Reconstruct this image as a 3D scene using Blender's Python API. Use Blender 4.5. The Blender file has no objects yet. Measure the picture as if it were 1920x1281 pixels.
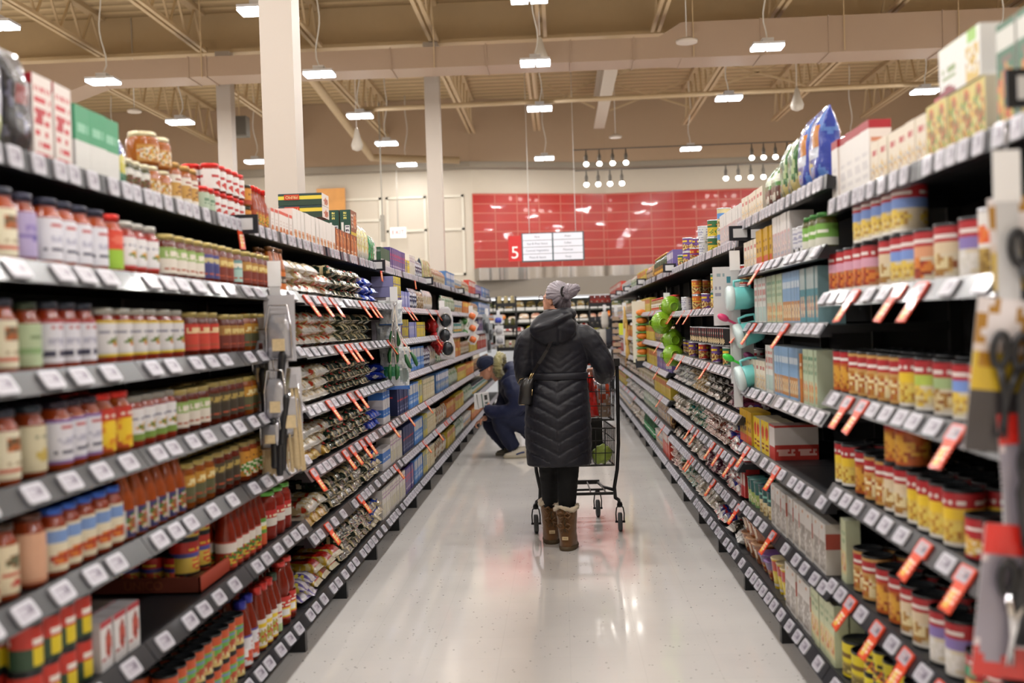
import bpy, bmesh, math, random
from mathutils import Vector, Matrix, noise
PI = math.pi
scene = bpy.context.scene
C = scene.collection
RND = random.Random(7)
CAM_H = 1.444

# ------------------------------------------------------------------ colours and materials
def lin(c):
    if isinstance(c, str):
        c = tuple(int(c[i:i+2], 16) / 255 for i in (0, 2, 4))
    return tuple(x / 12.92 if x <= 0.04045 else ((x + 0.055) / 1.055) ** 2.4 for x in c[:3])
def rgba(c): return (*lin(c), 1.0)
MATS = {}
def mat(name, col=None, rough=0.5, metal=0.0, attr=False, coat=0.0, emit=0.0, bump=0.0, bscale=60.0, var=0.0, vscale=8.0, spec=0.5, trans=0.0, alpha=1.0, sheen=0.0, scale=1.0):
    if name in MATS: return MATS[name]
    m = bpy.data.materials.new(name); m.use_nodes = True
    nt = m.node_tree; b = nt.nodes['Principled BSDF']
    b.inputs['Roughness'].default_value = rough
    b.inputs['Metallic'].default_value = metal
    b.inputs['Specular IOR Level'].default_value = spec
    b.inputs['Coat Weight'].default_value = coat
    b.inputs['Coat Roughness'].default_value = 0.08
    b.inputs['Sheen Weight'].default_value = sheen
    if trans: b.inputs['Transmission Weight'].default_value = trans
    if alpha < 1: b.inputs['Alpha'].default_value = alpha
    src = None
    if attr:
        a = nt.nodes.new('ShaderNodeAttribute'); a.attribute_name = 'print'; src = a.outputs['Color']
    else:
        r = nt.nodes.new('ShaderNodeRGB'); r.outputs[0].default_value = rgba(col); src = r.outputs[0]
    tc = nt.nodes.new('ShaderNodeTexCoord')
    if var > 0:
        n = nt.nodes.new('ShaderNodeTexNoise'); n.inputs['Scale'].default_value = vscale; n.inputs['Detail'].default_value = 3
        nt.links.new(tc.outputs['Object'], n.inputs['Vector'])
        mr = nt.nodes.new('ShaderNodeMapRange'); mr.inputs['To Min'].default_value = (1 - var) * scale; mr.inputs['To Max'].default_value = (1 + var) * scale
        nt.links.new(n.outputs['Fac'], mr.inputs['Value'])
        mx = nt.nodes.new('ShaderNodeVectorMath'); mx.operation = 'SCALE'
        nt.links.new(src, mx.inputs[0]); nt.links.new(mr.outputs[0], mx.inputs['Scale']); src = mx.outputs[0]
    nt.links.new(src, b.inputs['Base Color'])
    if bump > 0:
        n = nt.nodes.new('ShaderNodeTexNoise'); n.inputs['Scale'].default_value = bscale; n.inputs['Detail'].default_value = 4
        nt.links.new(tc.outputs['Object'], n.inputs['Vector'])
        bp = nt.nodes.new('ShaderNodeBump'); bp.inputs['Strength'].default_value = bump; bp.inputs['Distance'].default_value = 0.004
        nt.links.new(n.outputs['Fac'], bp.inputs['Height']); nt.links.new(bp.outputs[0], b.inputs['Normal'])
    if emit > 0:
        nt.links.new(src, b.inputs['Emission Color']); b.inputs['Emission Strength'].default_value = emit
    MATS[name] = m
    return m

M_CARD = mat('printed_card', attr=True, rough=0.42, var=0.05, vscale=30, scale=.8)
M_PAPER = mat('printed_paper', attr=True, rough=0.5, var=0.04, vscale=40, scale=.8)
M_FILM = mat('printed_film', attr=True, rough=0.2, coat=0.5, bump=0.9, bscale=55, var=.06, scale=.7)
M_TIN = mat('tin_plate', 'b9bcc0', rough=0.3, metal=0.9)
M_TINDARK = mat('dark_tin', '2c2e31', rough=0.28, metal=0.6)
M_BLACK = mat('shelf_black', '1c1d20', rough=0.45, var=0.1)
M_STRIP = mat('strip_charcoal', '1c1d22', rough=0.3, coat=0.12, var=0.08)
M_BACK = mat('back_panel_black', '17181a', rough=0.7, var=0.1)
M_TAG = mat('price_tag_plastic', attr=True, rough=0.36, coat=0.15)
M_WHITEPL = mat('white_plastic', 'e9e9ea', rough=0.35)
M_STEEL = mat('brushed_steel', 'b8b2ab', rough=0.3, metal=0.95, var=0.12, vscale=1.4)
M_CHROME = mat('chrome_steel', 'c9c9cc', rough=0.15, metal=1.0)
M_CARTBLACK = mat('cart_black', '08080a', rough=0.4, spec=0.35, var=0.05)
M_RUBBER = mat('wheel_rubber', '3a3b3c', rough=0.6, var=0.1)

# ------------------------------------------------------------------ object helpers
def link(o, parent=None):
    C.objects.link(o)
    if parent is not None: o.parent = parent
    return o
def tag(o, label, cat, group=None):
    o['label'] = label; o['category'] = cat
    if group: o['group'] = group
    return o
def empty(name, loc=(0, 0, 0), rz=0.0):
    o = bpy.data.objects.new(name, None); o.empty_display_size = 0.05
    C.objects.link(o); o.location = loc; o.rotation_euler = (0, 0, rz)
    return o
def mesh_from(name, verts, faces, mats, midx=None, cols=None, smooth=False, sharp=None):
    me = bpy.data.meshes.new(name); me.from_pydata(verts, [], faces)
    for m in mats: me.materials.append(m)
    if midx is not None: me.polygons.foreach_set('material_index', midx)
    if smooth is True: me.polygons.foreach_set('use_smooth', [True] * len(faces))
    elif smooth: me.polygons.foreach_set('use_smooth', smooth)
    if cols is not None:
        a = me.color_attributes.new('print', 'FLOAT_COLOR', 'CORNER')
        flat = []
        for f, c in zip(faces, cols):
            flat.extend((c[0], c[1], c[2], 1.0) * len(f))
        a.data.foreach_set('color', flat)
    me.update()
    return me
def obj(name, me, parent=None, loc=None):
    o = bpy.data.objects.new(name, me); link(o, parent)
    if loc is not None: o.location = loc
    return o

class MB:
    """collects polygons of one mesh"""
    def __init__(s): s.v, s.f, s.m, s.c, s.s = [], [], [], [], []
    def add(s, vs, fs, mi=0, col=(1, 1, 1), smooth=False):
        b = len(s.v); s.v.extend(vs)
        for i, f in enumerate(fs):
            s.f.append(tuple(b + k for k in f)); s.m.append(mi)
            s.c.append(col[i] if isinstance(col, list) else col); s.s.append(smooth)
        return s
    def box(s, x0, x1, y0, y1, z0, z1, mi=0, col=(1, 1, 1)):
        vs = [(x, y, z) for z in (z0, z1) for y in (y0, y1) for x in (x0, x1)]
        fs = [(0, 2, 3, 1), (4, 5, 7, 6), (0, 1, 5, 4), (2, 6, 7, 3), (0, 4, 6, 2), (1, 3, 7, 5)]
        return s.add(vs, fs, mi, col)
    def bar(s, p, q, w, h=None, mi=0, col=(1, 1, 1)):
        h = h or w; p, q = Vector(p), Vector(q); d = (q - p).normalized()
        up = Vector((0, 0, 1)) if abs(d.z) < 0.95 else Vector((0, 1, 0))
        a = d.cross(up).normalized(); b = a.cross(d).normalized()
        vs = [tuple(e + a * (sx * w / 2) + b * (sz * h / 2)) for e in (p, q) for sx, sz in ((-1, -1), (1, -1), (1, 1), (-1, 1))]
        return s.add(vs, [(3, 2, 1, 0), (4, 5, 6, 7), (0, 1, 5, 4), (1, 2, 6, 5), (2, 3, 7, 6), (3, 0, 4, 7)], mi, col)
    def tube(s, pts, r, n=8, mi=0, col=(1, 1, 1), cap=True):
        pts = [Vector(p) for p in pts]; rs = r if isinstance(r, (list, tuple)) else [r] * len(pts)
        rings = []; prev = None
        for i, p in enumerate(pts):
            d = (pts[min(i + 1, len(pts) - 1)] - pts[max(i - 1, 0)]).normalized()
            if prev is None:
                up = Vector((0, 0, 1)) if abs(d.z) < 0.9 else Vector((1, 0, 0))
                a = d.cross(up).normalized()
            else:
                a = (prev - d * prev.dot(d)).normalized()
            prev = a; b = d.cross(a)
            rings.append([tuple(p + (a * math.cos(t) + b * math.sin(t)) * rs[i]) for t in (2 * PI * k / n for k in range(n))])
        vs = [v for rg in rings for v in rg]; fs = []
        for i in range(len(pts) - 1):
            for k in range(n):
                fs.append((i * n + k, i * n + (k + 1) % n, (i + 1) * n + (k + 1) % n, (i + 1) * n + k))
        if cap:
            fs.append(tuple(range(n - 1, -1, -1))); fs.append(tuple((len(pts) - 1) * n + k for k in range(n)))
        return s.add(vs, fs, mi, col, True)
    def lathe(s, prof, n=24, mi=0, col=(1, 1, 1), center=(0, 0, 0), cap=True, smooth=True):
        cx, cy, cz = center
        vs = [(cx + r * math.cos(2 * PI * k / n), cy + r * math.sin(2 * PI * k / n), cz + z) for r, z in prof for k in range(n)]
        fs = []
        for i in range(len(prof) - 1):
            for k in range(n):
                fs.append((i * n + k, i * n + (k + 1) % n, (i + 1) * n + (k + 1) % n, (i + 1) * n + k))
        s.add(vs, fs, mi, col, smooth)
        if cap:
            b = len(s.v) - len(vs)
            s.f.append(tuple(b + k for k in range(n - 1, -1, -1))); s.m.append(mi); s.c.append(col if not isinstance(col, list) else col[0]); s.s.append(False)
            s.f.append(tuple(b + (len(prof) - 1) * n + k for k in range(n))); s.m.append(mi); s.c.append(col if not isinstance(col, list) else col[-1]); s.s.append(False)
        return s
    def ball(s, c, r, nu=16, nv=10, mi=0, col=(1, 1, 1), R=None):
        rx, ry, rz = r if isinstance(r, (tuple, list)) else (r, r, r)
        R = R or Matrix.Identity(3); c = Vector(c)
        vs = []
        for j in range(nv + 1):
            t = PI * j / nv
            for k in range(nu):
                p = 2 * PI * k / nu
                vs.append(tuple(c + R @ Vector((rx * math.sin(t) * math.cos(p), ry * math.sin(t) * math.sin(p), -rz * math.cos(t)))))
        fs = [(j * nu + k, j * nu + (k + 1) % nu, (j + 1) * nu + (k + 1) % nu, (j + 1) * nu + k) for j in range(nv) for k in range(nu)]
        return s.add(vs, fs, mi, col, True)
    def xf(s, M):
        s.v = [tuple(M @ Vector(v)) for v in s.v]; return s
    def mesh(s, name, mats, printed=False):
        return mesh_from(name, s.v, s.f, mats if isinstance(mats, (list, tuple)) else [mats], s.m, s.c if printed else None, s.s)
    def build(s, name, mats, parent=None, loc=None, printed=False):
        return obj(name, s.mesh(name, mats, printed), parent, loc)

def struct(o):
    o['kind'] = 'structure'; return o

def text_mesh(txt, size, m, align='CENTER', extrude=0.001):
    cu = bpy.data.curves.new('lettering', 'FONT'); cu.body = txt; cu.size = size
    cu.align_x = align; cu.align_y = 'CENTER'; cu.extrude = extrude
    o = bpy.data.objects.new('lettering', cu); C.objects.link(o)
    bpy.context.view_layer.update()
    me = bpy.data.meshes.new_from_object(o.evaluated_get(bpy.context.evaluated_depsgraph_get()))
    bpy.data.objects.remove(o); me.materials.clear(); me.materials.append(m)
    return me

# ------------------------------------------------------------------ printed designs
# a design is a list of layers painted in u,v = 0..1 ; later layers cover earlier ones
def paint(layers, u, v, seed=0):
    c = (0.8, 0.8, 0.8)
    for L in layers:
        k = L[0]
        if k == 'bg': c = lin(L[1])
        elif k == 'h':
            if L[1] <= v < L[2]: c = lin(L[3])
        elif k == 'r':
            if L[1] <= u < L[3] and L[2] <= v < L[4]: c = lin(L[5])
        elif k == 'e':
            if ((u - L[1]) / L[3]) ** 2 + ((v - L[2]) / L[4]) ** 2 < 1: c = lin(L[5])
        elif k == 't':       # small illegible print
            if L[1] <= u < L[3] and L[2] <= v < L[4]:
                n = L[6] if len(L) > 6 else 3
                row = (v - L[2]) / (L[4] - L[2]) * n
                if row % 1 < 0.55 and noise.noise(Vector((u * 22 + seed, int(row) * 7.3, seed))) > -0.18: c = lin(L[5])
        elif k == 'f':       # food picture: ellipse of mixed colours
            if ((u - L[1]) / L[3]) ** 2 + ((v - L[2]) / L[4]) ** 2 < 1:
                q = noise.noise(Vector((u * 13 + seed, v * 13, 3.1 + seed)))
                cs = L[5]; c = lin(cs[min(len(cs) - 1, max(0, int((q + 0.55) / 1.1 * len(cs))))])
        elif k == 'n':       # noisy mix over the whole
            q = noise.noise(Vector((u * L[3] + seed, v * L[4], seed * 1.7)))
            if q > L[2]: c = lin(L[1])
        elif k == 'b':       # bar code
            if L[1] <= u < L[3] and L[2] <= v < L[4]:
                c = lin('f4f4f4') if (int((u - L[1]) / (L[3] - L[1]) * 14) % 2 or v > L[4] - 0.02) else lin('202020')
    return c

def grid_face(mb, o, du, dv, nu, nv, layers, seed=0, mi=0, bulge=None):
    o, du, dv = Vector(o), Vector(du), Vector(dv)
    vs = [tuple(o + du * (i / nu) + dv * (j / nv)) for j in range(nv + 1) for i in range(nu + 1)]
    fs, cs = [], []
    for j in range(nv):
        for i in range(nu):
            a = j * (nu + 1) + i
            fs.append((a, a + 1, a + nu + 2, a + nu + 1)); cs.append(paint(layers, (i + .5) / nu, (j + .5) / nv, seed))
    mb.add(vs, fs, mi, cs)

# every product faces -Y here (towards the aisle after turning), stands on z=0, centre x=0, front at y=0
def box_mesh(w, h, d, front, side, top='ffffff', nu=12, nv=16, seed=1):
    mb = MB()
    grid_face(mb, (-w / 2, 0, 0), (w, 0, 0), (0, 0, h), nu, nv, front, seed)
    side = side if isinstance(side, list) else [('bg', side)]
    grid_face(mb, (w / 2, 0, 0), (0, d, 0), (0, 0, h), nu, nv, side, seed + 5)
    grid_face(mb, (-w / 2, d, 0), (0, -d, 0), (0, 0, h), nu, nv, side, seed + 5)
    grid_face(mb, (w / 2, d, 0), (-w, 0, 0), (0, 0, h), 2, 2, [('bg', side[0][1])], seed)
    top = top if isinstance(top, list) else [('bg', top)]
    grid_face(mb, (-w / 2, 0, h), (w, 0, 0), (0, d, 0), 4, 6, top, seed)
    grid_face(mb, (-w / 2, d, 0), (w, 0, 0), (0, -d, 0), 1, 1, [('bg', side[0][1])], seed)
    return mb
def label_wrap(r, z0, z1, layers, arc=1.0, nu=28, nv=14, seed=1, yc=0.0):
    """label shell around a vertical axis through (0, yc)"""
    mb = MB(); a0 = -PI / 2 - PI * arc; a1 = -PI / 2 + PI * arc
    vs = [(r * math.cos(a0 + (a1 - a0) * i / nu), yc + r * math.sin(a0 + (a1 - a0) * i / nu), z0 + (z1 - z0) * j / nv) for j in range(nv + 1) for i in range(nu + 1)]
    fs, cs = [], []
    rep = 2 if arc > .8 else 1
    for j in range(nv):
        for i in range(nu):
            a = j * (nu + 1) + i
            u = ((i + .5) / nu * rep + (0.5 if rep == 2 else 0)) % 1
            fs.append((a, a + 1, a + nu + 2, a + nu + 1)); cs.append(paint(layers, u, (j + .5) / nv, seed))
    mb.add(vs, fs, 0, cs, True)
    return mb
def bag_lying(w, h, ln, layers, seed=1, nu=32, nv=30, crimp=0.024):
    """pillow bag lying with its end to the aisle; length runs back along +y"""
    mb = MB(); vs = []
    rr = random.Random(seed)
    for j in range(nv + 1):
        t = j / nv; y = t * ln
        e = min(t, 1 - t) * ln
        k = 0.0 if e <= 0 else min(1.0, (max(e - crimp * .45, 0) / (crimp * 1.6))) ** 0.45
        hh = 0.003 + (h - 0.003) * k; ww = w * (.98 - 0.04 * k)
        for i in range(nu):
            a = 2 * PI * i / nu; ca, sa = math.cos(a), math.sin(a)
            q = noise.noise(Vector((ca * 2 + seed * 3.3, sa * 2, y * 28))) * .12 + (noise.noise(Vector((ca * 5, seed * 2.0, y * 40))) * .06 if e < .06 else 0)
            x = ww / 2 * math.copysign(abs(ca) ** .7, ca) * (1 + q * .5); z = hh / 2 * math.copysign(abs(sa) ** .8, sa) * (1 + q)
            vs.append((x, y, max(z + hh * .5, 0.0) + (h - hh) * .38 + noise.noise(Vector((x * 30, seed, y * 20))) * .004))
    fs, cs = [], []
    for j in range(nv):
        for i in range(nu):
            fs.append((j * nu + (i + 1) % nu, j * nu + i, (j + 1) * nu + i, (j + 1) * nu + (i + 1) % nu))
            cs.append(paint(layers, (i + .5) / nu, (j + .5) / nv, seed))
    fs.append(tuple(range(nu))); cs.append(paint(layers, .5, .01, seed)); fs.append(tuple(nv * nu + k for k in range(nu - 1, -1, -1))); cs.append(cs[-2])
    mb.add(vs, fs, 0, cs, True)
    return mb
def bag_standing(w, h, d, layers, seed=1, nu=18, nv=22):
    mb = MB(); vs = []
    for j in range(nv + 1):
        t = j / nv; z = t * h
        k = min(1.0, max(min(t * 3.2 + .35, (1 - t) * 3.6 - .12), 0)) ** .55
        for i in range(nu * 2):
            a = 2 * PI * i / (nu * 2); ca, sa = math.cos(a), math.sin(a)
            q = noise.noise(Vector((ca * 2.2 + seed, sa * 2.2, z * 18))) * .14
            vs.append((w / 2 * math.copysign(abs(ca) ** .6, ca) * (1 + q * .25) * (1.0 - .08 * k), d / 2 + (.003 + (d / 2 - .003) * k) * math.copysign(abs(sa) ** .8, sa) * (1 + q) , z))
    n = nu * 2; fs, cs = [], []
    for j in range(nv):
        for i in range(n):
            fs.append((j * n + i, j * n + (i + 1) % n, (j + 1) * n + (i + 1) % n, (j + 1) * n + i))
            u = (math.cos(2 * PI * (i + .5) / n) + 1) / 2
            cs.append(paint(layers, u, (j + .5) / nv, seed))
    fs.append(tuple(range(n - 1, -1, -1))); cs.append(cs[0]); fs.append(tuple(nv * n + k for k in range(n))); cs.append(cs[-2])
    mb.add(vs, fs, 0, cs, True)
    return mb

# ------------------------------------------------------------------ products
def glass_mat(c): return mat('sauce_glass_' + c, c, rough=0.16, coat=0.15, spec=.4, var=0.18, vscale=35, scale=.62)
def lid_mat(c, metal=0.5): return mat('lid_' + c, c, rough=0.3, metal=metal)
JAR_PROF = {
    'jar': lambda r, h: [(r * .8, 0), (r * .97, .006), (r, .02), (r, h * .68), (r * .93, h * .76), (r * .78, h * .83), (r * .74, h * .86), (r * .74, h * .9)],
    'wide': lambda r, h: [(r * .85, 0), (r * .98, .006), (r, .018), (r, h * .76), (r * .95, h * .82), (r * .84, h * .86), (r * .83, h * .9)],
    'squat': lambda r, h: [(r * .85, 0), (r, .01), (r, h * .78), (r * .9, h * .86), (r * .88, h * .9)],
    'passata': lambda r, h: [(r * .85, 0), (r, .008), (r, h * .5), (r * .93, h * .6), (r * .62, h * .78), (r * .5, h * .86), (r * .5, h * .94)],
    'slim': lambda r, h: [(r * .85, 0), (r, .008), (r, h * .5), (r * .8, h * .62), (r * .46, h * .74), (r * .42, h * .92)],
    'waist': lambda r, h: [(r * .85, 0), (r, .01), (r, h * .38), (r * .82, h * .46), (r * .95, h * .58), (r * .8, h * .72), (r * .6, h * .82), (r * .56, h * .93)],
}
LIDR = {'jar': .8, 'wide': .88, 'squat': .92, 'passata': .58, 'slim': .5, 'waist': .64}
CAT = {}      # key -> dict(kind, cat, desc, make)
def jar(key, desc, shape, d, h, glass, lid, label, lz=(.12, .66), arc=1.0, kind='sauce_jar', cat='jar', lidh=.018, seed=1):
    def make(loc):
        r = d / 2
        body = MB().lathe(JAR_PROF[shape](r, h), 22, center=(0, r, 0)).mesh(kind, glass_mat(glass))
        lr = r * LIDR[shape]
        lm = MB().lathe([(lr, h - lidh), (lr, h - .003), (lr * .94, h)], 20, center=(0, r, 0)).mesh('lid', lid_mat(lid))
        lb = label_wrap(r * 1.012, h * lz[0], h * lz[1], label, arc, seed=seed, yc=r).mesh('label', M_PAPER, True)
        return body, [('lid', lm), ('label', lb)]
    CAT[key] = dict(kind=kind, cat=cat, desc=desc, make=make, w=d, d=d, h=h)
def can(key, desc, d, h, label, dark=False, kind='soup_can', seed=1, cat='can'):
    def make(loc):
        r = d / 2
        mb = MB()
        m = M_TINDARK if dark else M_TIN
        mb.lathe([(r * .98, 0), (r * 1.02, .002), (r * 1.02, .006), (r, .008), (r, h - .008), (r * 1.02, h - .006), (r * 1.02, h), (r * .95, h), (r * .93, h - .004), (r * .1, h - .004)], 22, center=(0, r, 0))
        body = mb.mesh(kind, m)
        lb = label_wrap(r * 1.008, .008, h - .008, label, 1.0, nu=28, nv=14, seed=seed, yc=r).mesh('label', M_PAPER, True)
        return body, [('label', lb)]
    CAT[key] = dict(kind=kind, cat=cat, desc=desc, make=make, w=d * 1.02, d=d * 1.02, h=h)
def box(key, desc, w, h, d, front, side, top='ffffff', kind='pasta_box', cat='box', seed=1, nu=12, nv=16):
    def make(loc): return box_mesh(w, h, d, front, side, top, nu, nv, seed).mesh(kind, M_CARD, True), []
    CAT[key] = dict(kind=kind, cat=cat, desc=desc, make=make, w=w, d=d, h=h)
def bag(key, desc, w, h, ln, layers, kind='pasta_bag', cat='bag', seed=1):
    def make(loc): return bag_lying(w, h, ln, layers, seed).mesh(kind, M_FILM, True), []
    CAT[key] = dict(kind=kind, cat=cat, desc=desc, make=make, w=w, d=ln, h=h, lying=True)
def sbag(key, desc, w, h, d, layers, kind='snack_bag', cat='bag', seed=1):
    def make(loc): return bag_standing(w, h, d, layers, seed).mesh(kind, M_FILM, True), []
    CAT[key] = dict(kind=kind, cat=cat, desc=desc, make=make, w=w, d=d, h=h)
def cup(key, desc, r0, r1, h, layers, lidc='e8e0d0', kind='noodle_cup', cat='cup', seed=1, dn=None):
    def make(loc):
        mb = MB(); n, nv = 24, 12
        vs = [((r0 + (r1 - r0) * j / nv) * math.cos(2 * PI * i / n), r1 + (r0 + (r1 - r0) * j / nv) * math.sin(2 * PI * i / n), h * j / nv) for j in range(nv + 1) for i in range(n)]
        fs, cs = [], []
        for j in range(nv):
            for i in range(n):
                fs.append((j * n + i, j * n + (i + 1) % n, (j + 1) * n + (i + 1) % n, (j + 1) * n + i)); cs.append(paint(layers, ((i + .5) / n * 2) % 1, (j + .5) / nv, seed))
        mb.add(vs, fs, 0, cs, True)
        body = mb.mesh(kind, M_FILM, True)
        lm = MB().lathe([(r1 * 1.03, h - .004), (r1 * 1.05, h), (r1 * .98, h + .003), (.005, h + .002)], 24, center=(0, r1, 0)).mesh('lid', mat('cup_lid_' + lidc, lidc, rough=.3))
        return body, [('lid', lm)]
    CAT[key] = dict(kind=kind, cat=cat, desc=desc, make=make, w=2 * r1 * 1.05, d=2 * r1 * 1.05, h=h + .004)

FOODO = ['8a3a12', 'c96a1e', 'e0a040', '7a2a10']
# ---- jars of sauce
CREAM = [('bg', 'e9e2c8'), ('f', .5, .72, .24, .17, ['7a5a3a', 'b5622e', '5a4a30']), ('t', .2, .42, .8, .5, 'c04030', 1), ('h', .16, .24, 'c9503a'), ('t', .25, .3, .75, .38, 'b0a080', 1)]
jar('j_cream', 'tomato sauce jar with cream label', 'jar', .084, .168, 'b4491a', '2a2f3c', CREAM, (.1, .72))
jar('j_creamred', 'orange sauce jar with cream and peach label', 'jar', .084, .168, 'b4491a', '3a2a22', [('bg', 'e6d8b8'), ('f', .5, .66, .2, .14, ['7a5a3a', '5a6a50']), ('e', .5, .2, .12, .07, 'c03028'), ('t', .2, .36, .8, .44, 'c0503a', 1)], (.1, .72), seed=4)
jar('j_peach', 'sauce jar with plain peach label', 'jar', .084, .17, 'a8441c', '4a2a20', [('bg', 'dba98a'), ('t', .2, .4, .8, .5, 'c2503c', 1), ('h', .0, .08, 'c98a6a')], (.08, .74))
jar('j_beige', 'sauce jar with pale beige label', 'jar', .08, .168, 'a2421a', '26303a', [('bg', 'dcd4b4'), ('e', .5, .35, .2, .12, 'c8b05a'), ('t', .2, .7, .8, .8, '8a8a70', 1)], (.1, .72))
jar('j_lavender', 'sauce jar with lavender label', 'jar', .078, .165, '9a3c1c', '2a2c40', [('bg', 'b3a5cf'), ('h', .4, .5, '7a6ab0'), ('t', .2, .6, .8, .75, '8a7ab8', 2), ('e', .5, .42, .1, .06, '5a4a98')], (.12, .74))
jar('j_palegreen', 'sauce jar with pale green label', 'jar', .08, .162, 'a2421a', '2f3a2a', [('bg', 'b9cba4'), ('h', .3, .44, '8cae7a'), ('t', .2, .55, .8, .72, '7a9068', 2)], (.1, .7))
WHT = [('bg', 'e4e4ee'), ('t', .3, .78, .7, .88, 'c05050', 1), ('t', .15, .2, .85, .32, '3a3a55', 1), ('t', .2, .45, .8, .7, 'b8b8cc', 3)]
jar('j_white', 'tomato sauce jar with plain white label', 'jar', .084, .168, 'b4491a', '23273a', WHT, (.12, .72), seed=2)
jar('j_whitered', 'sauce jar with white label edged red', 'jar', .084, .165, 'a83a18', '272c38', WHT + [('h', .93, 1.0, 'b02a2a'), ('t', .1, .15, .9, .28, '30304a', 1)], (.12, .74), seed=3)
jar('j_whitepurple', 'sauce jar with white label edged purple', 'jar', .086, .168, 'b4491a', '2a2230', WHT + [('h', .94, 1.0, '8a70b0'), ('h', 0, .05, '8a70b0')], (.12, .74), seed=5)
jar('j_limered', 'red-lidded sauce jar with red and lime label', 'jar', .084, .165, 'c05020', 'c22a22', [('bg', 'd9452e'), ('r', .05, 0, .55, .5, '9cc63a'), ('e', .75, .3, .2, .25, 'd8b030'), ('e', .5, .75, .3, .12, 'e8705a')], (.1, .74), seed=6)
jar('j_flower', 'red-lidded orange sauce jar with yellow pattern', 'jar', .1, .17, 'c25a1c', 'c8281e', [('bg', 'c9581e'), ('f', .5, .45, .35, .42, ['f0c018', 'f5d030', 'e0901c']), ('h', .7, 1.0, 'c5301f'), ('t', .3, .76, .8, .92, 'f0e0d0', 1)], (.1, .76), seed=7)
VEG = [('bg', 'e6e4e6'), ('t', .15, .66, .85, .82, '8a8aa0', 1), ('f', .62, .42, .32, .12, ['c8701c', 'd89a30', '5a7a2a', 'b83a1c']), ('h', 0, .12, 'd8d8da')]
jar('j_vegred', 'silver-lidded sauce jar with white vegetable label', 'jar', .078, .155, 'a2321c', 'a8a8a4', VEG + [('h', .9, 1, 'b0282a'), ('h', .0, .1, 'c23030')], (.16, .76), seed=8)
jar('j_vegyellow', 'silver-lidded wide sauce jar with white label', 'wide', .094, .155, 'a2321c', 'a0a098', VEG + [('h', .93, 1, 'e0c020'), ('h', .0, .08, 'dcc21e')], (.16, .78), seed=9)
jar('j_vegwhite', 'grey-lidded sauce jar with white vegetable label', 'wide', .09, .15, 'a2321c', '8a8880', VEG + [('h', .0, .18, '7a9a40')], (.16, .76), seed=10)
def GL(c1, c2, dots='e8e0d0'): return [('bg', c1), ('h', 0, .55, c2), ('t', .2, .62, .8, .88, dots, 2), ('t', .15, .12, .85, .3, 'b05030', 1)]
jar('j_goldgreen', 'gold-lidded dark sauce jar with green-white label', 'squat', .092, .145, '6e2410', 'a3935a', GL('8fae5e', 'e4dcd0'), (.16, .72), .5, seed=11)
jar('j_goldblue', 'gold-lidded sauce jar with blue label', 'squat', .08, .145, '7a2812', 'a3935a', GL('4a4a8a', '3c3c78', 'c8b888'), (.16, .72), .8)
jar('j_goldbrown', 'gold-lidded sauce jar with brown gold label', 'squat', .08, .145, '74260f', 'a3935a', GL('b0803a', '7a2a18', 'e0c880'), (.16, .72), .9, seed=3)
jar('j_goldteal', 'gold-lidded sauce jar with teal label', 'squat', .08, .145, '7a2812', 'a3935a', GL('6a9a9a', 'a8c8c0'), (.16, .72), .8)
jar('j_goldred', 'gold-lidded dark sauce jar with bright red label', 'squat', .09, .15, '6e2410', '9a8a52', GL('c8321f', 'd0402a', 'f0d0a0'), (.16, .74), .6, seed=5)
jar('j_golddark', 'gold-lidded sauce jar with dark olive label', 'squat', .086, .15, '6e2410', '9a8a52', GL('4a4028', '3a3020', 'b09850'), (.16, .74), .7, seed=6)
jar('j_goldyellow', 'gold-lidded sauce jar with dark yellow label', 'squat', .084, .15, 'a0521a', 'a09050', GL('c08a28', '5a5a3a', 'e8d8a0'), (.16, .74), .9, seed=7)
jar('j_orangeveg', 'sauce jar with orange vegetable label', 'squat', .084, .15, '9a3e14', '8a7a48', [('bg', 'c88a2a'), ('f', .5, .3, .4, .3, ['d04a20', '4a8a30', 'e8e0c8', 'd08a20']), ('t', .2, .7, .8, .85, '6a3a10', 1)], (.14, .76), 1.0, seed=8)
jar('j_bluelid', 'blue-lidded sauce jar with cream-blue label', 'jar', .08, .165, 'a83e1a', '2a56b0', [('bg', 'e6dcc0'), ('h', .66, .9, '7a9ad0'), ('f', .5, .28, .38, .14, ['c83a20', 'd87a30', 'a02a18'])], (.1, .72), seed=9)
jar('b_amber', 'tall amber sauce bottle with colourful label', 'passata', .075, .215, 'b0501c', '8a5a28', [('bg', '3a3a6a'), ('f', .5, .5, .3, .35, ['c8b040', '4a7a3a', 'b83a2a', 'e0e0e0']), ('r', .0, .0, .18, 1, 'e0dcd8')], (.06, .44), .9, 'sauce_bottle', 'bottle', seed=10)
jar('b_amberslim', 'slim amber oil bottle with dark label', 'passata', .055, .2, 'b4601e', '5a3a1c', [('bg', 'd07028'), ('h', .4, .8, '4a3a30'), ('t', .2, .5, .8, .7, 'd8d0c0', 1)], (.06, .5), .9, 'oil_bottle', 'bottle')
jar('b_passata', 'tall passata bottle with red fruit label', 'passata', .078, .235, '8e2a14', 'b02a20', [('bg', 'b03a24'), ('h', .55, .9, 'e8e0d8'), ('f', .5, .3, .4, .25, ['c83a20', '3a7a2a', 'd8c040'])], (.06, .46), .8, 'passata_bottle', 'bottle', seed=3)
jar('b_passatagreen', 'passata bottle with green and orange label', 'passata', .078, .235, '8e2a14', '9a2a1c', [('bg', '5a9a3a'), ('h', 0, .4, 'd0542a'), ('h', .55, .7, 'e8c840'), ('t', .2, .75, .8, .9, 'f0f0e0', 1)], (.06, .5), .8, 'passata_bottle', 'bottle', seed=4)
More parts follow.
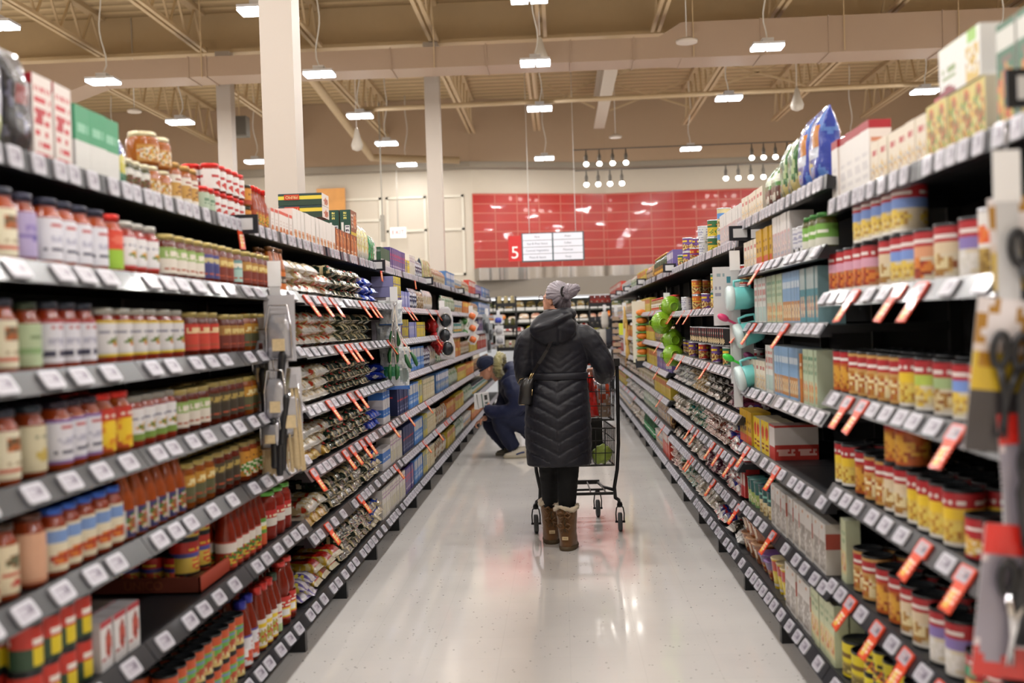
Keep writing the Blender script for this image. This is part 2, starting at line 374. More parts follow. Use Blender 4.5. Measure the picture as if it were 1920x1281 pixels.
jar('b_bluecap', 'blue-capped passata bottle with white label', 'passata', .085, .25, '93301a', '2b2e8e', [('bg', 'dcdce2'), ('h', .9, 1, '5a4a9a'), ('f', .6, .3, .35, .22, ['c03a24', 'd85a30']), ('b', .1, .3, .35, .6), ('t', .45, .6, .9, .85, 'b03a3a', 2)], (.06, .5), .7, 'passata_bottle', 'bottle', lidh=.03, seed=5)
jar('b_redcap', 'red-capped passata bottle with yellow-white label', 'passata', .08, .25, '93301a', 'b8302a', [('bg', 'e4dcd4'), ('h', .7, .85, 'e8c828'), ('h', 0, .1, 'e0b828'), ('f', .5, .4, .35, .25, ['c03a24', 'a8a03a', 'e0e0d0'])], (.06, .5), .7, 'passata_bottle', 'bottle', lidh=.03, seed=6)
jar('b_darkcap', 'dark-capped passata bottle with green-white label', 'passata', .075, .25, '93301a', '2f4030', [('bg', 'e6e2da'), ('h', 0, .3, 'a8c088'), ('t', .2, .5, .8, .8, 'c03a2a', 2)], (.04, .5), .7, 'passata_bottle', 'bottle', lidh=.03)
jar('b_waist', 'waisted red sauce bottle with red-yellow label', 'waist', .095, .27, '8e2a16', 'c03a34', [('bg', 'c93028'), ('h', .1, .5, 'e8c83a'), ('t', .2, .6, .8, .85, 'f0e8d8', 2), ('r', .1, .12, .45, .4, 'f0f0f0')], (.12, .46), .8, 'sauce_bottle', 'bottle', lidh=.022, seed=8)
jar('b_bigred', 'large red sauce jar with white-red label', 'wide', .12, .2, '9a2818', '5aa040', [('bg', 'c02a26'), ('h', 0, .5, 'e2ded6'), ('t', .2, .6, .8, .85, 'f0e0c0', 1)], (.3, .62), .7, seed=9)
jar('b_ketchup', 'red-capped hot sauce bottle', 'slim', .05, .19, 'a4401c', 'd0281e', [('bg', 'b05028'), ('f', .5, .5, .4, .4, ['c84a20', 'd8a030', '5a7a30'])], (.08, .45), .9, 'sauce_bottle', 'bottle', lidh=.022, seed=3)
jar('j_amberbig', 'big jar of amber antipasto with cream lid', 'wide', .1, .108, 'b8661c', 'cfc8a8', [('bg', 'c08a40'), ('f', .5, .5, .5, .45, ['b85a18', 'd8a848', 'e8e0d0', '7a6a28'])], (.1, .6), .5, 'antipasto_jar', 'jar', seed=4)
jar('j_amberlab', 'amber jar with tall white-gold label', 'wide', .075, .15, 'b4601e', 'b08a50', [('bg', 'e8e0d4'), ('h', .25, .7, 'c89a4a'), ('f', .5, .45, .25, .2, ['8a5a20', 'd0a050']), ('t', .2, .8, .8, .92, 'a04030', 1)], (.1, .72), 1, 'antipasto_jar', 'jar', seed=5)
jar('j_redlid', 'red-lidded tomato jar with white label', 'squat', .075, .105, 'b03a24', 'c42a26', [('bg', 'e9e6e4'), ('f', .5, .28, .2, .18, ['c03028', 'd04a3a']), ('t', .15, .6, .85, .8, 'c04040', 1)], (.08, .78), 1, 'tomato_jar', 'jar', seed=6)
jar('j_redlidgreen', 'red-lidded jar with pale green label', 'squat', .075, .105, 'b03a24', 'c42a26', [('bg', 'b8c8b0'), ('t', .2, .4, .8, .8, '6a8a70', 2), ('h', 0, .2, '9ab890')], (.08, .78), 1, 'tomato_jar', 'jar')
jar('j_olive', 'small jar of olives with green-white label', 'squat', .062, .1, '4a4a1e', 'c8c4a8', [('bg', 'e4e2dc'), ('f', .5, .4, .35, .3, ['4a6a2a', '7a3a20', '2a3a1a'])], (.08, .7), .8, 'olive_jar', 'jar')
jar('j_orangespice', 'small spice jar with orange label', 'squat', .055, .09, 'b8701c', '3a3a30', [('bg', 'd89030'), ('h', 0, .3, 'b04020'), ('t', .2, .6, .8, .85, '5a2a10', 1)], (.08, .8), 1, 'spice_jar', 'jar')
jar('j_green', 'green-lidded jar of pickles', 'wide', .085, .14, '5a5a22', '3f7a3a', [('bg', '7ab04a'), ('h', 0, .35, 'e0e0d0'), ('t', .2, .6, .8, .85, 'f0f0e0', 1)], (.12, .7), .8, 'pickle_jar', 'jar')
jar('j_dgreen', 'dark green salsa jar', 'wide', .085, .14, '4a3a1e', '26503a', [('bg', '2f5a4a'), ('f', .5, .25, .3, .2, ['c8a848', 'd8c890']), ('t', .2, .6, .8, .85, '8ac0b0', 1)], (.1, .75), 1, 'salsa_jar', 'jar')
jar('b_oilgreen', 'round green glass oil bottle with gold label', 'jar', .1, .2, '2c4a26', 'b88a3a', [('bg', '8a5a20'), ('h', .3, .6, 'd8a030'), ('t', .2, .7, .8, .85, '2a4a2a', 1)], (.1, .5), .8, 'oil_bottle', 'bottle')
jar('j_salsa', 'clear jar of pale salsa with red lid', 'wide', .08, .13, 'b89a68', 'c03a2a', [('bg', 'e0d8c8'), ('h', .1, .4, 'c8502a'), ('t', .2, .6, .8, .85, '806040', 1)], (.12, .6), .8, 'salsa_jar', 'jar')
jar('b_vinegar', 'tall green glass soda bottle', 'passata', .085, .28, '1f5a38', 'e0e0e0', [('bg', '2a7a4a'), ('h', .4, .6, 'e8e8e0')], (.1, .45), .8, 'soda_bottle', 'bottle')

# ---- cans
UN = [('bg', 'd8b848'), ('h', .62, 1, 'c82a22'), ('t', .2, .7, .8, .92, 'f0c830', 1), ('h', .5, .62, '4a4a9a'), ('f', .55, .26, .3, .22, ['c83a22', 'd85a30', 'e0c850'])]
can('c_unico', 'large tomato can with red blue yellow label', .1, .118, UN, True, 'tomato_can', 3)
can('c_unicosmall', 'tomato can with red and blue label', .075, .11, UN + [('h', 0, .3, '3c3c7a')], True, 'tomato_can', 4)
can('c_redgreen', 'tall can with red white yellow green label', .075, .11, [('bg', '2a4a30'), ('h', .5, 1, 'c83222'), ('r', .3, .1, .8, .5, 'e0c820'), ('t', .2, .6, .9, .85, 'f0e8e0', 1)], True, 'bean_can', 5)
box('x_tomcart', 'white tomato carton with red picture', .075, .125, .06, [('bg', 'e8e6e8'), ('h', .88, 1, 'b82838'), ('f', .65, .5, .26, .3, ['b82a1c', 'd04a30', '8a2a18']), ('t', .1, .1, .4, .3, 'b03030', 2)], 'd8d4d6', 'c8c4c8', 'tomato_carton', 'carton')
can('c_lentil', 'dark-lidded soup can with bright striped label', .078, .115, [('bg', 'd8c078'), ('h', .75, 1, 'd0582a'), ('r', .2, .3, .6, .75, '6ab04a'), ('f', .6, .25, .4, .22, ['d8a060', 'b84a2a', 'e0d8a0']), ('h', .55, .65, '7a8ac0')], True, 'stew_can', 6)
def SOUP(mid, img, base='d8cbb0'): return [('bg', base), ('h', .72, 1, 'b3232b'), ('t', .1, .78, .9, .93, 'ece4e0', 1), ('h', .5, .72, mid), ('f', .5, .28, .45, .2, img), ('h', 0, .08, 'e0dcd4')]
FB = ['c8a868', 'a87a38', 'e0d0a0', '8a4a20']; FC = ['d8c890', 'e0c050', 'b89048']; FR = ['b8481c', 'd88030', '8a2a14']
can('s_blue', 'red-topped soup can with blue band', .1, .15, SOUP('7a98d8', FC), True, seed=1)
can('s_cream', 'red-topped soup can with cream band', .1, .15, SOUP('dcc8a8', FB), True, seed=2)
can('s_green', 'red-topped soup can with lime band', .1, .15, SOUP('b8cc58', FC), True, seed=3)
can('s_pgreen', 'red-topped soup can with pale green band', .1, .15, SOUP('a8c088', FB), True, seed=4)
can('s_pink', 'red-topped soup can with pink band', .1, .15, SOUP('d8a0b4', FR, 'b87848'), True, seed=5)
can('s_violet', 'red-topped soup can with violet band', .1, .15, SOUP('8a78b8', ['e4e0dc', 'd8d4cc']), True, seed=6)
can('s_peach', 'red-topped soup can with peach band', .1, .15, SOUP('dfa078', FR), True, seed=7)
can('s_whiteorange', 'white soup can with orange flash', .095, .16, [('bg', 'e6e2de'), ('f', .5, .62, .4, .14, ['e05a22', 'e8803a']), ('h', 0, .42, 'a08040'), ('f', .5, .2, .5, .2, ['b89848', '8a6a28'])], False, seed=8)
can('s_yellow', 'red-topped soup can with yellow band', .1, .15, SOUP('e8c430', ['d8b040', 'e0c860', 'b07a28'], 'd8b858'), True, seed=9)
can('s_orange', 'orange-brown soup can', .1, .15, [('bg', 'b8581c'), ('h', .75, 1, 'b3232b'), ('t', .1, .8, .9, .93, 'ece4e0', 1), ('f', .5, .35, .5, .3, ['c88030', 'd8a038', '9a4818'])], True, seed=10)
can('s_chunky', 'soup can with food picture and ribbon', .1, .15, [('bg', 'c89a58'), ('h', .66, .9, 'b3232b'), ('t', .1, .72, .9, .86, 'f0e8e4', 1), ('f', .5, .32, .5, .28, ['d8b870', 'b87a30', 'e8d8a8', 'a84a20'])], True, seed=11)
can('s_redbowl', 'red soup can with pale bowl picture', .1, .11, [('bg', 'b3232b'), ('t', .1, .72, .9, .9, 'f0e8e4', 1), ('f', .5, .3, .35, .24, ['e0c880', 'd8a848', 'f0e8d0'])], True, seed=12)
can('s_redgreen', 'red soup can with green square', .1, .11, [('bg', 'b3232b'), ('r', .25, .45, .7, .72, '3a9a70'), ('f', .5, .2, .45, .18, ['d8b050', 'e8d8a0']), ('t', .1, .78, .9, .92, 'f0e8e4', 1)], True, seed=13)
can('s_redflag', 'cream soup can with red corner', .085, .11, [('bg', 'e0c890'), ('r', .3, .5, .8, 1, 'd0241f'), ('f', .5, .22, .35, .2, ['e8dcc0', 'd8c088', 'a07a48'])], True, seed=14)
can('s_ywl', 'yellow soup can with dark lid', .09, .105, [('bg', 'e2d21e'), ('f', .5, .25, .45, .22, ['c8a828', 'd8601e', '3a3a1a', 'e8e040']), ('t', .15, .5, .85, .7, '3a3018', 1)], True, 'food_tin', 15)
can('s_ywlbig', 'large yellow soup tin with picture band', .13, .13, [('bg', 'e2cf1c'), ('h', .1, .4, 'a8923a'), ('f', .5, .25, .5, .13, ['b8a050', '7a6a28', 'd8c870']), ('t', .15, .6, .85, .8, '7a5a18', 1)], True, 'food_tin', 16)
BN = lambda c, m='e8c840': [('bg', c), ('t', .1, .72, .9, .94, 'e8c030', 1), ('f', .5, .3, .5, .28, ['c8a048', 'e0c880', '7a3a1c', 'a8682a']), ('h', .55, .66, m)]
can('n_green', 'green-yellow bean can', .078, .112, BN('2f6a4a'), kind='bean_can', seed=1)
can('n_purple', 'purple bean can with picture', .078, .112, BN('6a3f8a', '7a5aa0'), kind='bean_can', seed=2)
can('n_red', 'red bean can with yellow print', .078, .112, BN('b82a22', '4a4aa0'), kind='bean_can', seed=3)
can('n_white', 'white and red bean can with picture', .078, .112, [('bg', 'e8e4e0'), ('f', .55, .35, .4, .35, ['a84a30', 'c88a58', '7a2a20']), ('t', .1, .75, .9, .92, 'c02a3a', 1)], kind='bean_can', seed=4)
can('n_orange', 'orange chickpea can', .078, .112, BN('d86a28'), kind='bean_can', seed=5)
can('n_corn', 'yellow and green corn can', .085, .115, [('bg', 'e0c428'), ('h', .6, 1, '2f6a3a'), ('t', .1, .68, .9, .9, 'e89030', 1), ('f', .5, .28, .5, .22, ['e8d040', 'd0a828', '4a8a3a'])], kind='corn_can', seed=6)
can('n_blank', 'can turned to its white back label', .085, .115, [('bg', 'dcdce0'), ('t', .1, .1, .9, .9, 'a0a0b8', 7), ('b', .3, .05, .7, .25)], kind='bean_can', seed=7)
can('n_blue', 'blue-banded coconut can', .085, .13, [('bg', 'd8c898'), ('h', .5, .8, '5a90d0'), ('f', .5, .25, .5, .25, ['c8a050', 'e0d0a0', '8a6a30'])], kind='bean_can', seed=8)
can('n_dark', 'dark bean can with red label', .085, .115, [('bg', '1f1a1c'), ('r', .1, .5, .6, 1, 'b82a22'), ('t', .15, .65, .55, .85, 'f0e0d0', 1), ('f', .4, .25, .35, .22, ['b8986a', 'e0d0a8'])], kind='bean_can', seed=9)

# ---- boxes and cartons
WB = [('bg', 'ece4de'), ('h', .9, 1, 'd8503a'), ('f', .5, .2, .4, .18, ['c8601c', 'e08a38', '8a3a1c']), ('t', .15, .45, .85, .7, 'd8c8c0', 2)]
box('x_pinkwhite', 'white and pink boxed mix', .06, .12, .09, WB, 'efe2dc', 'd8402c', 'mix_box', seed=2)
box('x_whitepasta', 'white pasta box with brown noodle picture', .075, .16, .1, [('bg', 'ece6e0'), ('f', .65, .2, .28, .17, ['b0602a', 'e0a068', '8a4a28']), ('t', .12, .6, .88, .72, 'c8b8b0', 2), ('f', .35, .3, .12, .08, ['a85a38', 'c88060'])], 'efe8e2', 'e04a30', seed=3)
box('x_whitetall', 'tall white pasta box with red top edge', .08, .2, .09, [('bg', 'ece6e0'), ('h', .97, 1, 'd8402c'), ('f', .5, .22, .3, .14, ['b0602a', '8a9a58', '8a4a28'])], 'efe8e2', 'e04a30', seed=4)
box('x_lasagna', 'brown boxed lasagna with bowl picture', .1, .15, .07, [('bg', '8e4a24'), ('e', .5, .42, .36, .4, 'd8a878'), ('f', .5, .42, .32, .36, ['b85a1c', 'd8823a', 'a0481c']), ('r', .05, .72, .4, .92, 'd87828'), ('h', 0, .1, 'd8b840'), ('t', .1, .1, .5, .35, 'ece0d0', 2)], 'a0501e', '7a3c1c', seed=5, nu=18)
GR = [('bg', '204a3c'), ('t', .35, .62, .62, .95, 'd8d070', 5), ('r', .1, .04, .32, .5, 'e6e6e0'), ('r', .42, .06, .9, .38, 'e6e6e8'), ('t', .5, .12, .84, .34, '505060', 4)]
box('x_greenup', 'dark green pasta box with bar code end', .2, .155, .068, [('bg', '8a4a24'), ('e', .7, .6, .28, .3, 'e0d0b8'), ('f', .7, .6, .24, .26, ['b8541c', 'd8823a']), ('h', 0, .14, 'd8b82c'), ('t', .1, .3, .4, .9, 'e8d8c8', 4)], GR, '2a5a6a', seed=6, nu=18, nv=24)
BK = ['6a4a88', '8a3a48']
box('x_purplepasta', 'purple pasta box with gold stripe', .075, .18, .05, [('bg', '5a4a9a'), ('r', .4, .05, .6, .95, 'b89048'), ('t', .1, .5, .9, .8, 'c03a5a', 2), ('t', .1, .1, .9, .3, 'd8c8e0', 2)], '4a3c86', '6a5aa8', seed=7)
box('x_goldpasta', 'tan and purple pasta box', .07, .18, .05, [('bg', 'b08a50'), ('r', 0, .3, .5, .7, '5a4a9a'), ('t', .1, .75, .9, .92, '5a3a5a', 1)], 'a08050', seed=8)
box('x_yellowpasta', 'bright yellow pasta box', .075, .13, .05, [('bg', 'e6ce20'), ('t', .1, .6, .9, .85, '4a58a8', 2), ('f', .5, .3, .3, .2, ['e8e0a0', 'c8a020'])], '8a8cc8', 'd8c020', seed=9)
box('x_lilac', 'lilac and blue pasta box', .08, .13, .05, [('bg', '8a92d0'), ('e', .5, .5, .35, .3, 'b0b4e0'), ('t', .15, .65, .85, .85, 'e8e8f0', 1)], '7a78b8', '6a68b0', seed=10)
box('x_lilacspag', 'purple pasta box stacked low', .08, .075, .16, [('bg', '6a5aa0'), ('r', .1, .2, .45, .8, 'c8a83a'), ('t', .5, .2, .9, .8, 'b04a5a', 2)], 'a8a0a8', seed=11)
box('x_yellowlow', 'yellow pasta box stacked low', .08, .075, .16, [('bg', 'd8c428'), ('e', .5, .5, .3, .35, 'b8a838'), ('t', .1, .2, .9, .4, '505090', 1)], '9a98cc', seed=12)
box('x_bluepasta', 'sky blue pasta box', .045, .19, .09, [('bg', '4f8ad6'), ('r', .1, .55, .9, .95, 'dcd8d0'), ('t', .2, .2, .8, .5, 'd8e4f4', 2)], '4a86d0', '5a90d8', seed=13)
box('x_blueyellow', 'yellow and blue pasta box', .04, .19, .09, [('bg', 'e2cf3c'), ('r', 0, .3, .5, .8, '4f8ad6'), ('h', .9, 1, 'c8b838')], '5a8ad0', 'd8c838', seed=14)
box('x_navy', 'dark navy pasta box', .07, .2, .1, [('bg', '2c3668'), ('r', .1, .5, .9, .56, 'c03a48'), ('t', .2, .15, .8, .4, '8a90b8', 2)], [('bg', '27305e'), ('r', .2, .62, .7, .66, 'c03a48')], '3a4478', seed=15)
box('x_whiteviolet', 'white pasta box with violet lettering', .045, .19, .1, [('bg', 'e4ddd6'), ('t', .15, .68, .85, .95, '9a48a0', 2), ('r', .3, .1, .7, .5, 'b8b070')], 'e0dad6', 'dad4d0', seed=16)
box('x_whiteblue', 'white and blue box lying flat side out', .1, .15, .1, [('bg', 'd8d4d8'), ('h', .35, .8, '3d7cd0'), ('t', .15, .5, .85, .62, 'e8f0f8', 1)], [('bg', 'd8d4d8'), ('h', .35, .8, '3d7cd0')], 'd0ccd0', seed=17)
box('x_beige', 'beige paper pasta packet', .05, .18, .08, [('bg', 'd8ccac'), ('f', .5, .4, .35, .3, ['c8b078', 'e8e0c8', 'b89858']), ('t', .2, .75, .8, .9, '6a7a4a', 1)], 'd0c4a4', seed=18)
box('x_catelli', 'green-topped pasta box', .11, .15, .08, [('bg', 'e0dcd8'), ('h', .45, 1, '2f5a40'), ('t', .2, .12, .8, .3, 'c8c4c0', 2)], '2f5a40', '3a6848', seed=19)
box('x_redwhite', 'white box with red patches', .1, .22, .12, [('bg', 'e6dcd6'), ('t', .1, .05, .9, .95, 'c8303a', 7), ('r', .2, .45, .5, .6, 'b82430')], [('bg', 'e6dcd8'), ('h', .9, 1, 'c02838'), ('t', .1, .1, .9, .8, 'c85050', 6)], 'cf9a94', 'crumb_box', seed=20)
box('x_greenwhite', 'green-topped white box', .1, .19, .1, [('bg', 'dcdcd8'), ('h', .48, 1, '3a9a6a'), ('t', .2, .65, .8, .85, '8ac8a8', 1)], [('bg', 'd4d4d4'), ('h', .5, 1, '3a9a70')], '3a9a6a', 'crumb_box', seed=21)
box('x_smallpale', 'pale green and cream packet', .1, .08, .1, [('bg', 'd8dcc0'), ('n', 'a8c070', .1, 7, 7), ('t', .2, .3, .8, .6, 'e8e8e0', 2)], 'ccd0b8', 'd8d8c8', 'crumb_box', seed=22)
# soup side cartons
ST = lambda b, m, pic: [('bg', b), ('h', .78, .95, m), ('f', .5, .32, .5, .28, pic), ('t', .15, .6, .85, .75, '706050', 1)]
box('x_broth', 'green broth carton with orange picture', .095, .24, .065, ST('2f6a4a', 'd8d8d0', ['e08a30', 'd8b050', 'c84a2a', '5a8a4a']), 'ccccc8', 'e0e0dc', 'broth_carton', 'carton', seed=23)
box('x_brothblue', 'blue and orange broth carton', .095, .24, .065, ST('d8a870', '5a78b8', ['e08a30', '4a8a50', 'd8c070']), '2f6a48', 'dcdcd8', 'broth_carton', 'carton', seed=24)
box('x_brothwhite', 'white broth carton with soup picture', .09, .2, .06, ST('e8e4de', 'd8e0d0', ['e0c050', 'd89a38', 'e8e0c0']), 'e4e0dc', 'ecece8', 'broth_carton', 'carton', seed=25)
box('x_soupyellow', 'yellow-green soup packet box', .075, .15, .06, [('bg', 'd8c870'), ('f', .5, .5, .45, .45, ['e0b030', '4f8a3a', 'c84a24', 'e8d890'])], 'e0d8c0', 'e8e8e0', 'soup_box', seed=26)
box('x_whitepack', 'white green-edged pack lying on top', .27, .12, .15, [('bg', 'e9e9e6'), ('r', .68, 0, .95, .7, 'd8b860'), ('f', .82, .4, .14, .26, ['e0c050', 'e8e8e0', 'b88a30']), ('h', .9, 1, 'eef4e8'), ('r', .7, .75, .92, 1, '9acc5a'), ('e', .2, .05, .2, .12, '8a2a38'), ('t', .1, .3, .45, .6, '8aa068', 2)], 'e4e4e2', 'f0f0ee', 'broth_pack', 'pack', seed=27, nu=24)
box('x_cracker', 'tall white box with dark red top', .09, .22, .07, [('bg', 'ece8e4'), ('h', .87, 1, 'a8202c'), ('t', .2, .2, .8, .7, 'd8d4d4', 5)], [('bg', 'e4d8d0'), ('h', .87, 1, 'a8202c'), ('t', .1, .1, .9, .8, 'd08a6a', 5)], 'b82a34', 'cracker_box', seed=28)
box('x_crackerlow', 'cream cracker box with food picture', .08, .14, .07, [('bg', 'e8dcc8'), ('f', .5, .3, .42, .26, ['e0c068', 'd8a848', 'e8e0d0', '8aa8d8']), ('t', .15, .7, .85, .85, 'c05050', 1)], 'e4dac8', 'ece8e0', 'cracker_box', seed=29)
box('x_teabox', 'tall white carton with pastel stripe', .05, .2, .1, [('bg', 'e0dcd8'), ('r', .1, .05, .9, .6, 'c8a0a0'), ('f', .5, .3, .35, .25, ['d8807a', '8aa8c0', 'e8d8c8'])], 'e4e0de', 'e8e8e8', 'rice_box', seed=30)
box('x_riceblue', 'slim pale blue rice box', .04, .22, .1, [('bg', '8fb4da'), ('r', 0, .05, 1, .45, 'c88a50'), ('f', .5, .25, .4, .18, ['d88a3a', 'e8d8b0', '7a4a28']), ('t', .1, .7, .9, .9, 'e8f0f4', 1)], 'a8c4dc', 'c8d8e4', 'rice_box', seed=31)
box('x_ricewhite', 'slim white rice box with red print', .04, .22, .1, [('bg', 'dfe0da'), ('t', .2, .5, .8, .95, 'c85048', 3), ('r', .1, .05, .9, .4, 'b0c8c0')], 'dcdcd8', 'e8e8e4', 'rice_box', seed=32)
box('x_ricegreen', 'slim pale green rice box', .042, .22, .1, [('bg', 'c4d4b4'), ('t', .2, .55, .8, .9, '6a9a78', 3), ('f', .5, .25, .45, .2, ['d8b84a', 'c84a30', 'e0d8b0'])], 'ccd8bc', 'd8e0cc', 'rice_box', seed=33)
box('x_riceorange', 'slim orange rice box', .042, .2, .1, [('bg', 'c8782a'), ('h', .5, .7, 'd8a860'), ('t', .2, .75, .8, .9, 'f0e0c0', 1)], 'b86a28', 'd8c8b0', 'rice_box', seed=34)
box('x_riceteal', 'slim teal box of rice', .045, .22, .1, [('bg', '5a9aa8'), ('h', .6, 1, 'b8c8c8'), ('f', .5, .3, .4, .2, ['c84a38', 'e0d0b0', '3a6a70'])], '88b0b8', 'c0d0d0', 'rice_box', seed=35)
box('x_gold', 'mustard yellow rice packet', .07, .17, .1, [('bg', 'c89a1e'), ('h', 0, .22, 'c84a22'), ('t', .15, .4, .85, .8, '7a4a10', 2)], 'd0a828', 'c8a030', 'rice_box', seed=36)
box('x_yellowred', 'yellow and red rice carton', .09, .16, .12, [('bg', 'e0c020'), ('e', .5, .65, .35, .2, 'c8301e'), ('t', .2, .1, .8, .35, '802010', 2)], [('bg', 'd8d4d0'), ('t', .1, .2, .9, .8, '808088', 7)], 'd8c8a8', 'rice_box', seed=37)
box('x_redback', 'boxed noodles with white and red back', .12, .16, .1, [('bg', 'd8d0cc'), ('h', 0, .4, 'b8342c'), ('t', .1, .1, .9, .35, 'e0b0a8', 4), ('h', .94, 1, 'b8342c')], [('bg', 'd4ccc8'), ('h', 0, .42, 'b8342c'), ('t', .1, .1, .9, .32, 'e0b0a8', 4), ('h', .94, 1, 'b8342c'), ('r', 0, 0, .04, 1, 'b8342c'), ('r', .96, 0, 1, 1, 'b8342c')], 'b8a098', 'noodle_box', seed=38)
box('x_textback', 'white card box printed with small text', .11, .19, .06, [('bg', 'd8d4d0'), ('t', .08, .08, .92, .85, 'a09890', 12), ('e', .5, .92, .1, .05, 'c8803a')], [('bg', 'e0d8cc'), ('h', .5, .8, 'c05a4a')], 'e0dcd8', 'noodle_box', seed=39)
box('x_pale', 'pale green tall noodle box', .07, .22, .05, [('bg', 'c8cfa8'), ('h', .1, .5, 'd8c890'), ('t', .2, .6, .8, .9, '7a9a68', 2), ('f', .5, .3, .4, .14, ['d8b84a', 'c04a30', 'e8e0c0'])], 'c4ccac', 'd8dcc0', 'noodle_box', seed=40)
box('x_darkpack', 'dark cardboard soup pack', .12, .07, .12, [('bg', '262a28'), ('e', .5, .5, .2, .25, '3a6a40'), ('t', .2, .2, .8, .4, '585858', 1)], '2a2c2c', '3a3c3c', 'soup_box', seed=41)
box('x_herb', 'red-edged carton of noodles', .03, .2, .08, [('bg', 'c4282a'), ('h', .3, .6, 'd8c8c0')], 'b82a2a', kind='noodle_box', seed=42)
# ---- generic far goods
def FAR(key, desc, kind, cat, w, h, d, c1, c2, c3, seed):
    box(key, desc, w, h, d, [('bg', c1), ('h', .62, .86, c2), ('f', .5, .3, .4, .24, [c3, c1, c2]), ('t', .15, .66, .85, .82, 'c8c8c8', 1)], c1, c1, kind, cat, seed, 8, 10)
def FARB(key, desc, kind, cat, w, h, d, c1, c2, c3, seed):
    sbag(key, desc, w, h, d, [('bg', c1), ('n', c2, .05, 4, 5), ('n', c3, .25, 5, 6), ('h', .85, 1, c2)], kind, cat, seed)
FARB('f_green', 'small green and white pouch', 'food_pouch', 'pouch', .115, .17, .06, 'b8c4ac', '3f7a50', 'd0d0c0', 1)
FAR('f_blue', 'small blue and white box', 'snack_box', 'box', .06, .19, .1, '4a78b0', 'd0d0dc', 'c8b878', 2)
FAR('f_orange', 'small orange packet', 'spice_packet', 'packet', .1, .15, .07, 'c87028', 'd8b048', 'a04a20', 3)
FAR('f_red', 'tall red and white box', 'snack_box', 'box', .09, .21, .08, 'c03a28', 'dcd0c8', 'a8281e', 4)
FARB('f_cream', 'small cream pouch', 'food_pouch', 'pouch', .115, .16, .06, 'ccc0a4', '9a8a60', 'a05a38', 5)
FAR('f_yellow', 'small yellow packet', 'spice_packet', 'packet', .1, .16, .07, 'c8b038', 'b8602a', '5a7a3a', 6)
FAR('f_violet', 'small violet box', 'snack_box', 'box', .07, .18, .09, '6a5a98', 'c8c0d0', 'b06070', 7)
cup('f_white', 'small white lidded tub', .045, .055, .14, [('bg', 'd0ccc8'), ('h', .3, .7, '8aa0b8'), ('f', .5, .3, .4, .2, ['b88a58', 'd8d0c0'])], 'c0bcb8', 'plastic_tub', 'tub', 8)
FARB('f_brown', 'small brown pouch', 'food_pouch', 'pouch', .115, .16, .06, '7a4a2a', 'c8a068', '4a2a18', 9)
can('f_teal', 'small teal and white can', .085, .12, [('bg', '4a8a88'), ('h', .4, .7, 'c8d0c8'), ('e', .5, .25, .3, .15, 'd0a850')], kind='food_tin', seed=10)
# ---- bags
CLR = 'd8cfb4'
def PB(end, body, acc, blob='e6dcc4'): return [('bg', body), ('h', 0, .22, end), ('n', blob, .08, 9, 16), ('n', acc, .3, 6, 9), ('r', .15, .35, .4, .75, acc)]
bag('p_beige', 'clear bag of pasta with red print', .12, .068, .26, [('bg', 'c8b078'), ('n', 'e8dcc0', .0, 8, 12), ('n', 'c8402c', .22, 5, 8), ('h', 0, .06, 'e8e4dc')], seed=1)
bag('p_beige2', 'clear bag of curled pasta with red spots', .12, .068, .24, [('bg', 'd0b888'), ('n', 'ece4d0', .05, 9, 12), ('n', 'd8482c', .24, 5, 7), ('h', 0, .06, 'ece8e0')], seed=2)
bag('p_green', 'dark green bag of dry pasta', .12, .068, .27, [('bg', '1c3226'), ('n', 'd8c49a', .08, 5, 6), ('h', 0, .03, 'd0c098'), ('n', '1f3a2c', .2, 6, 8), ('n', 'c03a3a', .45, 7, 9)], seed=3)
bag('p_green2', 'green foil bag of long pasta', .12, .068, .28, [('bg', '1a2c22'), ('n', 'd4c296', .04, 5, 7), ('h', .3, .8, '262c2a'), ('n', '28402e', .15, 7, 9), ('n', 'e4dcc4', .36, 9, 12)], seed=4)
bag('p_yellow', 'yellow bag of egg noodles with red stripe', .15, .07, .24, [('bg', 'd8b438'), ('n', 'ecdca0', .12, 9, 12), ('r', .1, 0, .35, 1, 'c8281c'), ('h', 0, .08, 'e8e0c0')], 'noodle_bag', seed=5)
bag('p_yellow2', 'yellow spaghetti bag with red label', .12, .07, .27, [('bg', 'cfa23c'), ('n', 'e8cf80', .1, 14, 3), ('h', .12, .34, 'e4dcd0'), ('n', 'cc3a28', .18, 6, 8)], 'pasta_bag', seed=6)
bag('p_blue', 'bright blue bag of pasta', .1, .06, .26, [('bg', '2138a8'), ('n', 'e8e4e8', .2, 9, 12), ('n', '1a2a90', .1, 6, 6), ('h', 0, .1, '3a5ac8')], seed=7)
bag('p_bluebeige', 'blue and beige pasta bag', .1, .06, .26, [('bg', '2a48b0'), ('n', 'e0d4b4', .02, 9, 12), ('h', 0, .1, 'd8cca8')], seed=8)
bag('p_violetstripe', 'white bag with violet stripes', .12, .06, .2, [('bg', 'e4e0e8'), ('r', .1, 0, .2, 1, '5a4aa0'), ('r', .3, 0, .4, 1, '5a4aa0'), ('r', .5, 0, .6, 1, '5a4aa0'), ('r', .7, 0, .8, 1, '5a4aa0'), ('n', 'e8d858', .3, 5, 6)], seed=9)
bag('q_clear', 'clear crinkled bag of white beans', .15, .072, .2, [('bg', 'a89e8c'), ('n', 'ece8e0', .2, 7, 9), ('n', '5e5a50', .22, 6, 7)], 'bean_bag', seed=10)
bag('q_dark', 'clear bag of black beans', .15, .072, .2, [('bg', '4a443a'), ('n', 'cfccc4', .2, 10, 14), ('n', '2c2824', .1, 12, 10), ('h', 0, .1, 'c8c4bc')], 'bean_bag', seed=11)
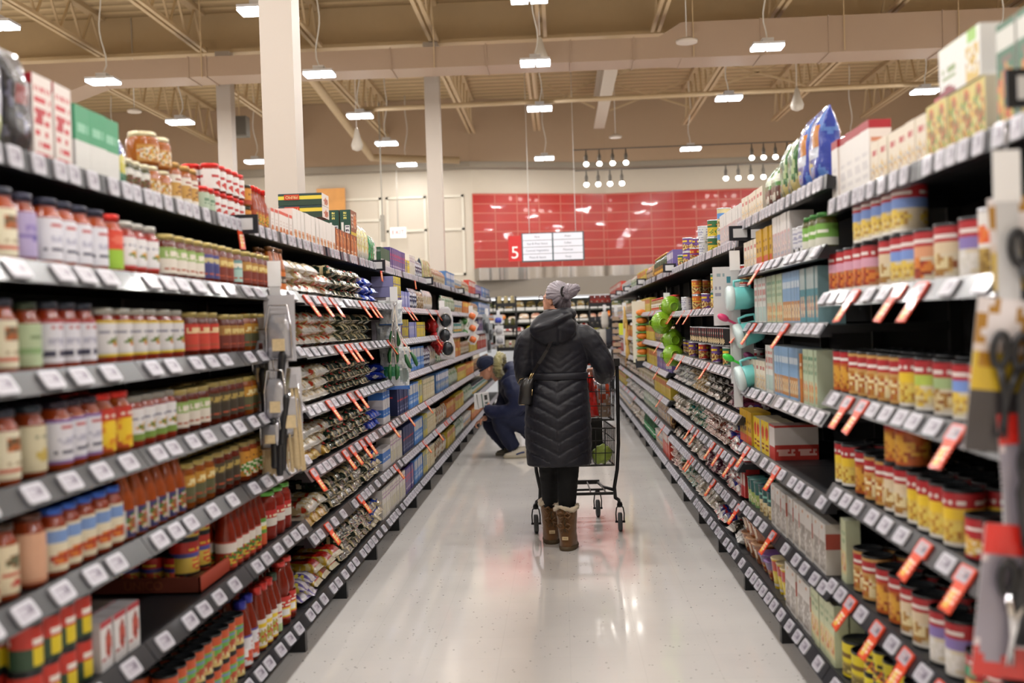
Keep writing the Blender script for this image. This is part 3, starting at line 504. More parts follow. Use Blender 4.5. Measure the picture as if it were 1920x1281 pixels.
bag('q_brown', 'clear bag of red-brown beans', .15, .072, .2, [('bg', '7a3a26'), ('n', 'e0d4c8', .28, 7, 9)], 'bean_bag', seed=12)
bag('q_tan', 'clear bag of tan lentils', .15, .072, .2, [('bg', 'b89a68'), ('n', 'ece4d4', .22, 7, 9), ('n', '6a5434', .3, 6, 6)], 'bean_bag', seed=13)
bag('q_green', 'clear bag of split green peas', .15, .072, .2, [('bg', '4a6a4a'), ('n', 'd4dcd0', .22, 7, 9), ('n', '2a7a78', .3, 6, 6)], 'bean_bag', seed=14)
bag('q_purple', 'clear bag of seeds with purple print', .15, .072, .2, [('bg', '6a3048'), ('n', 'e4dcdc', .22, 7, 9), ('n', '503878', .25, 6, 6)], 'bean_bag', seed=15)
bag('q_redblue', 'white bag with red and blue ends', .15, .072, .2, [('bg', 'dcd8d4'), ('h', .15, .4, '2a3a98'), ('n', 'c02c30', .22, 6, 9), ('h', .6, 1, '2a3a98')], 'rice_bag', seed=16)
bag('q_white', 'milky white bag of rice', .13, .07, .22, [('bg', 'd4d4d2'), ('n', 'f0f0ee', .08, 5, 6), ('n', '86827a', .22, 5, 6)], 'rice_bag', seed=17)
sbag('g_blue', 'upright blue bag with orange square', .2, .3, .1, [('bg', '2846b4'), ('r', .5, .5, .8, .78, 'd88a3a'), ('r', .45, .35, .85, .5, 'c8d0e0'), ('n', '5a88d8', .22, 4, 5), ('e', .3, .3, .16, .14, 'd8c878')], 'rice_bag')
sbag('g_green', 'upright green leafy bag', .17, .26, .09, [('bg', '3f7a3c'), ('n', 'b8cc98', .12, 5, 6), ('h', 0, .3, 'b8a868'), ('n', '1f5a30', .2, 6, 6)], 'rice_bag', seed=2)
sbag('g_greenbrown', 'upright green bag with brown base', .17, .2, .09, [('bg', '4a8a38'), ('h', 0, .5, '5a2a20'), ('t', .1, .6, .9, .9, 'd8e8c8', 1), ('n', 'd8d8c8', .35, 5, 5)], 'rice_bag', seed=3)
sbag('g_multi', 'upright pale bag with red-blue top', .16, .27, .09, [('bg', 'cfcfe0'), ('h', .78, 1, 'd03838'), ('n', '8aa0d8', .15, 4, 5), ('h', 0, .3, 'd0d8a8'), ('n', 'ffffff', .3, 5, 5)], seed=4)
sbag('g_black', 'upright black shiny bag', .13, .26, .08, [('bg', '23232c'), ('n', '6a6a80', .28, 7, 8), ('r', .3, .5, .6, .7, '8a3030')], seed=5)
sbag('g_palegreen', 'small pale bag of croutons', .16, .13, .07, [('bg', 'd4dcc0'), ('n', 'a8b868', .12, 6, 6), ('n', 'f0f0ea', .2, 7, 7)], seed=6)
sbag('g_bluegreen', 'small blue-yellow-green bag', .08, .15, .05, [('bg', '2f8a68'), ('h', .6, 1, '4a5aa8'), ('e', .5, .5, .3, .2, 'd8d040')], seed=7)
sbag('g_noodle', 'upright clear bag of yellow pasta nests', .1, .24, .07, [('bg', 'dcd8c8'), ('f', .45, .6, .5, .32, ['ece0a0', 'e0d890', 'f0f0e4']), ('h', 0, .2, 'dcdcd4')], 'noodle_bag', seed=8)
sbag('g_pale', 'upright white and green film bag', .1, .2, .06, [('bg', 'e0e4dc'), ('n', '3a9a50', .2, 4, 5), ('n', 'f4f4f0', .1, 8, 8)], 'noodle_bag', seed=9)
sbag('g_emerald', 'emerald green twisted bag', .07, .2, .05, [('bg', '1f8a4a'), ('n', '50b878', .1, 6, 6), ('n', '146a38', .2, 8, 8)], 'noodle_bag', seed=10)
sbag('g_clear', 'clear bag of pasta with navy rim', .2, .22, .08, [('bg', 'a8a468'), ('n', 'c8c490', .05, 9, 9), ('h', 0, .1, '24304a'), ('r', 0, 0, .08, 1, '24304a'), ('r', .92, 0, 1, 1, '24304a')], seed=11)
sbag('g_navy', 'navy blue bag with white crinkles', .1, .17, .06, [('bg', '25325e'), ('n', 'd8dce8', .18, 7, 8)], seed=12)
sbag('g_gold', 'brown and silver pasta bag', .1, .16, .06, [('bg', '8a6a38'), ('n', 'd8ccb4', .1, 6, 8), ('n', '5a4020', .28, 6, 6)], seed=13)
sbag('g_silver', 'silver white foil pasta bag', .1, .18, .06, [('bg', 'd4d0cc'), ('n', '9a98a0', .15, 6, 8), ('r', .2, .3, .7, .7, 'c8b898')], seed=14)
sbag('g_fararomatic', 'far bag with orange and white print', .11, .17, .06, [('bg', 'd4c4a8'), ('n', 'c86a30', .1, 5, 5), ('n', 'eceae4', .2, 6, 6)], seed=15)
# ---- cups and bowls
cup('k_bowl', 'brown noodle bowl with clear lid', .05, .075, .1, [('bg', '96501e'), ('e', .4, .5, .28, .36, 'd8c0a0'), ('f', .4, .45, .2, .26, ['d8a848', 'b85a20', 'e8d8a8']), ('h', .88, 1, 'c08a58')], 'b08868', 'noodle_bowl', 'bowl', 1)
cup('k_bowlpurple', 'purple-rimmed noodle bowl', .05, .075, .09, [('bg', '8a3a20'), ('h', .6, 1, '5a3a78'), ('f', .5, .35, .3, .25, ['d8b050', 'a84a20'])], '6a4a80', 'noodle_bowl', 'bowl', 2)
cup('k_yellow', 'yellow and red instant noodle cup', .03, .045, .14, [('bg', 'e0c020'), ('h', .6, .95, 'c83a20'), ('e', .5, .35, .3, .2, 'e8d040'), ('t', .2, .1, .8, .25, 'f0e8e0', 1)], 'd8c8a0', seed=3)
cup('k_teal', 'tall teal drinking tub with lid', .045, .05, .13, [('bg', '8cb878'), ('h', .5, 1, '2f6a68'), ('f', .5, .3, .4, .25, ['e0e0a8', 'a8c068'])], '4a7a78', 'snack_tub', 'tub', seed=4)
cup('k_nuts', 'round tub of cashews with teal label', .045, .05, .13, [('bg', '2a5a58'), ('f', .5, .25, .5, .25, ['d8c088', 'e8d8a8', 'a88850']), ('t', .2, .55, .8, .8, '8ad0c0', 2)], '2a4a58', 'snack_tub', 'tub', seed=5)

# ------------------------------------------------------------------ shelving
LEVELS = {'L': [(4.73, [1.863, 1.593, 1.349, 1.108, .864, .573, .176]), (7.52, [1.863, 1.583, 1.34, 1.073, .785, .488, .176]), (10.3, [1.863, 1.57, 1.335, 1.07, .787, .48, .176]), (99, [1.863, 1.57, 1.335, 1.07, .787, .48, .176])],
          'R': [(3.80, [1.813, 1.495, 1.15, .823, .487, .171]), (5.67, [1.91, 1.665, 1.387, 1.069, .761, .45, .171]),
                (9.1, [1.836, 1.478, 1.134, .894, .645, .41, .171]), (99, [1.84, 1.5, 1.2, .95, .7, .44, .171])]}
SGN = {'L': -1, 'R': 1}
def front_x(side, lev, n):
    if side == 'L': return 1.24 if lev == 0 else 1.15
    return .95 if lev == 0 else (.90 if lev == n - 1 else .925)
BACK = {'L': 1.62, 'R': 1.40}
BAY = .93
EDGE0 = {'L': 4.73 - 3 * .93, 'R': 4.73 - 3 * .93}

def tag_mesh(w, h, red=False):
    """rounded label, faces +X, width along Y, centre at origin"""
    mb = MB(); n = 5; r = h * .2; pts = []
    for cx, cy, a0 in ((w / 2 - r, h / 2 - r, 0), (-w / 2 + r, h / 2 - r, 90), (-w / 2 + r, -h / 2 + r, 180), (w / 2 - r, -h / 2 + r, 270)):
        for k in range(n): 
            a = math.radians(a0 + 90 * k / (n - 1)); pts.append((cx + r * math.cos(a), cy + r * math.sin(a)))
    t = .006; N = len(pts)
    fr = [(t, y, z) for y, z in pts]; bk = [(0, y, z) for y, z in pts]
    mb.add(fr + bk, [tuple(range(N))] + [(i, i + N, (i + 1) % N + N, (i + 1) % N) for i in range(N)], 0, lin('d8482c') if red else lin('bcbcc4'))
    iw, ih = w * .78, h * .78
    nu, nv = 12, 7
    lay = [('bg', 'a8a4ae'), ('t', .08, .1, .9, .9, '827c88' if not red else 'b08888', 4), ('r', .6, .3, .9, .7, '6e6874')]
    grid_face(mb, (t + .0006, -iw / 2, -ih / 2), (0, iw, 0), (0, 0, ih), nu, nv, lay, 3)
    return mb.mesh('price_tag', M_TAG, True)
def sale_mesh():
    mb = MB(); mb.box(0, .003, -.034, .034, -.075, 0, 0, lin('d8431f'))
    grid_face(mb, (.0036, -.031, -.073), (0, .062, 0), (0, 0, .07), 8, 10, [('bg', 'd8481f'), ('r', .15, .15, .6, .8, 'd8b04a'), ('t', .1, .3, .9, .9, 'e8d8c8', 3)], 4)
    return mb.mesh('sale_tag', M_TAG, True)
TAG_W, TAG_R, SALE = tag_mesh(.088, .046), tag_mesh(.088, .046, True), sale_mesh()
TAG_TOP = tag_mesh(.062, .05)
TAG_DARK = mesh_from('price_tag', *(lambda mb: (mb.v, mb.f, [M_TAG], mb.m, mb.c, mb.s))(MB().box(0, .004, -.03, .03, -.024, .024, 0, lin('1c2438'))))

def tag_frame(side, x, y, z, tilt):
    """matrix taking tag space (+X outward) to the tilted strip front"""
    rot = Matrix.Rotation(0 if side == 'L' else PI, 4, 'Z')
    return Matrix.Translation((x, y, z)) @ rot @ Matrix.Rotation(-tilt, 4, 'Y')

BAYNOTE = {}
def build_bay(side, k, y0, y1, zs, first, last):
    s = SGN[side]; n = len(zs)
    far = y0 > 10.2
    root = empty('shelving_bay', (s * BACK[side], y0, 0))
    inv = Vector((s * BACK[side], y0, 0))
    def part(name, mb, m, parent=root, printed=False):
        if parent is root:
            mb.v = [(v[0] - inv.x, v[1] - inv.y, v[2]) for v in mb.v]
        return mb.build(name, m, parent, None, printed)
    top = zs[0]
    x_b = s * BACK[side]
    part('back_panel', MB().box(min(x_b, x_b + s * .03), max(x_b, x_b + s * .03), y0, y1, .02, top + .02), M_BACK)
    part('upright', MB().box(min(x_b - s * .04, x_b), max(x_b - s * .04, x_b), y0 - .015, y0 + .015, 0, top + .05), M_BLACK)
    fx = front_x(side, n - 1, n) * s
    ft = MB(); xa = fx + s * (.035 if side == 'L' else .03)
    ft.box(min(xa, x_b), max(xa, x_b), y0 - .02, y0 + .02, 0, zs[-1] - .03)
    part('base_foot', ft, M_BLACK)
    for lev, z in enumerate(zs):
        fx = s * front_x(side, lev, n)
        xi = fx + s * .03
        tilt = math.radians(6 if lev == 0 else 34)
        g = .003
        mb = MB().box(min(xi, x_b - s * .002), max(xi, x_b - s * .002), y0 + g, y1 - g, z - .012, z + .016)
        sh = part('shelf' if lev < n - 1 else 'base_deck', mb, M_STRIP if False else M_BLACK)
        hh = .026
        # tilted price channel: bottom further out than the top
        dx = math.tan(tilt) * hh
        xt, xbm = fx + s * dx, fx - s * dx * .2
        vs = []
        for y in (y0 + g, y1 - g):
            vs += [(fx + s * dx * 1.1, y, z + hh), (fx - s * dx * .9, y, z - hh), (fx + s * .03, y, z - hh), (fx + s * .03, y, z + hh * .6)]
        ch = MB().add(vs, [(3, 2, 1, 0), (4, 5, 6, 7), (0, 1, 5, 4), (1, 2, 6, 5), (2, 3, 7, 6), (3, 0, 4, 7)])
        ch.v = [(v[0] - inv.x, v[1] - inv.y, v[2]) for v in ch.v]
        ch.build('price_channel', M_STRIP, sh)
        # tags
        y = y0 + .02 + RND.random() * .05
        section = next(i for i, (ym, _) in enumerate(LEVELS[side]) if y0 < ym - .1)
        while y < y1 - .06:
            tw = .062 if lev == 0 else .088
            psale = ((.26 if y0 < 3.7 else .16) if side == 'R' else (.13 if (y0 > 4.7 and y0 < 11) else .01))
            if lev == 0: psale = .03
            if lev == n - 1: psale = .02
            if y0 > 7.4: psale *= .6
            sale = RND.random() < psale and y > 2.45
            me = (TAG_DARK if RND.random() < .12 and y0 > 4 else TAG_TOP) if lev == 0 else (TAG_R if sale else TAG_W)
            M = tag_frame(side, fx, y + tw / 2, z, tilt)
            M = Matrix.Translation((0, 0, 0)) @ M
            t = obj('price_tag', me, sh)
            t.matrix_local = Matrix.Translation(-inv) @ M @ Matrix.Rotation(RND.uniform(-.03, .03), 4, 'X')
            if sale and not far:
                t2 = obj('sale_tag', SALE, sh)
                t2['label'] = 'orange sale tag hanging below the price tag'
                t2.matrix_local = Matrix.Translation(-inv) @ M @ Matrix.Translation((.002, RND.uniform(-.015, .015), -.022)) @ Matrix.Rotation(RND.uniform(-.1, .1), 4, 'X')
            y += tw + ((RND.choice([.03, .04, .06, .08, .12]) if y0 < 7.4 else RND.choice([.015, .02, .03])) if lev else RND.choice([.008, .012, .03, .05])) + (.05 if far else 0)
    return root

def build_side(side):
    y = EDGE0[side]; k = 0; ends = []
    while y < 19.3:
        y1 = y + BAY
        mid = (y + y1) / 2
        zs = next(z for ym, z in LEVELS[side] if mid < ym)
        if y1 > 1.9:
            b = build_bay(side, k, y, y1, zs, False, False)
            ends.append((b, y))
        y = y1; k += 1
    bays = ends
    side_name = {'L': 'pasta and sauce', 'R': 'soup and rice'}[side]
    land = {'L': ['holding cream-labelled sauce jars at the frame edge', 'holding white-labelled sauce jars', 'holding gold-lidded jars beside the hanging brushes',
                  'where the clear pasta bags begin', 'with stacked dark green pasta bags', 'ending at the hanging green tongs', 'where the purple pasta boxes begin', 'with sky blue pasta boxes', 'just before the hanging red colanders'],
            'R': ['at the frame edge behind black hanging utensils', 'full of red-topped soup cans', 'with white noodle boxes and rice', 'beside the hanging teal cups', 'with stacked bean cans', 'with bags of dry beans', 'with more bean bags near the green colanders', 'level with the green colanders', 'just past the green colanders']}[side]
    for i, (b, y) in enumerate(bays):
        nth = ['tenth', 'eleventh', 'twelfth', 'thirteenth', 'fourteenth', 'fifteenth', 'sixteenth', 'seventeenth', 'eighteenth', 'nineteenth', 'twentieth']
        where = land[i] if i < len(land) else nth[i - 9] + ' from the frame edge'
        tag(b, f'black {side_name} shelving bay {where}', 'shelving', f'shelving bays of the {side_name} side')

# ------------------------------------------------------------------ placing goods on the shelves
ORD = ['top shelf', 'second shelf down', 'third shelf down', 'fourth shelf down', 'fifth shelf down', 'sixth shelf down', 'bottom shelf']
PLACE = {('L', 0): 'before the hanging brushes', ('L', 1): 'between hanging brushes and tongs', ('L', 2): 'between tongs and red colanders', ('L', 3): 'beyond the red colanders',
         ('R', 0): 'among the soup cans', ('R', 1): 'before the teal cups', ('R', 2): 'between teal and green tableware', ('R', 3): 'beyond the green colanders'}
USED = {}
COUNT = {}
MESHES = {}
def proto(key):
    if key not in MESHES: MESHES[key] = CAT[key]['make'](None)
    return MESHES[key]
def place(key, M, label, group):
    c = CAT[key]; body, kids = proto(key)
    o = obj(c['kind'], body); o.matrix_world = M
    tag(o, label, c['cat'], group)
    for nm, me in kids: obj(nm, me, o)
    COUNT[c['cat']] = COUNT.get(c['cat'], 0) + 1
    return o
def place_run(side, sec, lev, y0, y1, key, deep, st, back, note):
    s = SGN[side]; c = CAT[key]
    zs = LEVELS[side][sec][1]; n = len(zs)
    z = zs[lev] + .0165
    fx = s * (front_x(side, lev, n) + .035)
    ang = PI / 2 if side == 'L' else -PI / 2      # goods face -Y; left side must face +X
    tall = zs[lev - 1] - zs[lev] - .05 if lev else 9
    sc = min(1.0, tall / (c['h'] * (st if not c.get('lying') else st))) if lev else 1.0
    lying = c.get('lying')
    w = c['w'] * 1.03; cnt = max(1, int((y1 - y0 + w * .35) / w))
    pitch = min((y1 - y0) / cnt, w * 1.08)
    if note == 'lift': cnt = max(1, round((y1 - y0) / .15)); pitch = (y1 - y0) / cnt
    z_up = 0
    extra = ''
    if note == 'up': z_up = {'x_whitepack': .152, 's_blue': .15, 'x_yellowlow': .077, 's_orange': .152, 'n_dark': .114}.get(key, .15); extra = 'raised on a second layer'
    if note == 'lift': z_up = .165; extra = 'standing on other boxes'
    if note.startswith('tray'): z_up = .05 + (.119 if note == 'trayup' else 0); extra = 'in a cardboard tray' if note != 'trayup' else 'upper layer'
    if note == 'top3': z_up = .1; extra = 'topping the pile'
    if note == 'top2': z_up = .066; extra = 'upper layer'
    if note in ('b', 'mid', 'brec'): extra = 'further along'
    if back: extra = 'in the back row'
    desc = c['desc']; place_s = PLACE[(side, sec)]
    lab = f"{desc}, {extra + ', ' if extra else ''}{ORD[lev] if lev < n - 1 else 'bottom shelf'} {place_s}"
    words = lab.split()
    if len(words) > 16:
        lab = f"{desc}, {ORD[lev] if lev < n - 1 else 'bottom shelf'} {place_s}"
        if extra: lab = f"{desc}, {extra.split()[0]}, {ORD[lev].replace(' shelf', '') if lev < n - 1 else 'bottom'} {place_s}"
        words = lab.split()
    k = lab; q = 2
    assert len(words) <= 17, lab
    if lab in USED: print('DUPLABEL', lab)
    USED[lab] = 1
    grp = lab
    for i in range(cnt):
        for d in range(deep):
            for t in range(st):
                if d > 0 and t < st - 1 and not lying and lev < 3 and st > 1 and z < 1.0: pass
                yy = y0 + (i + .5) * pitch + RND.uniform(-.003, .003)
                dx = d * (c['d'] * 1.04) + back * .11 + (.05 if note.startswith('tray') else 0) + (.075 if note.endswith('rec') and i else 0) + RND.uniform(0, .006)
                zz = z + z_up + t * c['h'] * sc * (.86 if lying else 1.004)
                rz = ang + RND.uniform(-.03, .03)
                if lying:
                    yy += RND.uniform(-.012, .012) + (t % 2) * .03; dx += RND.uniform(-.02, .02) * (1 if t else .4); rz += RND.uniform(-.12, .12)
                if abs(fx + s * dx) + c['d'] > BACK[side] + (.02 if lev else .5): 
                    if d > 0: continue
                M = Matrix.Translation((fx + s * dx, yy, zz)) @ Matrix.Rotation(rz, 4, 'Z') @ Matrix.Diagonal((1, 1, min(sc, 1), 1) if sc >= .8 else (sc ** .5, 1, sc, 1))
                place(key, M, lab, grp)

# ------------------------------------------------------------------ camera
cam_d = bpy.data.cameras.new('camera'); cam = bpy.data.objects.new('camera', cam_d); C.objects.link(cam); scene.camera = cam
cam_d.sensor_width = 36; cam_d.lens = 2000 / 1920 * 36; cam_d.clip_end = 100; cam_d.clip_start = .05
yaw = math.atan(91 / 2000); pitch = -math.atan(33.6 / 2000); roll = .032
cam.matrix_world = Matrix.Translation((0, 0, CAM_H)) @ Matrix.Rotation(yaw, 4, 'Z') @ Matrix.Rotation(PI / 2 + pitch, 4, 'X') @ Matrix.Rotation(-roll, 4, 'Z')
cam_d.dof.use_dof = True; cam_d.dof.focus_distance = 6.9; cam_d.dof.aperture_fstop = 1.9

# ------------------------------------------------------------------ room shell
def simple(name, nodes_fn, rough=.5):
    m = bpy.data.materials.new(name); m.use_nodes = True; nt = m.node_tree; b = nt.nodes['Principled BSDF']
    b.inputs['Roughness'].default_value = rough; nodes_fn(nt, b); return m
def floor_nodes(nt, b):
    N, Lk = nt.nodes.new, nt.links.new
    tc = N('ShaderNodeTexCoord')
    n = N('ShaderNodeTexNoise'); n.inputs['Scale'].default_value = 1.1; n.inputs['Detail'].default_value = 5; Lk(tc.outputs['Object'], n.inputs['Vector'])
    r = N('ShaderNodeValToRGB'); r.color_ramp.elements[0].position = .3; r.color_ramp.elements[0].color = rgba('d2cecb'); r.color_ramp.elements[1].position = .7; r.color_ramp.elements[1].color = rgba('e2deda')
    Lk(n.outputs['Fac'], r.inputs[0])
    v = N('ShaderNodeTexVoronoi'); v.inputs['Scale'].default_value = 34; Lk(tc.outputs['Object'], v.inputs['Vector'])
    wn = N('ShaderNodeMath'); wn.operation = 'LESS_THAN'; wn.inputs[1].default_value = .15; Lk(v.outputs['Distance'], wn.inputs[0])
    v2 = N('ShaderNodeTexNoise'); v2.inputs['Scale'].default_value = 16; Lk(tc.outputs['Object'], v2.inputs['Vector'])
    g = N('ShaderNodeMath'); g.operation = 'GREATER_THAN'; g.inputs[1].default_value = .56; Lk(v2.outputs['Fac'], g.inputs[0])
    mu = N('ShaderNodeMath'); mu.operation = 'MULTIPLY'; Lk(wn.outputs[0], mu.inputs[0]); Lk(g.outputs[0], mu.inputs[1])
    mx = N('ShaderNodeMix'); mx.data_type = 'RGBA'; mx.inputs['B'].default_value = rgba('7a756f'); Lk(mu.outputs[0], mx.inputs['Factor']); Lk(r.outputs[0], mx.inputs['A'])
    br = N('ShaderNodeTexBrick'); br.offset = 0; br.inputs['Scale'].default_value = 1; br.inputs['Mortar Size'].default_value = .0012; br.inputs['Brick Width'].default_value = .305; br.inputs['Row Height'].default_value = .305
    br.inputs['Color1'].default_value = (1, 1, 1, 1); br.inputs['Color2'].default_value = (.985, .985, .985, 1); br.inputs['Mortar'].default_value = (.9, .9, .9, 1); Lk(tc.outputs['Object'], br.inputs['Vector'])
    m2 = N('ShaderNodeMix'); m2.data_type = 'RGBA'; m2.blend_type = 'MULTIPLY'; m2.inputs['Factor'].default_value = 1; Lk(mx.outputs['Result'], m2.inputs['A']); Lk(br.outputs['Color'], m2.inputs['B'])
    Lk(m2.outputs['Result'], b.inputs['Base Color'])
    n3 = N('ShaderNodeTexNoise'); n3.inputs['Scale'].default_value = 3.5; Lk(tc.outputs['Object'], n3.inputs['Vector'])
    mr = N('ShaderNodeMapRange'); mr.inputs['To Min'].default_value = .07; mr.inputs['To Max'].default_value = .17; Lk(n3.outputs['Fac'], mr.inputs['Value']); Lk(mr.outputs[0], b.inputs['Roughness'])
    b.inputs['Specular IOR Level'].default_value = .7; b.inputs['Coat Weight'].default_value = .35; b.inputs['Coat Roughness'].default_value = .05
    bp = N('ShaderNodeBump'); bp.inputs['Strength'].default_value = .12; bp.inputs['Distance'].default_value = .01
    n4 = N('ShaderNodeTexNoise'); n4.inputs['Scale'].default_value = 2.4; n4.inputs['Detail'].default_value = 2; Lk(tc.outputs['Object'], n4.inputs['Vector']); Lk(n4.outputs['Fac'], bp.inputs['Height']); Lk(bp.outputs[0], b.inputs['Normal'])
M_FLOOR = simple('speckled_vinyl_floor', floor_nodes, .15)
def tile_nodes(nt, b):
    N, Lk = nt.nodes.new, nt.links.new
    tc = N('ShaderNodeTexCoord'); br = N('ShaderNodeTexBrick'); br.offset = 0; br.squash = 1
    br.inputs['Scale'].default_value = 1; br.inputs['Mortar Size'].default_value = .012; br.inputs['Brick Width'].default_value = .485; br.inputs['Row Height'].default_value = .196
    br.inputs['Color1'].default_value = rgba('b4251c'); br.inputs['Color2'].default_value = rgba('bc2c22'); br.inputs['Mortar'].default_value = rgba('c86a58'); br.inputs['Mortar Smooth'].default_value = .1
    mp = N('ShaderNodeMapping'); mp.inputs['Rotation'].default_value = (PI / 2, 0, 0); Lk(tc.outputs['Object'], mp.inputs['Vector'])
    sp = N('ShaderNodeSeparateXYZ'); Lk(tc.outputs['Object'], sp.inputs[0]); cb = N('ShaderNodeCombineXYZ'); Lk(sp.outputs['X'], cb.inputs['X']); Lk(sp.outputs['Z'], cb.inputs['Y'])
    Lk(cb.outputs[0], br.inputs['Vector']); Lk(br.outputs['Color'], b.inputs['Base Color']); b.inputs['Coat Weight'].default_value = .5
    nz = N('ShaderNodeTexNoise'); nz.inputs['Scale'].default_value = 1.6; Lk(tc.outputs['Object'], nz.inputs['Vector'])
    bp = N('ShaderNodeBump'); bp.inputs['Strength'].default_value = .25; bp.inputs['Distance'].default_value = .02; Lk(nz.outputs['Fac'], bp.inputs['Height']); Lk(bp.outputs[0], b.inputs['Normal']); Lk(bp.outputs[0], b.inputs['Coat Normal'])
M_REDTILE = simple('red_glazed_tile', tile_nodes, .22)
def deck_nodes(nt, b):
    N, Lk = nt.nodes.new, nt.links.new
    tc = N('ShaderNodeTexCoord'); w = N('ShaderNodeTexWave'); w.bands_direction = 'Y'; w.inputs['Scale'].default_value = 1.05; w.inputs['Distortion'].default_value = 0; Lk(tc.outputs['Object'], w.inputs['Vector'])
    r = N('ShaderNodeValToRGB'); r.color_ramp.elements[0].position = .05; r.color_ramp.elements[0].color = rgba('a48c66'); r.color_ramp.elements[1].position = .2; r.color_ramp.elements[1].color = rgba('c8b088')
    Lk(w.outputs['Color'], r.inputs[0]); Lk(r.outputs[0], b.inputs['Base Color'])
    bp = N('ShaderNodeBump'); bp.inputs['Strength'].default_value = .8; bp.inputs['Distance'].default_value = .04; Lk(w.outputs['Fac'], bp.inputs['Height']); Lk(bp.outputs[0], b.inputs['Normal'])
M_DECK = simple('ribbed_roof_deck', deck_nodes, .6)
def steel_nodes(nt, b):
    N, Lk = nt.nodes.new, nt.links.new
    tc = N('ShaderNodeTexCoord'); mp = N('ShaderNodeMapping'); mp.inputs['Scale'].default_value = (.9, 0, .05); Lk(tc.outputs['Object'], mp.inputs['Vector'])
    n = N('ShaderNodeTexNoise'); n.inputs['Scale'].default_value = 1.5; n.inputs['Detail'].default_value = 2; Lk(mp.outputs[0], n.inputs['Vector'])
    bp = N('ShaderNodeBump'); bp.inputs['Strength'].default_value = 1; bp.inputs['Distance'].default_value = .3; Lk(n.outputs['Fac'], bp.inputs['Height']); Lk(bp.outputs[0], b.inputs['Normal'])
    b.inputs['Metallic'].default_value = 1; b.inputs['Base Color'].default_value = rgba('a5a19e')
M_BAND = simple('rippled_steel_band', steel_nodes, .22)
M_CREAM = mat('cream_wall_paint', 'd2c8b8', rough=.6, var=.02)
M_TAN = mat('tan_wall_paint', 'b59c82', rough=.65, var=.02)
M_STEELTAN = mat('tan_painted_steel', 'c9b18c', rough=.5, var=.05)
M_GIRDER = mat('brown_painted_girder', '8c7560', rough=.6, var=.05)
M_DUCT = mat('painted_duct_sheet', 'b19a86', rough=.5, var=.04, vscale=1.5)
M_LEDGE = mat('grey_ledge_paint', '9a9184', rough=.6)
M_COLUMN = mat('warm_white_column_paint', 'b8aea4', rough=.45)
M_WTRIM = mat('cream_trim', 'e2dccd', rough=.5)

XL, XR, YF, YB = -11.0, 10.0, -3.5, 23.5
struct(MB().box(XL, XR, YF, YB, -.1, 0).build('floor', M_FLOOR))
CEIL = 6.15
struct(MB().box(XL, XR, YF, YB, CEIL, CEIL + .1).build('ceiling', M_DECK))
struct(MB().box(XL - .1, XL, YF, YB, 0, CEIL).build('wall_left', M_CREAM))
struct(MB().box(XR, XR + .1, YF, YB, 0, CEIL).build('wall_right', M_CREAM))
struct(MB().box(XL, XR, YF - .1, YF, 0, CEIL).build('wall_front', M_CREAM))
# back wall: cream panelled stretch, angled then straight red tile, tan upper wall above a grey ledge
XA, XB = -1.77, 1.09; YA, YBk = 22.5, 23.4
lo = MB()
lo.add([(XL, YA, 0), (XA, YA, 0), (XA, YA, 4.72), (XL, YA, 4.72)], [(0, 1, 2, 3)])
lo.add([(XA, YA, 0), (XB, YBk, 0), (XB, YBk, 4.72), (XA, YA, 4.72)], [(0, 1, 2, 3)])
lo.add([(XB, YBk, 0), (XR, YBk, 0), (XR, YBk, 4.72), (XB, YBk, 4.72)], [(0, 1, 2, 3)])
struct(lo.build('wall_back', M_CREAM))
up = MB()
yo = -.35
P = [(XL, YA + yo), (XA, YA + yo), (XB, YBk + yo), (XR, YBk + yo)]
for (a, b) in zip(P[:-1], P[1:]):
    up.add([(a[0], a[1], 4.82), (b[0], b[1], 4.82), (b[0], b[1], CEIL), (a[0], a[1], CEIL)], [(0, 1, 2, 3)])
struct(up.build('wall_back_upper', M_TAN))
lg = MB()
for (a, b) in zip(P[:-1], P[1:]):
    a2, b2 = (a[0], a[1] + .4), (b[0], b[1] + .4)
    lg.add([(a[0], a[1] - .02, 4.72), (b[0], b[1] - .02, 4.72), (b[0], b[1] - .02, 4.84), (a[0], a[1] - .02, 4.84), (a2[0], a2[1], 4.72), (b2[0], b2[1], 4.72)], [(0, 1, 2, 3), (1, 0, 4, 5)])
struct(lg.build('trim_1', M_LEDGE))
# panel battens on the cream wall
k = 2
for x0, x1, z0, z1 in ((-6.1, -5.1, 3.0, 4.2), (-4.65, -3.7, 3.0, 4.2), (-3.6, -2.75, 2.5, 4.2), (-2.65, -1.95, 2.5, 4.2)):
    mb = MB(); w = .05
    for a, b_, c_, d_ in ((x0, x1, z1 - w, z1), (x0, x1, z0, z0 + w), (x0, x0 + w, z0, z1), (x1 - w, x1, z0, z1), (x0, x1, (z0 + z1) / 2 + .1, (z0 + z1) / 2 + .1 + w)):
        mb.box(a, b_, YA - .03, YA, c_, d_)
    struct(mb.build('trim_%d' % k, M_WTRIM)); k += 1
# red tile panels
ZR0, ZR1 = 2.62, 4.21
L1 = math.hypot(XB - XA, YBk - YA); a1 = math.atan2(YBk - YA, XB - XA)
o = MB().box(0, L1, -.03, 0, 0, ZR1 - ZR0).build('wall_back_red_tile', M_REDTILE, None, (XA, YA, ZR0)); o.rotation_euler = (0, 0, a1); struct(o)
o = MB().box(0, 6.3, -.03, 0, 0, ZR1 - ZR0).build('wall_back_red_tile', M_REDTILE, None, (XB, YBk, ZR0)); struct(o)
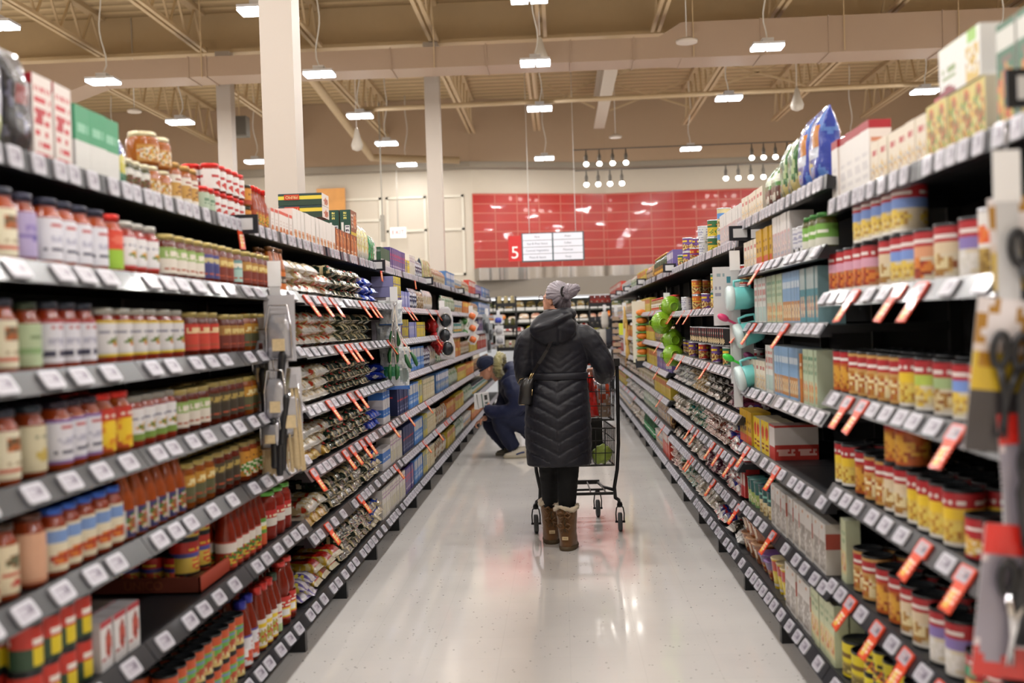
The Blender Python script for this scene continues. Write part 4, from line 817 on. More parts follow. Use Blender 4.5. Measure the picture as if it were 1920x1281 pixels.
# stainless hood band over the refrigerated counter
can_ = empty('counter_canopy', (XA, YA, 2.2)); tag(can_, 'brushed steel band and grey bulkhead above the back wall meat counter', 'canopy')
m1 = MB(); m1.box(0, L1, -.45, -.03, .16, .42); o = m1.build('steel_band', M_BAND, can_); o.rotation_euler = (0, 0, a1)
m1 = MB(); m1.box(0, 6.3, -.45, -.03, .16, .42); o = m1.build('steel_band', M_BAND, can_); o.location = (XB - XA, YBk - YA, 0)
m1 = MB(); m1.box(.05, 9.2, .1, .3, -.42, .18); o = m1.build('bulkhead', mat('grey_bulkhead', '8c847a', rough=.6), can_); o.location = (0, -.2, 0)
m1 = MB(); m1.box(.02, 9.2, -.45, .1, -.32, -.24); o = m1.build('white_ledge', M_WTRIM, can_)

# columns
for x, y, top, lab in ((-1.75, 6.86, CEIL, 'large off-white square steel column rising behind the green stacked boxes'), (-1.75, 15.52, 5.55, 'slim off-white square column beside the emergency exit sign'), (-4.8, 15.52, 5.55, 'distant off-white square column beyond the duct')):
    w = .105
    c = empty('support_column', (x, y, 0)); tag(c, lab, 'column', None)
    MB().box(-w, w, -w, w, 0, top).build('post', M_COLUMN, c); MB().box(-w * 1.6, w * 1.6, -w * 1.6, w * 1.6, 0, .02).build('base_plate', M_COLUMN, c)
# girder across, joists along
g = MB(); GY = 15.62
g.box(XL, XR, GY, GY + .05, 5.6, CEIL); g.box(XL, XR, GY - .12, GY + .17, 5.55, 5.6)
g.build('roof_girder', [M_GIRDER]); tag(bpy.data.objects['roof_girder'], 'deep brown steel girder crossing the ceiling above the duct', 'girder')
bpy.data.objects['roof_girder'].data.materials[0] = M_STEELTAN
def joist(x, y0, y1, lab, zb=5.4):
    j = empty('roof_joist', (x, y0, zb)); hj = CEIL - zb; tag(j, lab, 'joist', 'open web roof joists under the deck')
    Ln = y1 - y0
    MB().box(-.07, -.02, 0, Ln, 0, .05).box(.02, .07, 0, Ln, 0, .05).build('bottom_chord', M_STEELTAN, j)
    MB().box(-.06, .06, 0, Ln, hj - .07, hj).build('top_chord', M_STEELTAN, j)
    n = int(Ln / .62); st = Ln / n; mb = MB()
    for i in range(n):
        mb.bar((0, i * st, .04), (0, (i + .5) * st, hj - .06), .028); mb.bar((0, (i + .5) * st, hj - .06), (0, (i + 1) * st, .04), .028)
    mb.build('web', M_STEELTAN, j)
JL = 'tan open web joist running along the roof deck'
for x in (-8.4, -6.6, -5.1, -3.4, -1.7, -.13, 1.5, 3.1, 4.7, 6.3, 8.0): joist(x, 7.5, 15.48, JL + ' before the girder', 5.56)
for x in (-7.1, -5.3, -3.5, -1.7, -.35, 2.7, 4.5, 6.3, 8.1): joist(x, 15.7, 22.1, JL + ' behind the girder')
ib = MB(); ib.box(.82, 1.04, 15.7, 22.1, 5.4, 5.42).box(.92, .94, 15.7, 22.1, 5.42, 5.98).box(.82, 1.04, 15.7, 22.1, 5.98, 6.0)
tag(ib.build('roof_beam', M_CREAM), 'pale wide-flanged steel beam running back behind the girder', 'beam')
def brace(p, q, lab):
    o = MB().bar(p, q, .03).build('cross_brace', M_STEELTAN); tag(o, lab, 'brace', 'thin diagonal braces below the rear roof deck')
for (x0, x1, y) in ((-1.6, -.4, 17.2), (-.25, .78, 20.2), (1.08, 2.6, 17.5), (1.08, 2.6, 20.5), (2.75, 4.45, 19)):
    brace((x0, y, 5.45), (x1, y, 5.98), 'thin diagonal brace between tan roof joists'); brace((x0, y, 5.98), (x1, y, 5.45), 'thin diagonal brace between tan roof joists')
for y, z, r, lab in ((16.6, 4.92, .035, 'long horizontal sprinkler pipe crossing behind the duct'), (19.3, 5.45, .02, 'thin conduit crossing under the rear joists')):
    tag(MB().tube([(-3.0, y, z - .06), (XR, y, z)], r, 10).build('ceiling_pipe', M_STEELTAN), lab, 'pipe')
tag(MB().tube([(-3.6, 14.9, 5.3), (-3.55, 20.6, 4.75), (-1.9, 21.2, 4.72)], .07, 10).build('ceiling_pipe', M_STEELTAN), 'thick tan pipe bending toward the back wall', 'pipe')
# duct
d = empty('air_duct', (0, 14.5, 4.95)); tag(d, 'long tan rectangular air duct hanging across the ceiling, wider right of centre', 'duct')
sl = .004
def dseg(x0, x1, z1, dep, nm, z0=0):
    mb = MB(); vs = []
    for x in (x0, x1):
        zb = z0 - x * sl
        vs += [(x, 0, zb), (x, dep, zb), (x, dep, z1), (x, 0, z1)]
    mb.add(vs, [(0, 1, 2, 3), (7, 6, 5, 4), (0, 4, 5, 1), (1, 5, 6, 2), (2, 6, 7, 3), (3, 7, 4, 0)]); mb.build(nm, M_DUCT, d)
dseg(-6.3, 1.45, .29, .52, 'duct_section'); dseg(1.75, 9.9, .47, .6, 'duct_section')
mb = MB(); a, b_ = 1.45, 1.75
mb.add([(a, 0, 0), (a, .52, 0), (a, .52, .29), (a, 0, .29), (b_, 0, 0), (b_, .6, 0), (b_, .6, .47), (b_, 0, .47)], [(0, 1, 2, 3), (7, 6, 5, 4), (0, 4, 5, 1), (1, 5, 6, 2), (2, 6, 7, 3), (3, 7, 4, 0)]); mb.build('duct_transition', M_DUCT, d)
mb = MB(); mb.add([(-7.4, 0, -.35), (-7.4, .52, -.35), (-7.4, .52, .29), (-7.4, 0, .29), (-6.3, 0, .02), (-6.3, .52, .02), (-6.3, .52, .29), (-6.3, 0, .29)], [(0, 1, 2, 3), (7, 6, 5, 4), (0, 4, 5, 1), (1, 5, 6, 2), (2, 6, 7, 3), (3, 7, 4, 0)]); mb.build('duct_elbow', M_DUCT, d)
for x in (-5.0, -4.75, -2.2, -.9, .25, 1.1, 2.8, 3.7, 5.2):
    hgt = .29 if x < 1.6 else .47; dep = .52 if x < 1.6 else .6
    mb = MB().box(x, x + .02, -.012, dep + .012, -.014 - x * sl, hgt + .012); mb.build('duct_seam', M_DUCT, d)
for x in (-4.8, -1.6, 1.9, 3.9, 5.4):
    MB().box(x, x + .012, -.03, -.018, 0, 1.1).build('hanger_rod', M_STEELTAN, d)

# ------------------------------------------------------------------ lamps
M_LAMP = mat('lamp_lens', 'f6f8ff', rough=.4, emit=16)
M_LAMPBODY = mat('lamp_housing_white', 'dcdce0', rough=.4)
M_CABLE = mat('white_cable', 'e4e2de', rough=.5)
lamp_n = 0
def bay_lamp(x, y, z, light=True, visible=True, dim=1.0):
    global lamp_n; lamp_n += 1
    r = empty('high_bay_lamp', (x, y, z))
    if not visible: pass
    hb = MB(); hb.box(-.19, .19, -.13, .13, .0, .03).box(-.07, .07, -.07, .07, .03, .09); hb.build('housing', M_LAMPBODY, r)
    for sx in (-1, 1):
        MB().box(sx * .1 - .085, sx * .1 + .085, -.12, .12, -.03, 0).build('lens', M_LAMP, r)
    pts = [(0, 0, .09)]
    for k in range(1, 13):
        t = k / 12; pts.append((.05 * math.sin(t * 9 + x) * (1 - t), .03 * math.sin(t * 7) * (1 - t), .09 + t * (CEIL - z - .1)))
    MB().tube(pts, .009, 6).build('cable', M_CABLE, r)
    if light:
        ld = bpy.data.lights.new('lamp_light', 'AREA'); ld.shape = 'RECTANGLE'; ld.size = .36; ld.size_y = .22; ld.energy = LAMP_W * dim; ld.color = (1, .965, .93)
        lo_ = bpy.data.objects.new('lamp_light', ld); link(lo_, r); lo_.location = (0, 0, -.036)
    return r
LAMP_W = 44
rows = {-8.6: 'far left', -5.8: 'a', -3.0: 'b', -.21: 'c', 2.65: 'd', 5.5: 'e', 8.0: 'f'}
LZ = 4.75
AX = {-.21: [10.9, 13.6, 16.5, 21.5], -3.0: [10.9, 13.7, 16.5, 19.05, 21.6], 2.65: [13.3, 16.3, 21.0]}
desc = {(-.21, 10.9): 'bright hanging lamp cut by the top edge above the aisle', (-.21, 13.6): 'bright hanging lamp above the woman, in front of the duct', (-.21, 16.5): 'bright hanging lamp just below and behind the duct, aisle row',
        (-.21, 21.5): 'small hanging lamp beside the spotlights, farthest of the aisle row', (-3.0, 10.9): 'bright hanging lamp partly behind the large column', (-3.0, 13.7): 'hanging lamp just right of the large column',
        (-3.0, 16.5): 'hanging lamp between the two off-white columns, second from the large one', (-3.0, 19.05): 'hanging lamp between the two off-white columns, third from the large one', (-3.0, 21.6): 'hanging lamp touching the slim column, lowest of its row',
        (2.65, 13.3): 'large hanging lamp in front of the wide duct', (2.65, 16.3): 'hanging lamp below the wide duct, over the soup side', (2.65, 21.0): 'hanging lamp above the red tiles, between spotlight groups'}
for x in (-8.6, -5.8, -3.0, -.21, 2.65, 5.6, 8.3):
    ys = AX.get(x, [11, 13.6, 16.4, 20.5])
    for y in ys:
        l = bay_lamp(x, y, LZ, dim=.3 if y > 20 else 1.0); lab = desc.get((x, y))
        if lab: tag(l, lab, 'lamp', 'high bay lamps hanging from the roof')
        else: tag(l, 'high bay lamp hanging over the ' + {-8.6: 'outermost sauce-side', -5.8: 'neighbouring sauce-side', 5.6: 'neighbouring soup-side', 8.3: 'outermost soup-side'}[x] + ' aisle', 'lamp', 'high bay lamps over the %s aisles' % ('sauce-side' if x < 0 else 'soup-side'))
    for y in (8.0, 5.2, 2.5, -.2):
        l = bay_lamp(x, y, LZ); tag(l, 'high bay lamp hanging above and behind the picture edge', 'lamp', 'high bay lamps above the near aisle')
# track spots
M_SPOTB = mat('spot_body', '6a6660', rough=.4, metal=.5); M_SPOTL = mat('spot_glow', 'fffaf0', emit=14)
def spot(x, y, z, lab, grp):
    r = empty('track_spotlight', (x, y, z)); tag(r, lab, 'spotlight', grp)
    MB().lathe([(.02, .0), (.03, .05), (.035, .14), (.015, .19), (.01, .26)], 12).build('spot_body', M_SPOTB, r)
    MB().ball((0, 0, -.005), (.05, .05, .045), 12, 8).build('bulb', M_SPOTL, r)
tag(MB().box(.35, 4.6, 20.28, 20.31, 4.68, 4.7).build('light_track', M_SPOTB), 'thin upper lighting track holding the spotlights', 'track')
tag(MB().box(.38, 4.6, 20.88, 20.91, 4.37, 4.39).build('light_track', M_SPOTB), 'thin lower lighting track holding the spotlights', 'track')
for i in range(4):
    spot(.17 + i * .25 + .42 - .0, 20.3, 4.42, 'small track spotlight in the upper group of four above the red tiles', 'upper four track spotlights')
    spot(.6 + i * .23, 20.9, 4.11, 'small track spotlight in the lower group of four above the red tiles', 'lower four track spotlights')
    spot(3.3 + i * .22 + .4, 20.3, 4.42, 'small track spotlight in the upper group over the snack bags', 'upper spotlights by the snack bags')
    spot(3.3 + i * .24, 20.9, 4.13, 'small track spotlight in the lower group over the red tiles edge', 'lower spotlights by the snack bags')
for x, y in ((-5.5, 21.6), (-3.4, 21.6), (-1.0, 21.8), (1.2, 22.0), (3.6, 22.2), (6.0, 22.2)):   # wall washers in the soffit
    ld = bpy.data.lights.new('wall_washer', 'AREA'); ld.shape = 'RECTANGLE'; ld.size = 1.6; ld.size_y = .1; ld.energy = 3.5; ld.color = (1, .93, .82)
    o = bpy.data.objects.new('wall_washer', ld); link(o); o.location = (x, y, 4.68); o.rotation_euler = (math.radians(28), 0, 0)
# small ceiling fittings
def disc(x, y, z, r, lab):
    o = MB().lathe([(r, .0), (r * 1.05, .03), (r * .5, .06), (.01, .07)], 20, center=(0, 0, 0)).build('smoke_detector', mat('detector_plastic', 'cfc4b8', rough=.4), None, (x, y, z)); tag(o, lab, 'detector')
    MB().tube([(0, 0, .07), (0, 0, CEIL - z)], .006, 6).build('stem', M_CABLE, o)
disc(1.68, 13.4, 4.86, .13, 'round perforated ceiling detector hanging in front of the wide duct'); disc(1.1, 19.3, 4.72, .11, 'flat round detector hanging above the red tiles'); disc(-6.2, 15.6, 4.75, .1, 'small flat detector hanging under the duct by the far column')
def teardrop(x, y, z, lab, s=1):
    o = MB().lathe([(.02, 0), (.085 * s, .03), (.1 * s, .09), (.06 * s, .2), (.03 * s, .32), (.01, .36)], 16).build('hanging_antenna', mat('antenna_plastic', 'c8c0b4', rough=.5), None, (x, y, z)); tag(o, lab, 'antenna')
    MB().tube([(0, 0, .35), (0, 0, CEIL - z)], .005, 6).build('stem', M_CABLE, o)
teardrop(-.15, 14.2, 4.88, 'pale cone-shaped antenna hanging behind the lamp above the woman'); teardrop(3.6, 16, 4.45, 'pale cone-shaped antenna hanging over the soup side'); teardrop(-2.95, 15.9, 4.1, 'pale drum-shaped antenna under the lamp by the large column', .9)
sp = empty('wall_loudspeaker', (-4.75, 16, 4.4)); tag(sp, 'grey box loudspeaker hanging between the two left columns', 'loudspeaker')
MB().box(-.13, .13, -.1, .1, 0, .3).build('cabinet', mat('speaker_grey', '6f6a60', rough=.6), sp); MB().box(-.12, .12, -.108, -.1, .02, .28).build('grille', mat('speaker_grille', '5c574f', rough=.8), sp); MB().box(-.01, .01, -.01, .01, .3, 1.6).build('bracket', M_STEELTAN, sp)
# exit sign, orange poster, aisle sign
ex = empty('exit_sign', (-3.3, 22.1, 3.3)); tag(ex, 'small white exit sign on the cream back wall', 'exit sign')
MB().box(-.165, .165, -.03, .03, 0, .22).build('sign_box', mat('exit_white', 'f0eeea', rough=.4, emit=.35), ex)
t = obj('lettering', text_mesh('EXIT', .13, mat('exit_red', 'd8403c', rough=.5)), ex); t.rotation_euler = (PI / 2, 0, 0); t.location = (0, -.032, .11)
MB().box(-.01, .01, -.01, .01, .22, 1.4).build('hanger', MATS.get('rod_grey') or mat('rod_grey', '9c968c', rough=.6), ex)
lp = MB(); lp.box(-.01, .01, -.005, .005, 0, 1.9).box(-.035, .035, -.02, .02, -.45, 0); o = lp.build('hanging_sign_pole', mat('pole_cream', '8a857a', rough=.5), None, (-2.95, 18, 3.35)); tag(o, 'thin pale rod hanging near the exit sign', 'rod')
po = empty('orange_poster', (-4.75, 22.4, 3.8)); tag(po, 'orange picture panel on the cream wall above the green boxes', 'poster')
MB().box(-.3, .3, -.02, .03, 0, .62).build('poster_board', mat('orange_poster_print', 'e0a058', rough=.5, var=.25, vscale=4), po)
sg = empty('aisle_sign', (-.08, 18.5, 2.5)); tag(sg, 'hanging aisle number 5 sign with white category strips', 'aisle sign')
MB().box(-.54, .54, -.02, .02, 0, .5).build('sign_frame', mat('sign_dark', '2f4a50', rough=.4), sg)
MB().box(-.77, -.545, -.02, .02, .02, .46).build('number_panel', mat('sign_red', 'c4201f', rough=.4), sg)
t = obj('number', text_mesh('5', .3, mat('sign_white', 'f4efec', rough=.5)), sg); t.rotation_euler = (PI / 2, 0, 0); t.location = (-.66, -.022, .16); t['label'] = 'white number 5'
SW = mat('strip_white', 'dfe0ea', rough=.4); SD = mat('strip_text', '5a6a78', rough=.6)
for c_, names in ((0, ('Rice', 'Soy & Rice Sauce', 'Canned Vegetables', 'Pasta & Sauce')), (1, ('Asian', 'Indian', 'Mexican', 'Soup'))):
    for i, nm in enumerate(names):
        x0 = -.52 + c_ * .53; z1 = .485 - i * .118
        MB().box(x0, x0 + .505, -.024, -.02, z1 - .11, z1).build('category_strip', SW, sg)
        t = obj('strip_lettering', text_mesh(nm, .052, SD, extrude=.0004), sg); t.rotation_euler = (PI / 2, 0, 0); t.location = (x0 + .25, -.0255, z1 - .055)
for sx in (-.4, .4): MB().tube([(sx, 0, .5), (sx, 0, CEIL - 2.5)], .006, 6).build('hanger_rod', M_CABLE, sg)

# ------------------------------------------------------------------ meat counter at the back
mc = empty('refrigerated_counter', (-1.6, 20.9, 0)); tag(mc, 'long refrigerated display counter below the steel band', 'counter')
M_CASE = mat('case_white', 'd6dce4', rough=.35); M_CASED = mat('case_dark', '34362f', rough=.6)
MB().box(0, 6.5, 0, 1.1, 0, .95).build('case_front', M_CASE, mc); MB().box(0, 6.5, .95, 1.0, .95, 1.95).build('case_back', M_CASED, mc)
shz = [.96, 1.22, 1.46, 1.7]
for z in shz: MB().box(0, 6.5, .2 + (z - .96) * .5, 1.0, z - .03, z).build('case_shelf', M_CASED, mc)
MB().box(0, 6.5, .3, 1.0, 1.92, 1.97).build('case_top', M_CASE, mc)
ld = bpy.data.lights.new('case_light', 'AREA'); ld.shape = 'RECTANGLE'; ld.size = 6.2; ld.size_y = .1; ld.energy = 16; ld.color = (1, .97, .92)
lo_ = bpy.data.objects.new('case_light', ld); link(lo_, mc); lo_.location = (3.2, .25, 1.9); lo_.rotation_euler = (math.radians(35), 0, 0)
goods = {0: [('b4585a', 'c87878'), ('e0d8d0', 'b84a4a'), ('d07a80', 'e8e0dc')], 1: [('e0a838', 'c86a28'), ('e8e0d8', 'a83a30'), ('d8d040', '8a4a30')], 2: [('d8702a', 'e8a038'), ('d8b898', 'e8dcc8'), ('c8907a', 'e0c8b0')], 3: [('4a5a30', 'd8c88a'), ('b08a50', 'e0d0a0'), ('6a5a30', 'c8a868')]}
for lv, z in enumerate(shz):
    x = .08; i = 0
    while x < 5.6:
        w = RND.uniform(.16, .24); h = RND.uniform(.12, .19); c1, c2 = goods[lv][(i // 2) % 3]
        key = ('tray', c1, c2)
        if key not in MESHES:
            mb = MB(); mb.box(-.5, .5, -.5, .5, 0, .35, 0, lin('e4e0da')); mb2 = bag_lying(.95, .9, .9, [('bg', c1), ('n', c2, .08, 7, 9), ('n', 'ece8e4', .35, 8, 8)], len(MESHES), 14, 8, .2)
            b0 = len(mb.v); mb.v += [(v[0], v[1] - .45, v[2] + .2) for v in mb2.v]; mb.f += [tuple(b0 + q for q in f) for f in mb2.f]; mb.m += mb2.m; mb.c += mb2.c; mb.s += mb2.s
            MESHES[key] = mb.mesh('packed_meat_tray', M_FILM, True)
        o = obj('packed_food_tray', MESHES[key]); o.location = (-1.6 + x + w / 2, 20.9 + .4 + (z - .96) * .5, z); o.scale = (w * .95, .24, h)
        cn = {0: 'pink', 1: 'yellow and red', 2: 'orange and pale', 3: 'olive and beige'}[lv]
        tag(o, f'{cn} wrapped food tray on the {["lowest", "second", "third", "upper"][lv]} shelf of the refrigerated counter', 'food tray', f'{cn} food trays in the refrigerated counter')
        x += w + .01; i += 1

# ------------------------------------------------------------------ figures
def fuse(mb, voxel, smooth=4):
    """joins overlapping closed pieces into one continuous skin"""
    me = mb.mesh('body_base', [MATS['shelf_black']]); o = bpy.data.objects.new('tmp', me); C.objects.link(o)
    r = o.modifiers.new('r', 'REMESH'); r.mode = 'VOXEL'; r.voxel_size = voxel; r.use_smooth_shade = True
    s = o.modifiers.new('s', 'SMOOTH'); s.factor = .5; s.iterations = smooth
    bpy.context.view_layer.update()
    out = bpy.data.meshes.new_from_object(o.evaluated_get(bpy.context.evaluated_depsgraph_get()))
    bpy.data.objects.remove(o); out.materials.clear()
    return out
def displace(me, fn):
    ns = [v.normal.copy() for v in me.vertices]
    for v, n in zip(me.vertices, ns):
        v.co += n * fn(v.co, n)
    me.update()
def color_mesh(me, fn):
    a = me.color_attributes.new('print', 'FLOAT_COLOR', 'POINT')
    flat = []
    for v in me.vertices: flat.extend((*fn(v.co), 1.0))
    a.data.foreach_set('color', flat)
def finish(name, me, m, parent, smooth=True):
    me.materials.append(m); me.name = name
    me.polygons.foreach_set('use_smooth', [smooth] * len(me.polygons))
    return obj(name, me, parent)
def loft(mb, rings, n=28, pw=1.0):
    """rings: (x, y, z, half width, half depth[, tilt])"""
    vs = []
    for rg in rings:
        x, y, z, a, b = rg[:5]; ty = rg[5] if len(rg) > 5 else 0
        for k in range(n):
            t = 2 * PI * k / n; c, s = math.cos(t), math.sin(t)
            vs.append((x + a * math.copysign(abs(c) ** pw, c), y + b * math.copysign(abs(s) ** pw, s), z + ty * s * b))
    fs = []
    for i in range(len(rings) - 1):
        for k in range(n): fs.append((i * n + k, i * n + (k + 1) % n, (i + 1) * n + (k + 1) % n, (i + 1) * n + k))
    fs.append(tuple(range(n - 1, -1, -1))); fs.append(tuple((len(rings) - 1) * n + k for k in range(n)))
    return mb.add(vs, fs, 0, (1, 1, 1), True)
def limb(mb, pts, rs, n=18, sub=6):
    P = [Vector(p) for p in pts]; out, ro = [], []
    for i in range(len(P) - 1):
        p0 = P[max(i - 1, 0)]; p1 = P[i]; p2 = P[i + 1]; p3 = P[min(i + 2, len(P) - 1)]
        for k in range(sub):
            t = k / sub
            out.append(.5 * ((2 * p1) + (-p0 + p2) * t + (2 * p0 - 5 * p1 + 4 * p2 - p3) * t * t + (-p0 + 3 * p1 - 3 * p2 + p3) * t ** 3)); ro.append(rs[i] * (1 - t) + rs[i + 1] * t)
    out.append(P[-1]); ro.append(rs[-1])
    return mb.tube(out, ro, n)
def hand(mb, wrist, palm_dir, side_dir, curl, s=1.0, thumb=1):
    """palm with five separate bent fingers; palm_dir points to the fingers, curl is the direction fingers close to"""
    w = Vector(wrist); d = Vector(palm_dir).normalized(); sd = (Vector(side_dir) - d * Vector(side_dir).dot(d)).normalized(); nrm = Vector(curl).normalized()
    L = .095 * s
    for k in range(5):
        t = k / 4 - .5
        mb.tube([w + sd * t * .04 * s, w + d * L * .5 + sd * t * .07 * s, w + d * L + sd * t * .072 * s], [.015 * s, .0165 * s, .013 * s], 8)
    for k, ln in enumerate((.066, .076, .072, .056)):
        t = (k - 1.5) / 3
        b = w + d * L + sd * t * .068 * s; p1 = b + (d * .8 + nrm * .35).normalized() * ln * .45 * s; p2 = p1 + (d * .2 + nrm * .95).normalized() * ln * .35 * s; p3 = p2 + (nrm * .8 - d * .6).normalized() * ln * .3 * s
        mb.tube([b - d * .02 * s, b, p1, p2, p3], [.0095 * s, .0092 * s, .0088 * s, .008 * s, .0065 * s], 8)
    b = w + d * .028 * s - sd * .034 * s * thumb; p1 = b + (d * .5 - sd * .8 * thumb).normalized() * .035 * s; p2 = p1 + (d * .7 + nrm * .6).normalized() * .03 * s; p3 = p2 + (d * .4 + nrm * .9).normalized() * .022 * s
    mb.tube([b + sd * .02 * thumb * s, b, p1, p2, p3], [.013 * s, .0125 * s, .0108 * s, .0098 * s, .008 * s], 8)

def coat_nodes(col, sheen):
    def f(nt, b):
        N, Lk = nt.nodes.new, nt.links.new
        b.inputs['Base Color'].default_value = rgba(col)
        tc = N('ShaderNodeTexCoord'); n = N('ShaderNodeTexNoise'); n.inputs['Scale'].default_value = 28; n.inputs['Detail'].default_value = 4; Lk(tc.outputs['Object'], n.inputs['Vector'])
        bp = N('ShaderNodeBump'); bp.inputs['Strength'].default_value = .5; bp.inputs['Distance'].default_value = .004; Lk(n.outputs['Fac'], bp.inputs['Height']); Lk(bp.outputs[0], b.inputs['Normal'])
        b.inputs['Sheen Weight'].default_value = sheen; b.inputs['Sheen Roughness'].default_value = .4; b.inputs['Specular IOR Level'].default_value = .3
    return f
M_COAT = simple('charcoal_down_coat', coat_nodes('15151c', .05), .48)
M_NAVY = simple('navy_parka', coat_nodes('161d3a', .1), .6)
M_NAVYP = simple('navy_trousers', coat_nodes('141a32', .06), .75)
M_HATN = simple('navy_knit', coat_nodes('161c34', .2), .85)
M_LEGG = simple('black_leggings', coat_nodes('040405', .0), .75)
M_SKIN = mat('skin', 'c08a70', rough=.5, var=.06, vscale=20)
M_HAIR = mat('printed_hair', attr=True, rough=.45)
M_SUEDE = mat('brown_suede', '664420', rough=.85, var=.2, vscale=25, bump=.4, bscale=80, sheen=.3)
M_FUR = mat('cream_fleece', 'b8a890', rough=.95, bump=1.0, bscale=140, sheen=.4)
M_SOLE = mat('boot_sole', '4e3f28', rough=.7)
M_LEATHER = mat('black_leather', '0e0d0e', rough=.32, coat=.2)
M_GOLD = mat('brass_fitting', 'a89268', rough=.3, metal=1)
M_GLASSES = mat('spectacle_frame', '4a3a34', rough=.3)

# ---- woman walking away, seen from behind
WX, WY = 0.0, 6.78
wo = empty('person', (WX, WY, 0)); tag(wo, 'woman with grey bun in long black quilted coat pushing a cart, seen from behind', 'person')
# coat: torso + sleeves + hood in one skin
mb = MB()
loft(mb, [(-.032, .0, .538, .203, .155), (-.032, 0, .545, .206, .158), (-.032, 0, .60, .207, .16), (-.034, 0, .75, .213, .165), (-.032, 0, .88, .208, .165), (-.022, 0, 1.0, .19, .15), (-.014, 0, 1.09, .172, .13), (-.012, 0, 1.13, .172, .125), (-.012, .005, 1.22, .182, .125), (-.02, .0, 1.31, .19, .12), (-.025, 0, 1.37, .185, .105), (-.02, 0, 1.42, .14, .09), (-.01, .01, 1.47, .08, .075), (-.005, .015, 1.5, .07, .07)], 40, .92)
limb(mb, [(.10, .0, 1.355), (.165, -.01, 1.335), (.225, -.005, 1.245), (.268, .0, 1.16), (.272, .10, 1.10), (.262, .22, 1.10), (.25, .31, 1.115)], [.075, .08, .076, .07, .066, .058, .048])
limb(mb, [(-.14, 0, 1.355), (-.2, -.005, 1.33), (-.232, -.005, 1.24), (-.235, .0, 1.14), (-.225, .09, 1.08), (-.2, .22, 1.09), (-.18, .31, 1.11)], [.075, .079, .072, .066, .064, .056, .047])
mb.ball((-.045, -.105, 1.405), (.148, .085, .1), 28, 18)
mb.ball((-.045, -.115, 1.355), (.1, .06, .06), 24, 16)
loft(mb, [(-.02, .0, 1.38, .15, .1), (-.02, .005, 1.45, .125, .1), (-.012, .01, 1.5, .1, .092), (-.01, .01, 1.525, .09, .085)], 28)
limb(mb, [(-.175, -.07, 1.425), (-.11, -.125, 1.468), (-.03, -.125, 1.488), (.045, -.085, 1.5), (.08, -.02, 1.49)], [.02, .033, .036, .034, .03])
limb(mb, [(-.178, -.1, 1.39), (-.12, -.175, 1.415), (-.05, -.195, 1.44), (.02, -.165, 1.475), (.065, -.1, 1.485)], [.02, .026, .024, .022, .018])
coat = fuse(mb, .0085, 3)
def quilt(co, n):
    x, y, z = co
    if z > 1.30 and y < -.06 or z > 1.4:
        q = noise.noise(Vector((x * 14, y * 9, z * 26))) * .006
        if abs(x + .01) < .006 and z < 1.44 and y < -.1: q -= .003
        return q
    arm = abs(x + .02) > .185 and z > 1.0
    wr = noise.noise(Vector((x * 30, y * 30, z * 55))) * .0022
    if arm:
        p = (z * .8 + abs(x) * .9 + y * .6) / .045
        return -.0035 * (1 - abs(math.sin(PI * p))) ** 3 + wr
    if z > 1.125:
        p = (z + .0 * abs(x)) / .042
        d = (1 - abs(math.sin(PI * p))) ** 5 * -.003
        if z < 1.25:
            q = (z - .55 * abs(x + .012) ** .9) ; d = (1 - min(1, abs(((q / .045) % 1) - .5) * 2 / .35)) * -.004 if abs(x) < .15 else d
        return d + wr * .7
    if z > 1.085: return -.006 + .0 * z       # belt channel
    xx = abs(x + .03)
    p = (z - .62 * xx * (1 - 1.1 * xx)) / .077
    a = abs(math.sin(PI * p))
    seam = (1 - a) ** 4
    c = (1 - min(1, xx / .008)) * .003 if y < 0 else 0
    edge = max(0.0, min(1.0, (.2 - abs(x + .032)) / .05)) * .6 + .4
    hemf = min(1.0, max(0.0, (z - .545) / .03))
    puff = .0075 * (a ** .45) - .0035 - (1 - a) ** 7 * .006
    gather = noise.noise(Vector((x * 50, z * 12, 3))) * .0025 * max(0, 1 - xx / .06)
    return (puff * edge - c + gather) * hemf + wr * 1.2
displace(coat, quilt)
finish('coat', coat, M_COAT, wo)
mb = MB(); loft(mb, [(-.013, 0, 1.083, .179, .139), (-.013, 0, 1.09, .183, .142), (-.013, 0, 1.118, .18, .139), (-.013, 0, 1.125, .176, .134)], 40, .92); mb.build('belt', M_COAT, wo)
# body (legs, neck, head, hands) as one skin
mb = MB()
limb(mb, [(-.105, .02, .72), (-.1, .06, .5), (-.1, .13, .35), (-.1, .2, .2)], [.085, .066, .058, .045])
limb(mb, [(.03, .0, .72), (.022, .0, .5), (.012, .0, .35), (.008, -.0, .2)], [.09, .07, .062, .047])
legs = fuse(mb, .01, 3)
displace(legs, lambda c, n: noise.noise(Vector((c.x * 12, c.y * 12, c.z * 60))) * .004 * (1 if c.z > .38 else .4))
finish('leggings', legs, M_LEGG, wo)
